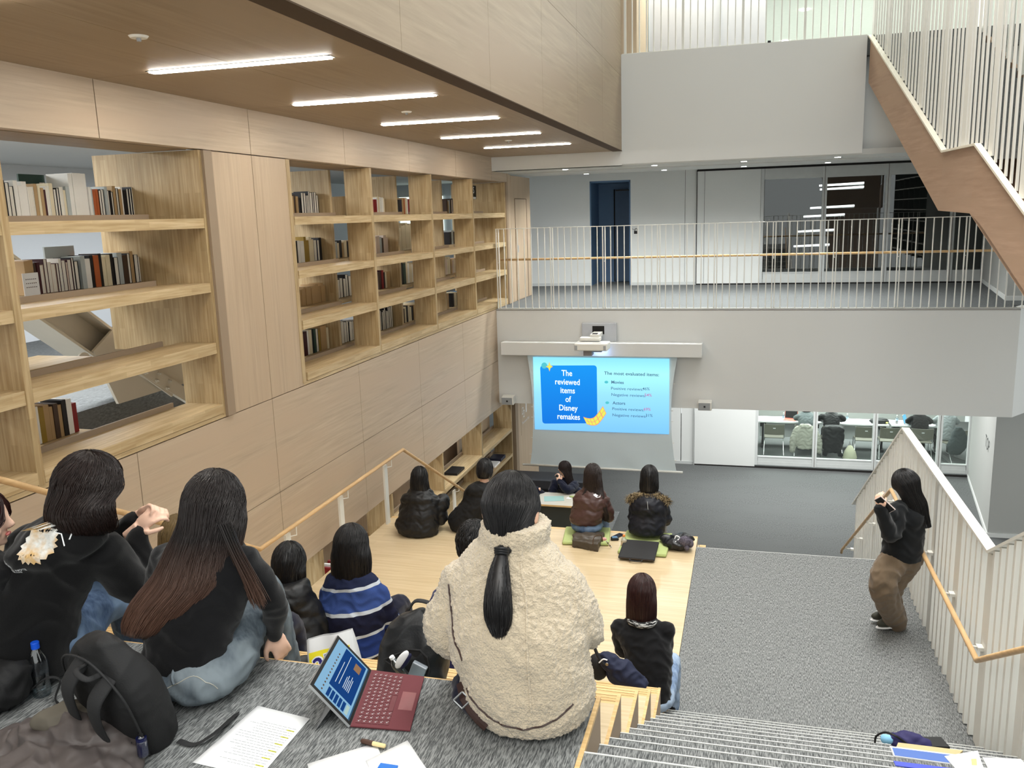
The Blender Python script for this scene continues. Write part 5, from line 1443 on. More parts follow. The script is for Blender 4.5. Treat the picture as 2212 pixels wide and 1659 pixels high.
# print on the back: a plain pale burst shape and the lettering under it
prm = streaks('white_back_print', (196, 196, 190), (232, 230, 224), (60, 60, 60), .8, .1, c3=(214, 176, 120), scale2=(16, 16, 16), hi=.6)
cx, cz = (-2.489, 2.380, 4.971)[0], (-2.489, 2.380, 4.971)[2]
mb = MB(); rnd = random.Random(4); N_ = 40; ring = []
for i in range(N_):
    a = 2 * math.pi * i / N_; k = (1.0 if i % 2 else .80) + .12 * rnd.random(); ring.append((cx - .008 + .068 * k * math.cos(a) + .02 * math.sin(a), cz + .075 * k * math.sin(a)))
def hit(x, z, off=.003):
    h = bv.ray_cast(V((x, -3, z)), V((0, 1, 0))); return (h[0] - V((0, off, 0))) if h[0] is not None else V((x, 2.35, z))
R0 = 6; prev = [hit(cx, cz)] * N_
for q in range(1, R0 + 1):
    cur = [hit(cx + (x - cx) * q / R0, cz + (z - cz) * q / R0) for x, z in ring]
    for i in range(N_):
        j = (i + 1) % N_
        if q == 1: mb.quad(prev[0], cur[i], cur[j])
        else: mb.quad(prev[i], cur[i], cur[j], prev[j])
    prev = cur
mb.obj('back_print', prm, o, smooth=True).data.transform(PT)
for pts in ([(cx + .05, cz + .05), (cx + .075, cz + .055), (cx + .095, cz + .035), (cx + .10, cz + .01)], [(cx + .045, cz + .035), (cx + .07, cz + .03), (cx + .09, cz - .01)]):
    MB().tube([hit(x, z, .002) for x, z in pts], .003, 4).obj('print_line', M['paper'], o).data.transform(PT)
q0 = V((-2.577, 2.360, 4.879)); h0 = bv.ray_cast(V((0, 0, CZ)), (q0 - V((0, 0, CZ))).normalized())
if h0[0] is not None:
    nn = h0[1].normalized(); ux = V((0, 0, 1)).cross(nn).normalized(); uy = nn.cross(ux)
    for s, dv, sz in (('DEATH NOTE', 0, .020), ('DEATHNOTE', -.017, .010)):
        me = text_mesh(s, sz, bold=.0007, font_scale=(.75, 1.0))
        for v in me.vertices:
            w_ = h0[0] + ux * v.co.x + uy * (v.co.y + dv); h = bv.ray_cast(w_ + nn * .1, -nn); v.co = ((h[0] if h[0] is not None else w_) + nn * .0025) - V(root)
        me.materials.clear(); me.materials.append(M['paper']); q = bpy.data.objects.new('print_lettering', me); COL.objects.link(q); q.parent = o

# --- 4 person at the very edge with glasses
root = (-2.98, 2.30, F2)
t = person('person at the picture edge with long reddish hair, thin glasses and white mask loops', root)
C4 = (-2.93, 2.44, 5.01)
C4 = ((-2.696, 2.440, 5.028)[0] - .085, 2.44, 5.03)
top(t, root, [(-3.1, 2.30, 4.40, .2, .15), (-3.09, 2.34, 4.65, .18, .13), (C4[0] - .02, 2.40, 4.84, .18, .11), (C4[0] - .01, 2.41, 4.90, .07, .07)], [[(-3.25, 2.4, 4.8), (-3.32, 2.5, 4.6), (-3.2, 2.7, 4.5)], [(C4[0] + .12, 2.42, 4.78), (C4[0] + .12, 2.5, 4.58), (C4[0], 2.7, 4.5)]], M['blackknit'], rad=(.05, .045, .04), vox=.014)
body(t, root, C4, 60, 5, (C4[0], 2.41, 4.90), [], mat=M['skin2'], vox=.008)
hair(t, root, C4, (.09, .10, .12), [(C4[0] - .01, 2.42, 4.95, .088, .10, 60), (C4[0] - .01, 2.40, 4.82, .095, .09, 66), (C4[0] - .005, 2.38, 4.70, .08, .07, 66)], hm_red, n=300, w=.0016, yaw=60, tilt=5, open_=60, seed=9)
PT = Matrix.Translation(-V(root)); g0 = (-2.727, 2.500, 5.000)
mb = MB(); n_ = 20
mb.tube([(g0[0] + .004 + .019 * math.cos(a), g0[1] + .006 * math.sin(a), g0[2] + .019 * math.sin(a)) for a in [2 * math.pi * i / n_ for i in range(n_ + 1)]], .0012, 5)
mb.tube([(g0[0] - .02, g0[1] - .002, g0[2] - .002), (g0[0] - .085, g0[1] - .06, g0[2] + .004)], .0016, 5)
mb.obj('glasses', M['greyplastic'], t).data.transform(PT)
MB().tube(cr_path([(g0[0] - .06, 2.44, g0[2] + .02), (g0[0] - .03, 2.47, g0[2] + .012), (g0[0] - .022, 2.475, g0[2] - .012), (g0[0] - .05, 2.46, g0[2] - .03)], 5), .003, 6).obj('mask_loop', M['paper'], t).data.transform(PT)

# --- 5 light brown head behind the long-haired person
root = (-2.62, 3.62, 3.704)
t = person('person with light olive brown hair, only the crown visible behind long brown hair', root)
C5 = (-2.970, 3.780, 4.435)
top(t, root, [(-2.62, 3.62, 3.74, .19, .15), (-2.6, 3.68, 4.0, .19, .14), (C5[0], 3.75, C5[2] - .22, .18, .11), (C5[0], 3.76, C5[2] - .15, .07, .07)], [[(C5[0] - .17, 3.75, C5[2] - .25), (C5[0] - .2, 3.9, C5[2] - .45), (C5[0] - .1, 4.0, 3.98)], [(C5[0] + .17, 3.75, C5[2] - .25), (C5[0] + .2, 3.9, C5[2] - .45), (C5[0] + .1, 4.0, 3.98)]], M['blackknit'], vox=.016)
body(t, root, C5, 0, 10, (C5[0], 3.76, C5[2] - .14), [], vox=.01)
hair(t, root, C5, (.095, .105, .125), [(C5[0], 3.77, C5[2] - .06, .1, .1), (C5[0], 3.76, C5[2] - .13, .09, .08)], hairmat('olive_brown_hair', (92, 74, 44), (120, 98, 62)), n=260, w=.0017, tilt=10, seed=11)
legs(t, root, [(-2.7, 3.66, 3.8), (-2.52, 3.66, 3.8)], [(-2.72, 4.05, 3.84), (-2.5, 4.05, 3.84)], [(-2.7, 4.12, 3.45), (-2.5, 4.12, 3.45)], M['navyp'], vox=.016)


def seated(label, root, C, sh, secs, mat, hm, hsecs, capr, arms=None, yaw=0, tilt=12, pants=None, rad=(.062, .052, .04), vox=.013, fold_=(.005, 22), disp=None, drop=.337, hn=260, hw=.002, open_=58, extra=None, kx=.13, skin=None, run=.50, name='sweater', pr=(.09, .07, .055), seed=1, hv=.2, hwave=.004, pel=(.18, .15, .09), knee=.06):
    """someone sitting on a tier, back to the camera; world coordinates"""
    x, y, z = root; t = person(label, root)
    nb = (C[0], C[1] - .03, C[2] - .15)
    if arms is None:
        arms = [[(sh[0][0] + .05, sh[0][1], sh[0][2] - .05), (sh[0][0] + .0, sh[0][1] + .08, sh[0][2] - .28), (x - .06, y + .34, z + .20)], [(sh[1][0] - .05, sh[1][1], sh[1][2] - .05), (sh[1][0] - .0, sh[1][1] + .08, sh[1][2] - .28), (x + .06, y + .34, z + .20)]]
    g_ = top(t, root, secs, arms, mat, name, rad=rad, vox=vox, fold_=fold_, disp=disp, extra=extra)
    body(t, root, C, yaw, tilt, nb, arms, [(tuple(arms[0][-1]), (.5, 1, 0), (0, 0, 1), 1.0), (tuple(arms[1][-1]), (-.5, 1, 0), (0, 0, 1), 1.0, dict(side=-1))], vox=.009, mat=skin or M['skin'])
    h_ = hair(t, root, C, capr, hsecs, hm, n=hn, w=hw, yaw=yaw, tilt=tilt, open_=open_, seed=seed, end_var=hv, wave=hwave)
    l_ = legs(t, root, [(x - .10, y + .04, z + .085), (x + .10, y + .04, z + .085)], [(x - kx, y + .42, z + .09 + knee), (x + kx, y + .42, z + .09 + knee)], [(x - kx, y + run, z - drop + .08), (x + kx, y + run, z - drop + .08)], pants or M['navyp'], pelvis=((x, y, z + .09), pel), r=pr, vox=.014)
    return t, g_, h_, l_

# --- 6 small black puffer jacket beside the wall rail
rt = (-2.75, 4.40, 3.368)
rt = ((-2.732, 4.400, 3.460)[0], 4.40, 3.368)
C = (-2.743, 4.500, 4.012)
PX_ = lambda n, dz=.165, amp=.010: puff(dz, amp)
seated('person in short black puffer jacket with short black hair beside the handrail', rt, C, ((C[0] - .21, 4.45, C[2] - .27), (C[0] + .19, 4.45, C[2] - .25)),
       [(rt[0] - .02, 4.38, 3.40, .24, .17), (rt[0] - .03, 4.38, 3.56, .27, .19), (C[0] - .03, 4.42, C[2] - .38, .26, .17), (C[0], 4.44, C[2] - .24, .20, .14), (C[0], 4.45, C[2] - .15, .12, .11)], M['blackpuff'], hm_black,
       [(C[0], C[1] - .01, C[2] - .05, .10, .11, 62), (C[0], C[1] - .01, C[2] - .12, .098, .105, 66), (C[0], C[1], C[2] - .15, .08, .09, 70)], (.10, .112, .128),
       rad=(.088, .078, .055), disp=puff(.12, .010), extra=lambda mb: (torso(mb, [(C[0] - .01, 4.42, C[2] - .26, .17, .15), (C[0], 4.42, C[2] - .18, .185, .145), (C[0], 4.44, C[2] - .10, .14, .12)]), mb.ball((C[0] - .04, 4.30, C[2] - .30), (.17, .07, .09))), name='puffer_jacket', seed=21)

# --- 7 striped sweater
rt = ((-2.376, 4.620, 3.448)[0], 4.62, 3.368)
C = (-2.408, 4.700, 4.076)


def stripe_mat(z_off):
    m, nt, b = new_mat('striped_knit'); L = nt.links.new
    tc = nt.nodes.new('ShaderNodeTexCoord'); sx = nt.nodes.new('ShaderNodeSeparateXYZ'); L(tc.outputs['Object'], sx.inputs[0])
    ab = nt.nodes.new('ShaderNodeMath'); ab.operation = 'MULTIPLY_ADD'; ab.inputs[1].default_value = -.12; L(sx.outputs['X'], ab.inputs[0]); L(sx.outputs['Z'], ab.inputs[2])
    mr = nt.nodes.new('ShaderNodeMapRange'); mr.inputs['From Min'].default_value = 0; mr.inputs['From Max'].default_value = .70; L(ab.outputs[0], mr.inputs['Value'])
    cr = nt.nodes.new('ShaderNodeValToRGB'); cr.color_ramp.interpolation = 'CONSTANT'; L(mr.outputs[0], cr.inputs[0])
    nv, bl, pa, dk = (34, 44, 82), (50, 70, 124), (178, 184, 190), (24, 26, 46)
    els = [(0, dk), (.03, pa), (.05, (32, 50, 104)), (.235, pa), (.265, dk), (.44, pa), (.47, bl), (.645, pa), (.675, (28, 34, 58)), (.95, (28, 34, 58))]
    cr.color_ramp.elements[0].color = srgb(els[0][1]); cr.color_ramp.elements[0].position = 0
    cr.color_ramp.elements[1].color = srgb(els[-1][1]); cr.color_ramp.elements[1].position = .95
    for p, c in els[1:-1]: e = cr.color_ramp.elements.new(p); e.color = srgb(c)
    L(cr.outputs[0], b.inputs['Base Color']); b.inputs['Roughness'].default_value = .9; b.inputs['Specular IOR Level'].default_value = .15
    n = nt.nodes.new('ShaderNodeTexNoise'); n.inputs['Scale'].default_value = 220; bp = nt.nodes.new('ShaderNodeBump'); bp.inputs['Strength'].default_value = .4; bp.inputs['Distance'].default_value = .003
    L(tc.outputs['Object'], n.inputs['Vector']); L(n.outputs['Fac'], bp.inputs['Height']); L(bp.outputs[0], b.inputs['Normal'])
    return m


seated('person with long straight black hair in navy sweater with pale stripes', rt, C, ((C[0] - .19, 4.68, C[2] - .28), (C[0] + .22, 4.68, C[2] - .26)),
       [(rt[0] - .02, 4.60, 3.395, .225, .16), (rt[0] - .02, 4.60, 3.50, .215, .15), (rt[0] - .01, 4.62, 3.66, .215, .15), (C[0] + .01, 4.65, C[2] - .34, .225, .14), (C[0] + .01, 4.66, C[2] - .22, .18, .12), (C[0], 4.67, C[2] - .15, .07, .07)], stripe_mat(0), hm_black,
       [(C[0], C[1] - .01, C[2] - .05, .12, .118, 58), (C[0], C[1] - .015, C[2] - .13, .128, .115, 62), (C[0], C[1] - .03, C[2] - .21, .125, .10, 66), (C[0], C[1] - .045, C[2] - .26, .125, .08, 70)], (.108, .118, .132), rad=(.07, .062, .045), hn=500, hw=.0018, seed=23, hwave=.002, hv=.08, vox=.011)

# --- 8 short-haired person in navy sweater
rt = (-1.60, 4.60, 3.368)
C = (-1.619, 4.800, 4.117)
seated('person with short cropped black hair in plain navy sweater, partly behind cream fleece', rt, C, ((C[0] - .19, 4.74, C[2] - .27), (C[0] + .21, 4.74, C[2] - .27)),
       [(rt[0], 4.60, 3.40, .19, .15), (rt[0] - .01, 4.62, 3.62, .20, .15), (C[0] - .04, 4.70, C[2] - .38, .23, .14), (C[0], 4.75, C[2] - .23, .18, .115), (C[0], 4.77, C[2] - .15, .07, .07)], M['navyknit'], hm_black,
       [(C[0], C[1] - .005, C[2] - .03, .098, .112, 70), (C[0], C[1] - .012, C[2] - .075, .088, .098, 84), (C[0], C[1] - .02, C[2] - .115, .062, .075, 100)], (.102, .116, .130), hn=420, hw=.0022, seed=25, hwave=.012, hv=.35, rad=(.072, .06, .045))

# --- 9 black sweater with light jeans
rt = ((-0.611, 5.450, 2.898)[0], 5.45, 2.694)
C = (-0.669, 5.620, 3.492)
tt, g_, h_, l_ = seated('person in black sweater and light blue jeans with straight dark red hair', rt, C, ((C[0] - .165, 5.58, C[2] - .26), (C[0] + .185, 5.58, C[2] - .24)),
       [(rt[0], 5.44, 2.80, .165, .13), (rt[0], 5.46, 2.92, .165, .13), (rt[0], 5.50, 3.08, .17, .125), (C[0] + .01, 5.56, C[2] - .28, .185, .12), (C[0] + .01, 5.58, C[2] - .21, .13, .09), (C[0], 5.59, C[2] - .15, .06, .06)], M['blackknit'], hm_red,
       [(C[0], C[1] - .01, C[2] - .06, .102, .108, 60), (C[0], C[1] - .02, C[2] - .16, .103, .095, 66), (C[0] - .005, C[1] - .04, C[2] - .23, .098, .07, 72)], (.098, .11, .128), pants=M['jean_l'], rad=(.062, .054, .042), kx=.13, hn=420, hw=.0018, seed=27, hwave=.0015, hv=.12, vox=.011,
       arms=[[(C[0] - .155, 5.58, C[2] - .27), (C[0] - .13, 5.62, C[2] - .46), (C[0] - .04, 5.80, C[2] - .50)], [(C[0] + .175, 5.58, C[2] - .25), (C[0] + .15, 5.62, C[2] - .45), (C[0] + .07, 5.80, C[2] - .50)]])
scf = MB(); scf.tube([(C[0] + .01 + .085 * math.cos(a), 5.565 + .075 * math.sin(a), C[2] - .19) for a in [math.pi * (1 + k / 12) for k in range(13)]], [.022] * 13, 10)
scm = streaks('black_white_scarf', (20, 20, 22), (190, 190, 188), (20, 20, 160), .9, .2, lo=.5, hi=.56)
scf.obj('scarf', scm, tt, smooth=True).data.transform(Matrix.Translation(-V(rt)))

# --- 10 fur trimmed hood
rt = (-1.07, 9.36, ST)
C = (-1.046, 9.420, 3.108)
tt, g_, h_, l_ = seated('person in dark navy parka with fur trimmed hood on a green cushion', (rt[0], 9.36, ST + .05), C, ((C[0] - .19, 9.40, C[2] - .27), (C[0] + .19, 9.40, C[2] - .27)),
       [(rt[0] + .0, 9.34, 2.45, .20, .15), (rt[0] + .0, 9.34, 2.52, .215, .16), (C[0], 9.37, 2.66, .205, .15), (C[0], 9.38, 2.80, .225, .15), (C[0], 9.40, C[2] - .23, .17, .13), (C[0], 9.41, C[2] - .15, .08, .08)], flat('navy_parka', (15, 17, 27), .6, bump=.3, bs=50), hm_black,
       [(C[0], C[1] - .01, C[2] - .06, .105, .108, 58), (C[0], C[1] - .02, C[2] - .14, .105, .10, 62), (C[0], C[1] - .03, C[2] - .19, .09, .07, 66)], (.10, .11, .13), rad=(.075, .065, .05), disp=puff(.14, .007), name='parka', pants=M['sock'], seed=31, hn=200,
       extra=lambda mb: mb.ball((C[0] + .0, 9.28, C[2] - .34), (.14, .08, .12)), pel=(.20, .17, .075))
P10 = Matrix.Translation(-V((rt[0], 9.36, ST + .05)))
fur = streaks('tan_fur', (96, 80, 56), (186, 166, 128), (90, 90, 90), .9, 0, c3=(60, 50, 38), scale2=(40, 40, 40)); rnd = random.Random(3)
mb = MB(); arc = [V((C[0] + .225 * math.sin(a), 9.33 + .03 * math.cos(a) - .035 * (1 - abs(math.sin(a))), C[2] - .20 - .07 * abs(math.sin(a)) ** 3)) for a in [math.radians(-90 + 180 * k / 20) for k in range(21)]]
mb.tube(arc, .028, 8)
for s in range(1500):
    k = rnd.random() * 19.9; a = int(k); p = arc[a].lerp(arc[a + 1], k - a); d = V((rnd.gauss(0, 1), rnd.gauss(-.4, 1), rnd.gauss(.1, 1))).normalized(); L_ = .04 + .03 * rnd.random()
    sag = V((rnd.gauss(0, .008), 0, -.012)); mb.tube([p + d * .015, p + d * L_ * .6, p + d * L_ + sag], [.0035, .0028, .0006], 3, cap=False)
mb.obj('fur_trim', fur, g_).data.transform(P10)
mb = MB(); mb.tube([(C[0] + .0, 9.215, C[2] - .24), (C[0] + .008, 9.205, C[2] - .32), (C[0] + .015, 9.225, C[2] - .40)], .004, 5); mb.obj('hood_zip', M['greyplastic'], g_).data.transform(P10)

tt.location.y += .12
# --- 11 brown puffer vest
rt = (-1.77, 9.34, ST + .05)
C = (-1.699, 9.400, 3.107)
tt, g_, h_, l_ = seated('person in glossy brown puffer jacket with very long loose dark hair', rt, C, ((C[0] - .20, 9.38, C[2] - .25), (C[0] + .17, 9.38, C[2] - .25)),
       [(rt[0], 9.32, 2.54, .175, .14), (rt[0], 9.32, 2.60, .20, .155), (C[0] - .02, 9.34, 2.72, .20, .15), (C[0] - .02, 9.36, C[2] - .26, .205, .15), (C[0], 9.38, C[2] - .18, .12, .10), (C[0], 9.38, C[2] - .13, .10, .09)], M['vest'], hairmat('soft_dark_hair', (24, 18, 17), (52, 40, 36)),
       [(C[0], C[1] - .01, C[2] - .06, .105, .108, 58), (C[0] + .01, C[1] - .03, C[2] - .15, .11, .09, 66), (C[0] + .06, C[1] - .09, C[2] - .24, .085, .05, 76), (C[0] + .115, C[1] - .10, C[2] - .36, .055, .045, 76), (C[0] + .16, C[1] - .09, C[2] - .47, .04, .035, 76), (C[0] + .17, C[1] - .09, C[2] - .53, .02, .02, 76)], (.10, .11, .13),
       rad=(.08, .07, .05), disp=puff(.13, .014), name='puffer_jacket', pants=M['jean_b'], seed=33, hn=500, hw=.002, pel=(.19, .16, .085))
P11 = Matrix.Translation(-V(rt)); bv = bvh_of(g_, rt); rnd = random.Random(9); mb = MB()
for s in range(70):
    j = rnd.gauss(0, .007); q = cr_path([(C[0] - .05 + j, C[1] - .10, C[2] - .13), (C[0] - .10 + j, C[1] - .14, C[2] - .24), (C[0] - .15 + j * 2, C[1] - .15, C[2] - .36)], 4); mb.tube(q, [.002] * (len(q) - 1) + [.0005], 3, cap=False)
mb.obj('side_lock', h_.data.materials[0], h_, smooth=True).data.transform(P11)
lx, lz = C[0] + .075, C[2] - .215
mb = MB(); mb.quad(*[drape(bv, [p], off=.004)[0] for p in ((lx - .045, lz + .016), (lx - .02, lz + .026), (lx + .0, lz + .018), (lx + .012, lz + .022), (lx + .035, lz + .012), (lx + .035, lz - .012), (lx + .0, lz - .014), (lx - .018, lz - .004))])
mb.obj('white_emblem', M['paper'], g_).data.transform(P11)

tt.location.y += .10
# --- 12 black long puffer at the stage corner, 13 black hooded one
rt = (-3.78, 9.20, ST)
C = (-3.773, 9.260, 3.042)
seated('person in long black puffer coat seated by the handrail corner', rt, C, ((C[0] - .20, 9.22, C[2] - .24), (C[0] + .22, 9.24, C[2] - .26)),
       [(rt[0] - .0, 9.16, 2.37, .25, .19), (rt[0] - .02, 9.17, 2.48, .27, .21), (C[0] + .02, 9.20, 2.68, .23, .18), (C[0] + .02, 9.22, C[2] - .26, .215, .15), (C[0] + .01, 9.24, C[2] - .17, .15, .12), (C[0], 9.25, C[2] - .12, .09, .09)], M['blackpuff'], hm_black,
       [(C[0], C[1] - .01, C[2] - .06, .108, .11, 58), (C[0] + .01, C[1] - .02, C[2] - .14, .115, .10, 62), (C[0] + .04, C[1] - .02, C[2] - .20, .11, .09, 66)], (.10, .11, .13), rad=(.09, .085, .055), disp=puff(.15, .010), name='puffer_coat', seed=35, hn=200,
       extra=lambda mb: (mb.ball((C[0] - .0, 9.13, C[2] - .24), (.20, .08, .08)), mb.ball((C[0] + .25, 9.34, C[2] - .34), (.09, .12, .11))), pants=M['blackknit'])
rt = (-3.22, 9.42, ST)
C = (-3.025, 9.520, 3.106)
seated('person in black hooded coat beside the lower handrail, partly behind the ponytail', rt, C, ((C[0] - .22, 9.46, C[2] - .27), (C[0] + .16, 9.46, C[2] - .27)),
       [(rt[0] - .0, 9.38, 2.37, .22, .17), (rt[0] - .02, 9.40, 2.52, .23, .18), (C[0] - .06, 9.42, 2.72, .21, .16), (C[0] - .04, 9.45, C[2] - .24, .19, .13), (C[0], 9.47, C[2] - .15, .09, .09)], flat('matte_black_coat', (13, 13, 15), .8, bump=.2, bs=50), hm_black,
       [(C[0], C[1] - .01, C[2] - .04, .098, .108, 66), (C[0], C[1] - .015, C[2] - .10, .085, .095, 84)], (.098, .11, .126), rad=(.085, .075, .055), name='hooded_coat', seed=37, hn=160, extra=lambda mb: mb.ball((C[0] - .05, 9.36, C[2] - .24), (.15, .08, .09)), pants=M['blackknit'])

# --- 14 presenter with microphone
root = (-2.76, 13.42, .9)
t = person('person holding a microphone at the pale table, face turned to the wall', root); C = (-2.864, 13.400, 1.955)
M['navysw'] = knit('dark_navy_sweatshirt', (22, 26, 44))
mic = (-2.933, 13.200, 1.853)
arms = [[(C[0] - .17, 13.40, C[2] - .27), (C[0] - .24, 13.22, C[2] - .46), (C[0] - .42, 13.10, 1.66)], [(C[0] + .16, 13.40, C[2] - .28), (C[0] + .10, 13.14, 1.67), (mic[0] + .02, 13.20, mic[2] - .06)]]
top(t, root, [(-2.76, 13.46, 1.36, .19, .16), (-2.76, 13.44, 1.56, .19, .15), (C[0] + .02, 13.42, C[2] - .32, .20, .13), (C[0] + .01, 13.41, C[2] - .20, .14, .10), (C[0], 13.41, C[2] - .15, .06, .06)], arms, M['navysw'], 'sweatshirt', rad=(.08, .07, .05), vox=.012, fold_=(.006, 20))
body(t, root, C, 262, 2, (C[0], 13.42, C[2] - .15), arms, [((mic[0] + .015, 13.20, mic[2] - .07), (-.2, .05, 1), (.6, -.8, 0), 1.0), ((C[0] - .40, 13.10, 1.665), (-1, -.1, -.15), (0, 0, 1), 1.0)], vox=.007, mat=M['skin2'])
hair(t, root, C, (.10, .112, .13), [(C[0] + .01, C[1] + .0, C[2] - .06, .105, .10, 70), (C[0] + .04, C[1] + .0, C[2] - .18, .12, .09, 80), (C[0] + .09, C[1] - .01, C[2] - .28, .11, .08, 84)], hm_red, n=300, hw=0) if False else hair(t, root, C, (.10, .112, .13), [(C[0] + .01, C[1], C[2] - .06, .10, .105, 72), (C[0] + .03, C[1], C[2] - .17, .10, .10, 84), (C[0] + .07, C[1] - .02, C[2] - .27, .10, .08, 88)], hairmat('presenter_hair', (24, 17, 18), (44, 30, 30)), n=300, w=.002, yaw=262, tilt=2, open_=62, seed=39)
lg = legs(t, root, [(-2.86, 13.42, 1.36), (-2.66, 13.42, 1.36)], [(-2.88, 13.02, 1.42), (-2.66, 13.02, 1.40)], [(-2.86, 12.98, 1.0), (-2.66, 12.98, 1.0)], M['navyp'], pelvis=((-2.76, 13.46, 1.38), (.18, .16, .1)), toes=[(0, -1, 0), (0, -1, 0)], vox=.014)
s_ = thing('stool', 'dark low stool under the presenter', 'stool', (-2.76, 13.46, .9)); MB().lathe([(0, .40), (.18, .40), (.18, .36), (0, .36)], (0, 0, 0), 20).obj('seat', M['black'], s_)
for a in range(4): MB().tube([(.13 * math.cos(a * 1.57 + .8), .13 * math.sin(a * 1.57 + .8), .37), (.16 * math.cos(a * 1.57 + .8), .16 * math.sin(a * 1.57 + .8), 0)], .012, 6).obj('leg', M['black'], s_)
t = thing('microphone', 'black handheld microphone at the mouth of the presenter', 'microphone', (mic[0], 13.20, mic[2]))
mb = MB().tube([(.0, 0, -.17), (-.01, 0, -.04), (-.015, 0, .0)], [.011, .014, .018], 10); mb.obj('grip', M['black'], t, smooth=True); MB().ball((-.02, 0, .03), .027).obj('grille_head', M['black'], t, smooth=True)

# --- 15 standing person with phone, leaning on the rail
root = (1.28, 7.60, ST)
t = person('person standing on the landing with a phone, leaning on the railing', root)
C = (1.336, 7.580, 3.767)
arms = [[(1.270, 7.500, 3.564), (1.211, 7.400, 3.370), (1.104, 7.320, 3.625)], [(1.425, 7.660, 3.518), (1.366, 7.600, 3.284), (1.204, 7.420, 3.555)]]
M['cord'] = knit('black_cardigan', (24, 26, 28))
top(t, root, [(1.332, 7.580, 3.099) + (.165, .14), (1.337, 7.580, 3.206) + (.165, .14), (1.348, 7.580, 3.354) + (.155, .13), (1.358, 7.580, 3.500) + (.15, .14), (1.369, 7.580, 3.576) + (.10, .10), (1.366, 7.580, 3.617) + (.06, .06)], arms, M['cord'], 'cardigan', rad=(.078, .074, .05), vox=.010, fold_=(.007, 16))
body(t, root, C, 300, 26, (1.375, 7.580, 3.593), arms, [((1.108, 7.320, 3.617), (-.25, .1, .9), (-.7, -.5, .2), 1.0), ((1.216, 7.420, 3.540), (-.6, -.1, .7), (.5, -.8, 0), 1.0, dict(side=-1))], vox=.0065, mat=M['skin2'])
q1, q2, q3 = (1.396, 7.580, 3.606), (1.422, 7.580, 3.525), (1.451, 7.580, 3.403)
hair(t, root, C, (.108, .112, .132), [(C[0] + .015, 7.58, C[2] - .06, .105, .108, 60), (q1[0] + .0, 7.57, C[2] - .15, .105, .10, 70), (q2[0] + .0, 7.57, C[2] - .25, .10, .09, 76), (q3[0] + .01, 7.57, C[2] - .36, .085, .075, 80)], hm_black, n=500, w=.0018, yaw=300, tilt=26, open_=60, seed=41, wave=.002, lift=.004)
kn = (1.138, 7.420, 2.909)
legs(t, root, [(1.27, 7.56, 3.08), (1.40, 7.64, 3.08)], [(kn[0] + .035, 7.42, kn[2]), (1.26, 7.64, 2.80)], [(1.346, 7.740, 2.440), (1.33, 7.86, 2.44)], M['brownpants'], r=(.12, .115, .10), pelvis=((1.345, 7.60, 3.10), (.155, .14, .12)), toes=[(-.85, -.45, 0), (-.9, -.3, 0)], fold_=(.009, 14), vox=.011, shoemat=flat('olive_shoe', (60, 60, 50), .6))
ph = thing('smartphone', 'black smartphone with pale case held by the standing person', 'phone', (1.132, 7.300, 3.665))
Rp = Matrix.Rotation(.75, 3, 'Y') @ Matrix.Rotation(.55, 3, 'X')
MB().box(-.082, .082, -.005, .005, -.04, .04, Rp).obj('case', flat('pale_pink_case', (214, 196, 190), .5), ph, bevel=.004); MB().box(-.076, .076, -.0065, -.0052, -.035, .035, Rp).obj('display', M['black'], ph)


# --- people in the meeting room
def roomer(label, x, y, zh, jm, hm, shw=.20, coat=None, head=True, pants=None, rgt=.0):
    root = (x, y, 0); t = person(label, root); C = (x, y + .22, zh)
    arms = [[(x - shw + .03, y + .12, zh - .28), (x - shw - .06, y + .2, .85), (x - .12, y + .45, .76)], [(x + shw - .03, y + .12, zh - .28), (x + shw + .06, y + .2, .85), (x + .12, y + .45, .76)]]
    g_ = top(t, root, [(x, y, .47, .19, .14), (x, y + .02, .62, .19, .14), (x, y + .08, .85, .20, .13), (x, y + .14, zh - .25, .19, .12), (x, y + .18, zh - .15, .07, .07)], arms, jm, 'hooded_top', rad=(.07, .06, .045), vox=.016)
    body(t, root, C, 0, 20, (x, y + .19, zh - .15), arms, [(tuple(arms[0][-1]), (.3, 1, 0), (0, 0, 1), 1.0), (tuple(arms[1][-1]), (-.3, 1, 0), (0, 0, 1), 1.0, dict(side=-1))], vox=.010)
    hair(t, root, C, (.10, .11, .13), [(x, y + .2, zh - .07, .10, .10), (x, y + .18, zh - .18, .10, .09)], hm, n=60, w=.003, seed=51)
    legs(t, root, [(x - .1, y, .52), (x + .1, y, .52)], [(x - .14, y + .42, .52), (x + .14, y + .42, .52)], [(x - .14, y + .30, .09), (x + .14, y + .30, .09)], pants or M['blackknit'], vox=.018)
    return t, g_


roomer('person in grey hooded sweatshirt at the white table behind glass', 1.50, 22.02, 1.20, flat('grey_hoodie', (112, 120, 122), .8, bump=.3), hm_black)
t = thing('hung_coat', 'pale beige puffer coat draped over the chair back behind glass', 'coat', (1.45, 21.65, .78))
mb = MB(); torso(mb, [(1.45, 21.60, .22, .17, .07), (1.45, 21.59, .45, .20, .09), (1.45, 21.60, .70, .20, .10), (1.45, 21.63, .84, .13, .09)]); limb(mb, [(1.26, 21.62, .72), (1.18, 21.58, .45), (1.16, 21.6, .18)], (.08, .09, .07)); limb(mb, [(1.64, 21.62, .72), (1.76, 21.58, .45), (1.79, 21.6, .18)], (.08, .085, .07)); mb.ball((1.45, 21.56, .80), (.14, .07, .07))
solid('coat_body', mb, flat('beige_puffer', (178, 176, 164), .6, bump=.3), t, (1.45, 21.65, .78), vox=.016, fold_=(.008, 20))
t_, g_ = roomer('person in long black coat at the white table behind glass', 2.09, 22.02, 1.22, M['blackpuff'], hm_dark, shw=.24)
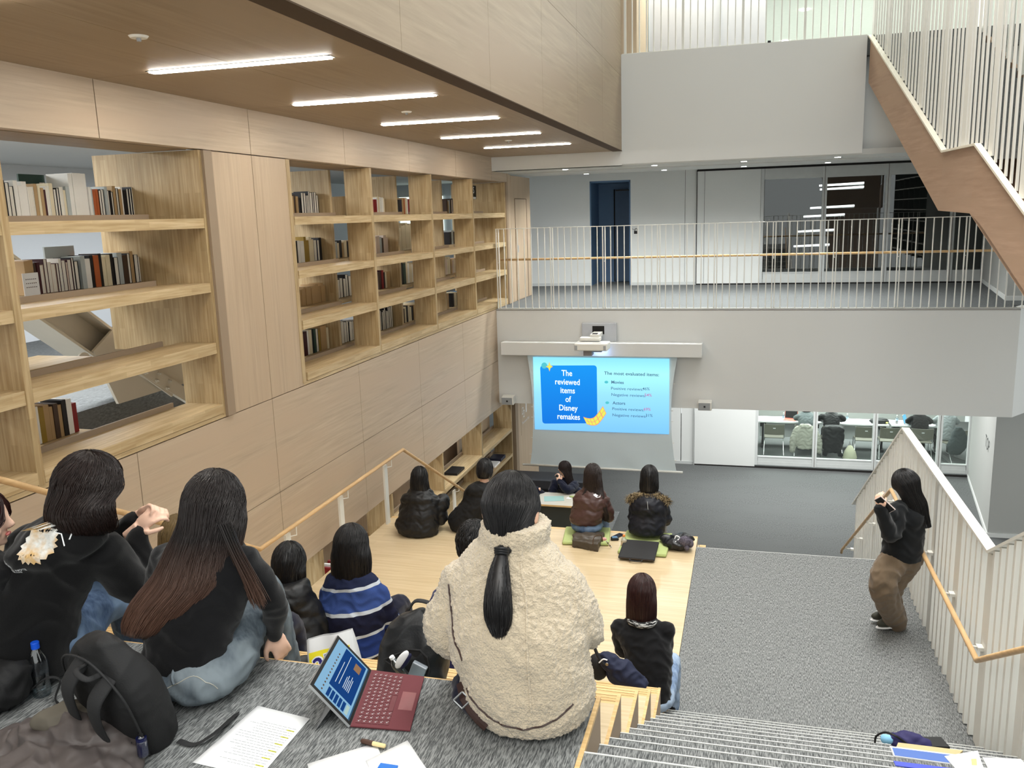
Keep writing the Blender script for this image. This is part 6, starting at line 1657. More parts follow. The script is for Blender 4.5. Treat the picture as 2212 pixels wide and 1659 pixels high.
t = thing('hung_coat', 'long black coat hanging over the back of the chair behind glass', 'coat', (2.09, 21.62, .8))
mb = MB(); torso(mb, [(2.10, 21.60, .16, .20, .08), (2.10, 21.59, .45, .25, .11), (2.10, 21.60, .75, .25, .11), (2.09, 21.62, .84, .2, .08)])
for dx in (-.15, .15): mb.tube([(2.1 + dx, 21.62, .2), (2.1 + dx * 1.3, 21.62, .06)], .06, 10)
solid('coat_body', mb, M['blackpuff'], t, (2.09, 21.62, .8), vox=.018, fold_=(.008, 15))
plaid = boards('brown_plaid_cloth', ((96, 84, 64), (40, 36, 34), (200, 190, 170)), (1, 0, 0), (0, 0, 1), .09, .09, (20, 20, 20), rough=.9)
roomer('person with dark hair and brown plaid skirt at the blue lit laptop', 4.12, 22.05, 1.22, M['blackknit'], hm_black, pants=plaid)
roomer('person in pale grey top at the far end behind glass, dark coat on chair', 4.72, 22.10, 1.24, flat('pale_grey_top', (150, 156, 158), .8), hm_black)
t = thing('hung_coat', 'dark slate coat over the turned chair at the end of the glass room', 'coat', (4.86, 21.6, .78))
mb = MB(); torso(mb, [(4.80, 21.55, .25, .12, .09), (4.84, 21.55, .45, .22, .11), (4.88, 21.58, .70, .17, .10), (4.86, 21.6, .90, .08, .06)])
solid('coat_body', mb, flat('slate_coat', (52, 62, 64), .8), t, (4.86, 21.6, .78), vox=.018, fold_=(.006, 15))
# ================================================================ BELONGINGS
def quadpt(a, b, c, d, u, v):
    """a near-left, b far-left... bilinear corner blend"""
    a, b, c, d = V(a), V(b), V(c), V(d); return (a.lerp(b, u)).lerp(d.lerp(c, u), v)


# --- tablet laptop with maroon keyboard
H1 = V((-1.293, 2.423, F2 + .004)); H2 = V((-1.376, 2.784, F2 + .004)); K2 = V((-1.157, 2.782, F2 + .004)); K1 = V((-1.079, 2.443, F2 + .004))
T1 = V((-1.429, 2.410, 4.535)); T2 = V((-1.517, 2.770, 4.514))
root = tuple(H1); t = thing('tablet_laptop', 'tablet laptop with maroon keyboard and lit blue screen on the carpet', 'laptop', root); PL = Matrix.Translation(-V(root))
maroon = flat('maroon_keyboard_cover', (100, 46, 52), .8, bump=.3, bs=300, bd=.001); keym = flat('maroon_key', (96, 42, 48), .6)
kb = MB(); up = V((0, 0, .006)); kb.prism([H1, H2, K2, K1], up); o = kb.obj('keyboard', maroon, t, bevel=.0015); o.data.transform(PL)
KP = lambda u, v, z=.006: quadpt(H1, H2, K2, K1, u, v) + V((0, 0, z))
rows = [13, 14, 14, 13, 12, 9]
for r_, n_ in enumerate(rows):
    v0 = .07 + .095 * r_; v1 = v0 + .082; us = [i / n_ for i in range(n_ + 1)]
    if r_ == 5: us = [0, .09, .17, .26, .58, .67, .75, .83, .92, 1.0]
    for i in range(len(us) - 1):
        a, b = .05 + .90 * us[i], .05 + .90 * us[i + 1] - .007
        if r_ * 14 + i > 96: continue
        k = MB(); k.prism([KP(a, v0), KP(b, v0), KP(b, v1), KP(a, v1)], (0, 0, .0016)); kk = k.obj('key', keym, o); kk.data.transform(PL)
        if not (r_ == 5 and i == 3):
            cu, cv = (a + b) / 2, (v0 + v1) / 2; g = MB(); g.quad(KP(cu - .008, cv - .012, .0078), KP(cu + .008, cv - .012, .0078), KP(cu + .008, cv + .012, .0078), KP(cu - .008, cv + .012, .0078)); g.quad(KP(cu + .012, cv + .012, .0078), KP(cu + .02, cv + .012, .0078), KP(cu + .02, cv + .026, .0078), KP(cu + .012, cv + .026, .0078))
            g.obj('legend', M['greyplastic'], kk).data.transform(PL)
tp = MB(); tp.quad(KP(.33, .70, .0063), KP(.66, .70, .0063), KP(.66, .94, .0063), KP(.33, .94, .0063)); tp.obj('touchpad', flat('maroon_touchpad', (120, 56, 62), .35), o).data.transform(PL)
nS = (H2 - H1).cross(T1 - H1).normalized(); T2 = T2 - nS * (T2 - H1).dot(nS); nS = nS if nS.x > 0 else -nS
sc = MB(); sc.prism([H1 + V((0, 0, .004)), H2 + V((0, 0, .004)), T2, T1], -nS * .009); lid = sc.obj('screen_body', flat('silver_tablet', (190, 192, 194), .3, metal=.6), t); lid.data.transform(PL)
LS = lambda u, v, d=.0006: quadpt(H1 + V((0, 0, .004)), H2 + V((0, 0, .004)), T2, T1, u, v) + nS * d
def lq(name, u0, u1, v0, v1, m, d): q = MB(); q.quad(LS(u0, v0, d), LS(u1, v0, d), LS(u1, v1, d), LS(u0, v1, d)); x = q.obj(name, m, lid); x.data.transform(PL); return x
lq('bezel', .003, .997, .005, .995, M['black'], .0004)
lq('display', .045, .955, .06, .93, emis('display_light_blue', (138, 184, 216), .62), .0008)
navy = emis('display_navy', (26, 66, 128), .62); wh_ = emis('display_white', (224, 236, 244), .6)
lq('slide_area', .24, .93, .13, .70, navy, .0012); lq('task_bar', .045, .955, .06, .09, emis('display_taskbar', (60, 92, 120), .5), .0012)
for i in range(6): lq('thumbnail', .07, .21, .60 - .092 * i, .67 - .092 * i, navy if i < 5 else emis('display_pale', (180, 206, 200), .6), .0012)
for u0, u1, v in ((.34, .72, .60), (.36, .88, .52), (.36, .56, .42), (.36, .60, .385), (.36, .54, .35), (.36, .62, .315), (.36, .58, .28)): lq('text_line', u0, u1, v, v + .013, wh_, .0014)
lq('slide_picture', .74, .86, .22, .38, emis('display_tan', (170, 130, 96), .5), .0014)
for i in range(12): lq('ribbon_icon', .08 + .06 * i, .105 + .06 * i, .76, .79, M['groove'], .0014)
ks = MB(); kt = (T1 * .45 + H1 * .55) - nS * .009; kt2 = (T2 * .45 + H2 * .55) - nS * .009; g1 = V((-1.405, 2.384, 4.380)); g2 = g1 + (H2 - H1); ks.prism([kt, kt2, g2, g1], -nS * .002); ks.obj('kickstand', lid.data.materials[0], t).data.transform(PL)

# --- papers on the carpet
def sheet(name, label, pts, z, marks=0, bend=.0, hl=False):
    pts = [(p[0], p[1], 0) for p in pts]; c = sum((V(p) for p in pts), V()) / len(pts); t = thing(name, label, 'paper', (c.x, c.y, z)); mb = MB(); n = 8
    a, b, c2, d = [V((p[0], p[1], z)) for p in pts]
    for i in range(n):
        for j in range(n):
            f = lambda u, v: quadpt(a, b, c2, d, u, v) + V((0, 0, .0008 + bend * (u * (1 - u) * .5 + v * v * .3)))
            mb.quad(f(i / n, j / n), f((i + 1) / n, j / n), f((i + 1) / n, (j + 1) / n), f(i / n, (j + 1) / n))
    P_ = Matrix.Translation(-V((c.x, c.y, z))); o = mb.obj('sheet', M['paper'], t, smooth=True, merge=True); o.data.transform(P_)
    sd = o.modifiers.new('s', 'SOLIDIFY'); sd.thickness = .0004
    if marks:
        rr = random.Random(5); mk = MB(); hk = MB()
        for i in range(marks):
            v = .22 + .70 * i / marks; L_ = .35 + .55 * rr.random(); u0 = .06
            f = lambda u, vv: quadpt(a, b, c2, d, 1 - u, vv) + V((0, 0, .0014 + bend * (u * (1 - u) * .5 + vv * vv * .3)))
            k = u0
            while k < L_:
                e = min(L_, k + .03 + .05 * rr.random()); mk.quad(f(k, v), f(e, v), f(e, v + .006), f(k, v + .006)); k = e + .012
            if hl and i % 3 == 1: hk = MB(); hk.quad(f(.06, v - .006), f(.19, v - .006), f(.19, v + .012), f(.06, v + .012)); hk.obj('yellow_highlight', flat('highlighter_yellow', (232, 232, 96), .7), o).data.transform(P_)
        mk.obj('printed_lines', M['greyplastic'], o).data.transform(P_)
    return t


sheet('paper_sheet', 'printed white sheet with yellow highlighted lines on the carpet', [(-1.688, 2.476, 4.380)[:2], (-1.459, 2.443, 4.380)[:2], (-1.458, 2.110, 4.380)[:2], (-1.716, 2.131, 4.380)[:2]], F2 + .001, 18, hl=True)
sheet('paper_sheet', 'blank white sheet nearest the marker, at the bottom of the picture', [(-1.342, 2.208, 4.380)[:2], (-1.169, 2.361, 4.380)[:2], (-0.991, 2.126, 4.380)[:2], (-1.147, 1.947, 4.380)[:2]], F2 + .001, bend=.01)
sheet('paper_sheet', 'blank white sheet lying under its neighbour beside the fleece jacket', [(-1.161, 2.261, 4.380)[:2], (-1.069, 2.394, 4.380)[:2], (-0.853, 2.158, 4.380)[:2], (-0.973, 2.047, 4.380)[:2]], F2 + .0045)
tag(MB().box(-.03, .03, -.012, .012, 0, .006).obj('memo_tag', flat('blue_tag', (30, 110, 200), .5)), 'small blue card lying on the white sheets at the bottom edge', 'card').location = (-1.070, 2.233, 4.390)
t = thing('marker_pen', 'marker pen with brown cap and cream barrel on the carpet', 'pen', (-1.172, 2.344, 4.387))
Rz = Matrix.Rotation(-.12, 3, 'Z'); mb = MB().tube([Rz @ V((-.0, 0, .002)), Rz @ V((.045, 0, .002)), Rz @ V((.048, 0, .002))], [.0075, .0075, .004], 12); mb.obj('barrel', flat('cream_barrel', (226, 204, 150), .5), t)
MB().tube([Rz @ V((-.045, 0, .002)), Rz @ V((-.04, 0, .002)), Rz @ V((.0, 0, .002))], [.006, .0085, .0085], 12).obj('cap', flat('brown_cap', (72, 48, 36), .5), t)

# --- black backpack in front of the brown-haired person
M['bagblack'] = flat('black_bag_cloth', (24, 24, 25), .7, bump=.4, bs=200, bd=.002); M['bagpad'] = flat('black_bag_padding', (34, 34, 35), .75, bump=.4, bs=260, bd=.002)
root = (-2.03, 2.24, F2); t = thing('backpack', 'black rounded backpack with padded straps behind the person with long brown tipped hair', 'backpack', root)
Rb = Matrix.Rotation(.42, 3, 'X') @ Matrix.Rotation(.22, 3, 'Y') @ Matrix.Rotation(-.3, 3, 'Z')
Bp = lambda x, y, z: V(root) + Rb @ V((x, y, z)) + V((0, 0, .02))
mb = MB()
def bag_shell(mb, w, h, d, f):
    n0 = len(mb.v); K = 14; S = 24
    for i in range(K):
        zz = h * i / (K - 1); k = 1 - max(0, (zz / h - .55) / .45) ** 2.4 * .92; k2 = 1 - max(0, (zz / h - .45) / .55) ** 2 * .75; b = 1 - .12 * max(0, 1 - zz / (.12 * h)) ** 2
        for j in range(S):
            a = 2 * math.pi * j / S; ca, sa = math.cos(a), math.sin(a)
            x = w / 2 * k * b * abs(ca) ** .6 * (1 if ca > 0 else -1); y = d / 2 * k2 * b * abs(sa) ** .7 * (1 if sa > 0 else -1); mb.v.append(tuple(f(x, y, zz)))
    for i in range(K - 1):
        for j in range(S): e = (j + 1) % S; mb.f.append((n0 + i * S + j, n0 + i * S + e, n0 + (i + 1) * S + e, n0 + (i + 1) * S + j)); mb.m.append(0)
    mb.f.append(tuple(n0 + j for j in range(S))); mb.m.append(0); mb.f.append(tuple(n0 + (K - 1) * S + j for j in range(S))); mb.m.append(0)
bag_shell(mb, .36, .49, .19, Bp)
sb = solid('bag_body', mb, M['bagblack'], t, root, vox=.007, smooth=5, fold_=(.003, 18)); PB = Matrix.Translation(-V(root))
for x in (-.055, .065):
    q = cr_path([tuple(Bp(x, -.05, .41)), tuple(Bp(x, -.125, .35)), tuple(Bp(x * 1.05, -.135, .21)), tuple(Bp(x * 1.5, -.12, .07))], 5)
    MB().tube(q, .030, 10, flat_=.28, up=tuple(Rb @ V((0, 1, 0)))).obj('shoulder_strap', M['bagpad'], t, smooth=True).data.transform(PB)
MB().tube(cr_path([tuple(Bp(-.03, -.06, .415)), tuple(Bp(-.02, -.10, .43)), tuple(Bp(.03, -.10, .43)), tuple(Bp(.04, -.06, .415))], 5), .010, 8, flat_=.5).obj('grab_handle', M['bagpad'], t, smooth=True).data.transform(PB)
q = cr_path([tuple(Bp(-.165, -.06, .05)), tuple(Bp(-.165, -.07, .28)), tuple(Bp(-.12, -.07, .40)), tuple(Bp(.0, -.065, .452)), tuple(Bp(.12, -.07, .40)), tuple(Bp(.165, -.07, .28)), tuple(Bp(.165, -.06, .05))], 6)
MB().tube(q, .004, 6).obj('piping', M['bagpad'], t).data.transform(PB)
kc = thing('key_charm', 'small red and white charm hanging on the side of the black backpack', 'charm', tuple(Bp(.165, -.12, .12)))
MB().lathe([(0, .035), (.006, .02), (.010, .0), (.0105, -.001)], (0, 0, 0), 12).obj('white_tip', M['paper'], kc); MB().lathe([(.010, 0), (.012, -.015), (.008, -.03), (0, -.034)], (0, 0, 0), 12).obj('red_base', flat('red_resin', (196, 30, 34), .3), kc)
MB().tube([(0, 0, .035), (0, .01, .06)], .0015, 5).obj('cord', M['black'], kc)
bottle('perfume_bottle', 'small dark blue bottle with black cap in the backpack side pocket', tuple(Bp(.185, -.09, .12)), .085, .018, M['black'], liquid=(flat('dark_blue_liquid', (24, 28, 66), .3), .8))
sp = thing('webbing_strap', 'loose black strap lying across the carpet beside the highlighted sheet', 'strap', (-1.745, 2.272, 4.380))
q = cr_path([(-1.833, 2.218, 4.385), (-1.766, 2.212, 4.385), (-1.722, 2.260, 4.400), (-1.727, 2.371, 4.388), (-1.728, 2.421, 4.384)], 6)
MB().tube(q, [.012] * (len(q) - 3) + [.009, .006, .002], 6, flat_=.12).obj('webbing', M['bagpad'], sp).data.transform(Matrix.Translation(-V((-1.745, 2.272, 4.380))))

# --- water bottle with blue cap, black bag at the edge
bottle('water_bottle', 'clear water bottle with bright blue cap standing between the black bags', (-2.539, 2.367, 4.379), .215, .033, flat('bright_blue_cap', (24, 86, 214), .4), liquid=(M['water'], .5), lab=(glass('clear_label', (.78, .84, .92, 1), .3, .15), .42, .66))
root = (-2.531, 2.185, 4.378); t = thing('shoulder_bag', 'black shoulder bag with buckled straps at the left picture edge', 'bag', root)
mb = MB(); mb.ball(V(root) + V((-.12, .06, .08)), (.11, .12, .10)).ball(V(root) + V((-.04, .08, .10)), (.06, .10, .08)); solid('bag_body', mb, M['bagblack'], t, root, vox=.009, fold_=(.010, 22))
PB = Matrix.Translation(-V(root))
MB().tube(cr_path([(-2.572, 2.324, 4.400), (-2.494, 2.352, 4.460), (-2.459, 2.378, 4.440), (-2.449, 2.336, 4.390), (-2.367, 2.292, 4.390)], 6), .010, 6, flat_=.35).obj('strap', M['bagpad'], t).data.transform(PB)
MB().tube(cr_path([(-2.434, 2.131, 4.390), (-2.407, 2.207, 4.400), (-2.370, 2.253, 4.395), (-2.339, 2.329, 4.390)], 6), .012, 6, flat_=.35).obj('strap', M['bagpad'], t).data.transform(PB)
for p in ((-2.708, 2.360, 4.362), (-2.654, 2.360, 4.345), (-2.649, 2.360, 4.321)): MB().ball(p, (.005, .003, .005)).obj('snap', M['chrome'], t, smooth=True).data.transform(PB)

# --- grey jacket heap
root = (-2.055, 2.050, 4.378); t = thing('folded_jacket', 'crumpled warm grey jacket heaped on the carpet in the corner', 'jacket', root)
j0 = V(root); mb = MB(); PJ = Matrix.Translation(-j0)
for c_, r_ in (((-.02, .02, .05), (.17, .12, .12)), ((-.14, .0, .03), (.16, .12, .11)), ((.08, .0, .02), (.12, .11, .10)), ((.0, -.12, .03), (.28, .15, .09)), ((-.06, .05, .06), (.12, .07, .10)), ((-.26, -.03, .0), (.16, .13, .07)), ((.15, -.05, .0), (.08, .11, .07))):
    mb.ball(j0 + V(c_), r_)
def crump(p, n):
    q = (p - np.array(root)); a = fold(p, 13., .6) * .011 + fold(p[:, [2, 0, 1]], 21., 2.) * .006
    out = np.array([_noise.noise(V(x * 9)) for x in q]) * .022; return a + out
solid('jacket_shell', mb, flat('warm_grey_nylon', (84, 77, 75), .55, bump=.25, bs=30, bd=.004), t, root, vox=.006, smooth=5, disp=crump)
mb = MB(); mb.ball(j0 + V((-.09, .03, .135)), (.11, .06, .05), Matrix.Rotation(.5, 3, 'Z'))
solid('jacket_lining', mb, flat('grey_beige_lining', (92, 86, 76), .8, bump=.2), t, root, vox=.006, smooth=5, disp=lambda p, n: fold(p, 18., 4.) * .006)

# --- yellow and white plastic bag
root = (-1.638, 2.980, 4.262); t = thing('plastic_bag', 'white and yellow plastic shopping bag standing behind the tablet laptop', 'bag', (root[0], 2.98, 4.042))
PB = Matrix.Translation(-V((root[0], 2.98, 4.042)))
A_, B_, C_, D_ = V((-1.700, 2.950, 4.176)), V((-1.523, 3.020, 4.200)), V((-1.575, 3.020, 4.417)), V((-1.744, 2.960, 4.388))
A_.z = 4.05; B_.z = 4.05
mb = MB(); n = 12
def bagp(u, v, s): 
    p = quadpt(A_, B_, C_, D_, u, v); return p + V((0, s * (.05 * (1 - v ** 2) + .008) + .006 * math.sin(u * 9 + v * 5), 0))
for s in (-1, 1):
    for i in range(n):
        for j in range(n): mb.quad(bagp(i / n, j / n, s), bagp((i + 1) / n, j / n, s), bagp((i + 1) / n, (j + 1) / n, s), bagp(i / n, (j + 1) / n, s))
for j in range(n):
    for u in (0, 1): mb.quad(bagp(u, j / n, -1), bagp(u, j / n, 1), bagp(u, (j + 1) / n, 1), bagp(u, (j + 1) / n, -1))
bo = mb.obj('bag_film', flat('white_bag_film', (226, 226, 226), .4), t, smooth=True, merge=True); bo.data.transform(PB)
mb = MB()
for i in range(n):
    for j in range(8):
        f = lambda u, v: bagp(.04 + .92 * u, .05 + .80 * v, -1) - V((0, .002, 0)); mb.quad(f(i / n, j / 8), f((i + 1) / n, j / 8), f((i + 1) / n, (j + 1) / 8), f(i / n, (j + 1) / 8))
mb.obj('yellow_panel', flat('bag_yellow', (236, 220, 40), .45), bo, smooth=True, merge=True).data.transform(PB)
navyp = flat('bag_navy_print', (30, 24, 110), .5)
def bag_text(s, u, v, size, m, rot=0., bold=.002, d=.004):
    me = text_mesh(s, size, bold=bold); W_ = (B_ - A_).length; Hh = (D_ - A_).length
    for q in me.vertices:
        x, y = q.co.x * math.cos(rot) - q.co.y * math.sin(rot), q.co.x * math.sin(rot) + q.co.y * math.cos(rot)
        q.co = bagp(u + x / W_, v + y / Hh, -1) - V((0, d, 0))
    me.materials.clear(); me.materials.append(m); o = bpy.data.objects.new('bag_lettering', me); COL.objects.link(o); o.parent = bo; me.transform(PB)
bag_text('25', .36, .69, .085, M['paper'], .15, .007, .0035); bag_text('25', .36, .69, .085, navyp, .15, .002, .005)
bag_text('しか', .80, .80, .026, M['black'], .15); bag_text('ない!', .80, .70, .026, M['black'], .15)
# --- open black backpack with bottle
root = (-1.554, 3.290, 4.050); root = (root[0], 3.08, 4.042); t = thing('backpack', 'open black leather-like backpack with a bottle inside, on the top wooden step', 'backpack', root)
root = (-1.37, 3.10, 4.042); t.location = root; PB = Matrix.Translation(-V(root))
Rb = Matrix.Rotation(-.15, 3, 'X') @ Matrix.Rotation(.12, 3, 'Y'); Bq = lambda x, y, z: V(root) + Rb @ V((x, y, z))
mb = MB(); bag_shell(mb, .30, .44, .18, Bq)
bd_ = solid('bag_body', mb, flat('black_bag_leather', (30, 31, 33), .45, bump=.2, bs=120), t, root, vox=.007, smooth=4, fold_=(.005, 15))
bvp = bvh_of(bd_, root)
def onbag(x, z, off=.004):
    w_ = Bq(x, 0, z); h = bvp.ray_cast(V((w_.x, w_.y - 1, w_.z)), V((0, 1, 0))); return (h[0] - V((0, off, 0))) if h[0] is not None else w_ - V((0, .09, 0))
op = [(-.105, .225), (-.06, .26), (.0, .295), (.05, .305), (.085, .28), (.10, .23), (.095, .17), (.05, .175), (.0, .19), (-.05, .21)]
mb = MB(); c0 = onbag(.02, .235, .003)
for a, b in zip(op, op[1:] + op[:1]): mb.quad(c0, onbag(*a, .003), onbag(*b, .003))
mb.obj('opening', M['dark'], t).data.transform(PB)
MB().tube([onbag(x, z, .005) for x, z in op + op[:1]], .0045, 6).obj('zip_edge', M['bagpad'], t).data.transform(PB)
MB().tube(cr_path([tuple(Bq(-.05, .0, .42)), tuple(Bq(-.02, .0, .465)), tuple(Bq(.06, .0, .46)), tuple(Bq(.09, .0, .40))], 5), .014, 8, flat_=.4).obj('handle', M['bagpad'], t, smooth=True).data.transform(PB)
p_ = onbag(-.015, .235, .016); bottle('bottle', 'white capped bottle sticking out of the open black backpack', tuple(p_ + V((.01, -.0, -.05))), .11, .024, M['paper'], rot=(0.2, -.45, 0))
p_ = onbag(.05, .215, .014); tt = thing('clear_case', 'translucent plastic case inside the open black backpack', 'case', tuple(p_)); MB().box(-.03, .035, -.006, .02, -.035, .04, Matrix.Rotation(.4, 3, 'Y')).obj('case_body', flat('translucent_grey', (150, 158, 166), .3), tt, bevel=.004)
tt = thing('spray_bottle', 'small bottle with white label and black holder clipped on the open backpack', 'bottle', tuple(Bq(.125, -.03, .40)))
Rk = Matrix.Rotation(-.55, 3, 'Y'); MB().box(-.02, .02, -.018, .018, -.06, .03, Rk).obj('holder', M['black'], tt, bevel=.008); MB().box(-.012, .012, -.021, -.018, -.035, .02, Rk).obj('white_label', M['paper'], tt); MB().lathe([(.016, .03), (.012, .06), (.008, .075), (0, .075)], (0, 0, 0), 12, Rk).obj('nozzle', M['paper'], tt)
MB().tube(cr_path([tuple(Rk @ V((0, 0, .06))), (-.06, 0, .10), (.01, .0, .09), tuple(Rk @ V((.02, 0, 0)))], 5), .002, 5).obj('cord', M['black'], tt)

# --- teal bag
root = (-1.09, 3.0, 4.042); t = thing('drawstring_bag', 'pale teal patterned bag with a furry brown lining between backpack and fleece jacket', 'bag', root); PB = Matrix.Translation(-V(root))
c_ = V((-1.264, 2.950, 4.323)); teal = flat('pale_teal_cloth', (124, 200, 208), .6, bump=.4); mb = MB(); mb.ball((c_.x, 2.98, 4.12), (.085, .06, .09)).ball((c_.x - .05, 2.97, 4.08), (.05, .05, .06))
solid('bag_body', mb, teal, t, root, vox=.006, fold_=(.007, 28))
MB().ball((c_.x + .02, 2.935, 4.175), (.035, .03, .05), Matrix.Rotation(.5, 3, 'Y')).obj('furry_patch', fur, t, smooth=True).data.transform(PB)
for a, b, c2 in (((-.04, 0, .10), (-.01, -.06, .16), (.03, -.05, .21)), ((.0, -.02, .06), (.05, -.07, .12), (.06, -.04, .19)), ((-.08, -.02, .05), (-.05, -.07, .10), (-.02, -.03, .17))):
    MB().tube(cr_path([tuple(V(root) + V(a)), tuple(V(root) + V(b)), tuple(V(root) + V(c2))], 5), .009, 8, flat_=.5).obj('ribbon', teal, t, smooth=True).data.transform(PB)
tt = thing('hairbrush_case', 'white and navy oblong pouch between the black backpack and teal bag', 'pouch', tuple(V((-1.316, 2.940, 4.353)))); MB().ball((0, 0, 0), (.018, .012, .05), Matrix.Rotation(.6, 3, 'Y')).obj('white_side', M['paper'], tt, smooth=True); MB().ball((.014, .004, -.008), (.014, .012, .045), Matrix.Rotation(.6, 3, 'Y')).obj('navy_side', flat('navy_cloth', (24, 26, 60), .6), tt, smooth=True)

# --- belongings left of the person in black sweater
root = (-.93, 4.86, 3.032); t = thing('navy_coat', 'folded navy coat with a metal button on the wooden step beside light blue jeans', 'coat', root)
mb = MB(); a_, b_, c_ = V((-0.804, 4.900, 3.349)), V((-0.702, 4.900, 3.281)), V((-0.587, 4.900, 3.207))
limb(mb, [a_, b_, c_], [.05, .075, .045], n=6); mb.ball(b_ + V((-.02, .02, -.04)), (.09, .07, .06))
no_ = solid('coat_body', mb, flat('navy_wool', (26, 32, 56), .8, bump=.3), t, root, vox=.008, fold_=(.007, 24)); PB = Matrix.Translation(-V(root))
MB().lathe([(0, .004), (.010, .003), (.011, 0)], tuple(a_ + V((.012, -.055, -.0))), 14, Matrix.Rotation(1.57, 3, 'X')).obj('button', M['chrome'], t).data.transform(PB)
root = (-1.06, 4.86, 3.032); t = thing('tote_bag', 'white printed tote bag with olive handles next to the folded navy coat', 'bag', root); PB = Matrix.Translation(-V(root))
p_ = V((-0.798, 4.820, 3.290)); mb = MB(); mb.ball((p_.x - .02, 4.86, 3.10), (.09, .07, .07)); solid('bag_body', mb, flat('white_canvas', (222, 222, 214), .8), t, root, vox=.008, fold_=(.005, 20))
ol = flat('olive_strap', (92, 88, 66), .7)
for k in range(2): MB().tube(cr_path([(p_.x - .07, 4.80, 3.07 + .03 * k), (p_.x - .03, 4.775, 3.14 + .02 * k), (p_.x + .06, 4.79, 3.10 + .02 * k), (p_.x + .10 + .04 * k, 4.80, 3.045)], 6), .008, 8, flat_=.6).obj('handle', ol, t, smooth=True).data.transform(PB)
root = (-1.09, 5.0, 3.032); t = thing('backpack_strap_bundle', 'black bag top with upright strap showing past the fleece jacket elbow', 'bag', root); PB = Matrix.Translation(-V(root))
MB().tube(cr_path([(-0.878, 4.850, 3.523), (-0.868, 4.850, 3.447), (-0.834, 4.850, 3.372), (-0.792, 4.860, 3.324)], 6), [.018] * 19, 8, flat_=.5).obj('strap', M['bagblack'], t, smooth=True).data.transform(PB)
MB().ball(((-0.866, 4.950, 3.266)), (.07, .06, .09)).obj('bag_body', M['bagblack'], t, smooth=True).data.transform(PB)
MB().tube(cr_path([(-0.834, 4.800, 3.378), (-0.808, 4.800, 3.405), (-0.782, 4.800, 3.402)], 6), .004, 6).obj('white_cord', M['paper'], t).data.transform(PB)
t.name = 'daypack'

# --- on the stage behind the far pair
green = flat('lime_cushion_cloth', (168, 180, 118), .85, bump=.3)
def cushion(x, y, rz, label, w_=.27, d_=.25):
    t = thing('floor_cushion', label, 'cushion', (x, y, ST + .001), rz); MB().box(-w_, w_, -d_, d_, 0, .045).obj('cushion_body', green, t, bevel=.018); MB().tube([(-w_ + .01, -d_, .022), (w_ - .01, -d_, .022)], .004, 5).obj('piping', green, t); return t
cushion(-1.76, 9.40, .12, 'lime green square cushion under the person in brown puffer jacket', .27, .25); cushion(-1.06, 9.30, -.02, 'lime green square cushion under the person in fur hooded parka', .27, .33)
root = (-1.712, 8.971, 2.358); t = thing('handbag', 'brown leather handbag lying on the platform behind brown puffer jacket', 'bag', root, .0)
Rh = Matrix.Rotation(-.10, 3, 'Z'); mb = MB()
a_ = [V((-1.871, 9.075, 2.360)), V((-1.558, 8.996, 2.360)), V((-1.547, 9.383, 2.360)), V((-1.885, 9.424, 2.360))]
n = 8
top_ = [p + V((0, 0, .10)) for p in a_]; top_[0] += V((.03, .02, -.01)); top_[3] += V((.03, -.02, .03))
for p, q in zip(a_, top_): pass
mb.prism(a_, (0, 0, .09)); mb.ball((sum(a_, V()) / 4) + V((0, 0, .09)), (.19, .09, .035))
solid('bag_body', mb, flat('brown_leather', (70, 62, 52), .45, bump=.2, bs=80), t, root, vox=.010, smooth=4, fold_=(.006, 16)); PB = Matrix.Translation(-V(root))
q = cr_path([(-1.604, 8.904, 2.470), (-1.591, 8.954, 2.550), (-1.529, 9.023, 2.550), (-1.511, 9.034, 2.470)], 6); MB().tube(q, .006, 6).obj('handle', M['groove'], t, smooth=True).data.transform(PB)
tt = thing('bag_charm', 'pink ribbon and beads charm tied to the brown leather handbag', 'charm', (-1.508, 9.114, 2.450)); MB().ball((0, 0, .02), (.03, .012, .02)).obj('pink_bow', flat('pale_pink', (214, 160, 156), .6), tt, smooth=True)
for k in range(5): MB().ball((.03 + .012 * k, .0, -.01 - .015 * k), .009).obj('bead', [M['chrome'], M['groove']][k % 2], tt, smooth=True)
tt = thing('smartphone', 'dark smartphone lying flat on the platform between the two cushions', 'phone', (-1.410, 9.519, 2.358)); MB().box(-.04, .04, -.08, .08, 0, .009, Matrix.Rotation(-.5, 3, 'Z')).obj('phone_body', M['black'], tt, bevel=.003); MB().box(-.036, .036, -.075, .075, .0092, .0096, Matrix.Rotation(-.5, 3, 'Z')).obj('display', flat('phone_glass', (34, 36, 52), .1), tt)
tt = thing('earphone_case', 'blue topped square earphone case beside the flat smartphone', 'case', (-1.430, 9.396, 2.358)); MB().box(-.045, .045, -.035, .035, 0, .03, Matrix.Rotation(.3, 3, 'Z')).obj('case_body', M['black'], tt, bevel=.01); MB().box(-.03, .03, -.025, .025, .03, .036, Matrix.Rotation(.3, 3, 'Z')).obj('blue_top', flat('steel_blue', (80, 120, 156), .3), tt, bevel=.002)
bottle('tea_bottle', 'small milk tea bottle with orange cap standing on the platform', (-1.286, 9.137, 2.358), .17, .034, flat('orange_cap', (238, 140, 60), .4), lab=(flat('tea_label', (206, 186, 160), .5), .12, .55), liquid=(flat('milk_tea', (204, 184, 152), .4), .62))
root = tuple(V((-1.101, 8.994, 2.358)) + V((0, 0, .045))); tt = thing('laptop_sleeve', 'black zipped laptop sleeve lying on the pale platform', 'sleeve', root, -.03); tt.rotation_euler = (.14, 0, -.03)
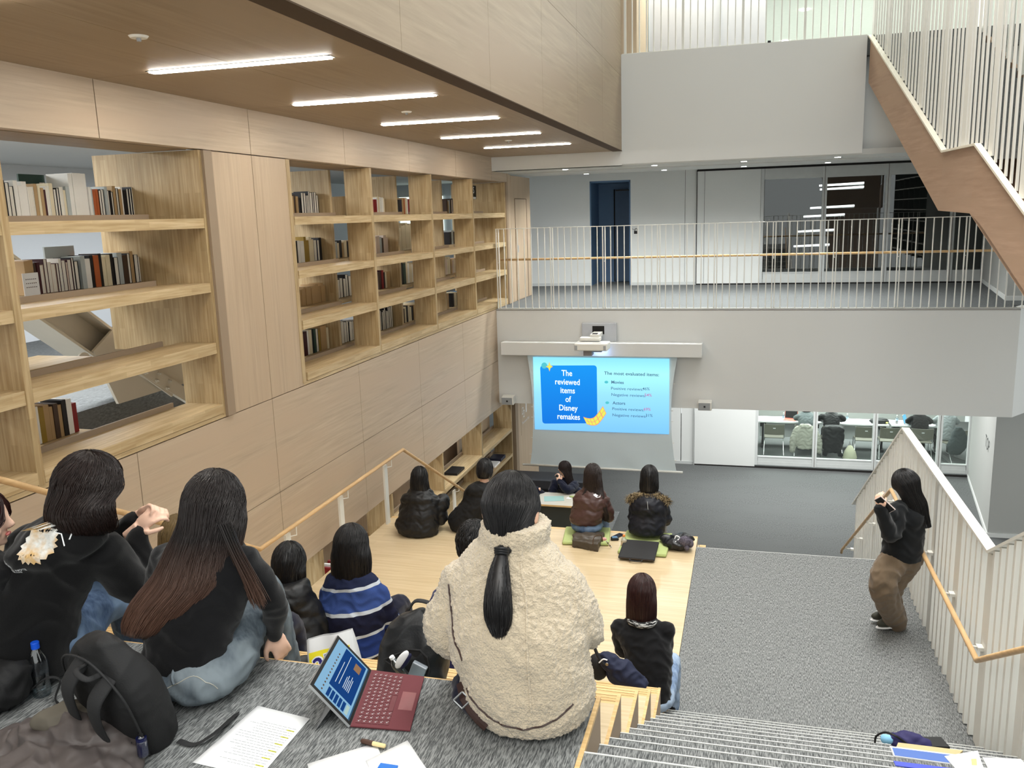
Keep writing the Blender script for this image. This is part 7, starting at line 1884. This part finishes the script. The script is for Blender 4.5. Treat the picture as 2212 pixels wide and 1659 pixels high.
MB().box(-.20, .20, -.20, .20, 0, .03).obj('sleeve_body', M['bagpad'], tt, bevel=.014); MB().tube(cr_path([(-.07, -.20, .015), (-.05, -.235, .015), (.05, -.235, .015), (.07, -.20, .015)], 5), .008, 8, flat_=.5).obj('handle', M['bagpad'], tt, smooth=True)
MB().tube([(-.19, -.202, .016), (.19, -.202, .016)], .003, 5).obj('zip', M['groove'], tt)
root = tuple(V((-0.701, 9.263, 2.358))); tt = thing('soft_bag', 'slouchy black bag near the platform corner', 'bag', root)
mb = MB(); r0 = V(root); mb.ball(r0 + V((0, 0, .07)), (.17, .12, .075)).ball(r0 + V((.05, .08, .10)), (.14, .08, .06)).ball(r0 + V((-.13, .04, .09)), (.07, .06, .05)); solid('bag_body', mb, flat('black_soft_leather', (24, 25, 28), .4, bump=.2), tt, root, vox=.010, fold_=(.010, 18)); PB = Matrix.Translation(-r0)
MB().tube(cr_path([tuple(r0 + V((-.03, -.06, .12))), tuple(r0 + V((-.01, -.05, .17))), tuple(r0 + V((.03, -.06, .15))), tuple(r0 + V((-.02, -.09, .11)))], 5), .006, 6).obj('white_ribbon', M['paper'], tt).data.transform(PB)
c2 = thing('fluffy_charm', 'grey fluffy animal ear charm on the slouchy black bag', 'charm', tuple(r0 + V((.09, -.07, .12))))
mb = MB(); rnd = random.Random(6); gf = streaks('grey_fluff', (66, 62, 72), (112, 106, 118), (60, 60, 60), .95, 0)
mb.ball((0, 0, 0), (.07, .055, .06)).ball((.06, .0, -.02), (.035, .03, .05)).ball((.02, -.03, -.06), (.03, .025, .035))
for s in range(500):
    d = V((rnd.gauss(0, 1), rnd.gauss(0, 1), rnd.gauss(0, 1))).normalized(); p = V((d.x * .07, d.y * .055, d.z * .06)); mb.tube([p * .9, p * 1.18 + V((rnd.gauss(0, .003), 0, -.003))], [.003, .0006], 3, cap=False)
mb.obj('fluff', gf, c2, smooth=True)

# --- papers and folders on the stair at the lower right corner
t = thing('card_folder', 'blue printed folder with white border lying on the stairs', 'folder', (.60, 2.95, 4.215))
def slab(name, pts, z, h, m, parent, rr): o = MB().prism([V((p[0], p[1], z)) for p in pts], (0, 0, h)).obj(name, m, parent); o.data.transform(Matrix.Translation(-V(rr))); return o
Zp = 4.22
slab('cover', [(0.522, 2.971, 4.215)[:2], (0.730, 2.969, 4.215)[:2], (0.730, 2.911, 4.215)[:2], (0.526, 2.915, 4.215)[:2]], 4.212, .004, M['paper'], t, (.60, 2.95, 4.215))
slab('blue_print', [(0.528, 2.962, 4.218)[:2], (0.725, 2.961, 4.218)[:2], (0.724, 2.913, 4.218)[:2], (0.530, 2.917, 4.218)[:2]], 4.2165, .0006, flat('blue_folder_print', (78, 108, 176), .4), t, (.60, 2.95, 4.215))
t = thing('envelope', 'tan paper envelope stack under the blue printed folder', 'envelope', (.66, 3.03, 4.208)); slab('envelope_body', [(0.555, 3.008, 4.210)[:2], (0.765, 3.008, 4.210)[:2], (0.727, 2.954, 4.210)[:2], (0.542, 2.972, 4.210)[:2]], 4.1945, .016, flat('kraft_paper', (190, 172, 128), .8), t, (.66, 3.03, 4.208))
t = thing('paper_sheet', 'printed handout with a yellow sticky note beside the blue folder', 'paper', (.8, 2.96, 4.22)); slab('sheet', [(0.693, 2.945, 4.222)[:2], (0.810, 3.003, 4.222)[:2], (0.805, 2.892, 4.222)[:2], (0.718, 2.873, 4.222)[:2]], 4.2175, .002, M['paper'], t, (.8, 2.96, 4.22)); slab('sticky_note', [(0.777, 2.947, 4.224)[:2], (0.795, 2.952, 4.224)[:2], (0.788, 2.914, 4.224)[:2], (0.771, 2.912, 4.224)[:2]], 4.2198, .0005, flat('sticky_yellow', (232, 226, 130), .7), t, (.8, 2.96, 4.22))
t = thing('paper_sheet', 'plain pale papers nearest the lower right corner of the picture', 'paper', (.95, 2.9, 4.22)); slab('sheet', [(0.818, 2.971, 4.214)[:2], (0.941, 2.989, 4.214)[:2], (0.964, 2.895, 4.214)[:2], (0.823, 2.883, 4.214)[:2]], 4.2125, .004, M['paper'], t, (.95, 2.9, 4.22))
t = thing('clear_file', 'clear plastic file with blue edge along the stair', 'file', (.62, 2.86, 4.22)); slab('file_body', [(0.521, 2.885, 4.222)[:2], (0.752, 2.886, 4.222)[:2], (0.748, 2.855, 4.222)[:2], (0.524, 2.860, 4.222)[:2]], 4.2125, .0035, flat('blue_file_edge', (72, 84, 190), .4), t, (.62, 2.86, 4.22))
root = (0.644, 3.266, 4.050); t = thing('pencil_pouch', 'navy and light blue soft pouch with black cord on the stairs', 'pouch', root)
r0 = V(root); mb = MB(); limb(mb, [V((0.573, 3.244, 4.070)), V((0.623, 3.249, 4.070)), V((0.687, 3.239, 4.070))], [.022, .035, .028], n=5); solid('pouch_body', mb, flat('deep_navy_cloth', (40, 36, 84), .7), t, root, vox=.006, fold_=(.005, 30)); PB = Matrix.Translation(-r0)
MB().tube(cr_path([(0.545, 3.244, 4.070), (0.554, 3.238, 4.075), (0.571, 3.244, 4.070)], 4), [.017] * 9, 10).obj('light_blue_end', flat('light_blue_cloth', (140, 196, 228), .7), t, smooth=True).data.transform(PB)
MB().tube(cr_path([(0.513, 3.228, 4.060), (0.517, 3.225, 4.090), (0.544, 3.209, 4.120), (0.579, 3.193, 4.120), (0.619, 3.200, 4.090)], 6), .004, 6).obj('cord', M['black'], t).data.transform(PB)
t = thing('notebook', 'black notebook with pale edge and elastic band under the papers', 'notebook', (0.738, 3.290, 4.050)); slab('cover', [(0.690, 3.298, 4.060)[:2], (0.762, 3.314, 4.060)[:2], (0.782, 3.252, 4.060)[:2], (0.704, 3.240, 4.060)[:2]], 4.045, .02, M['black'], t, (0.738, 3.290, 4.050))
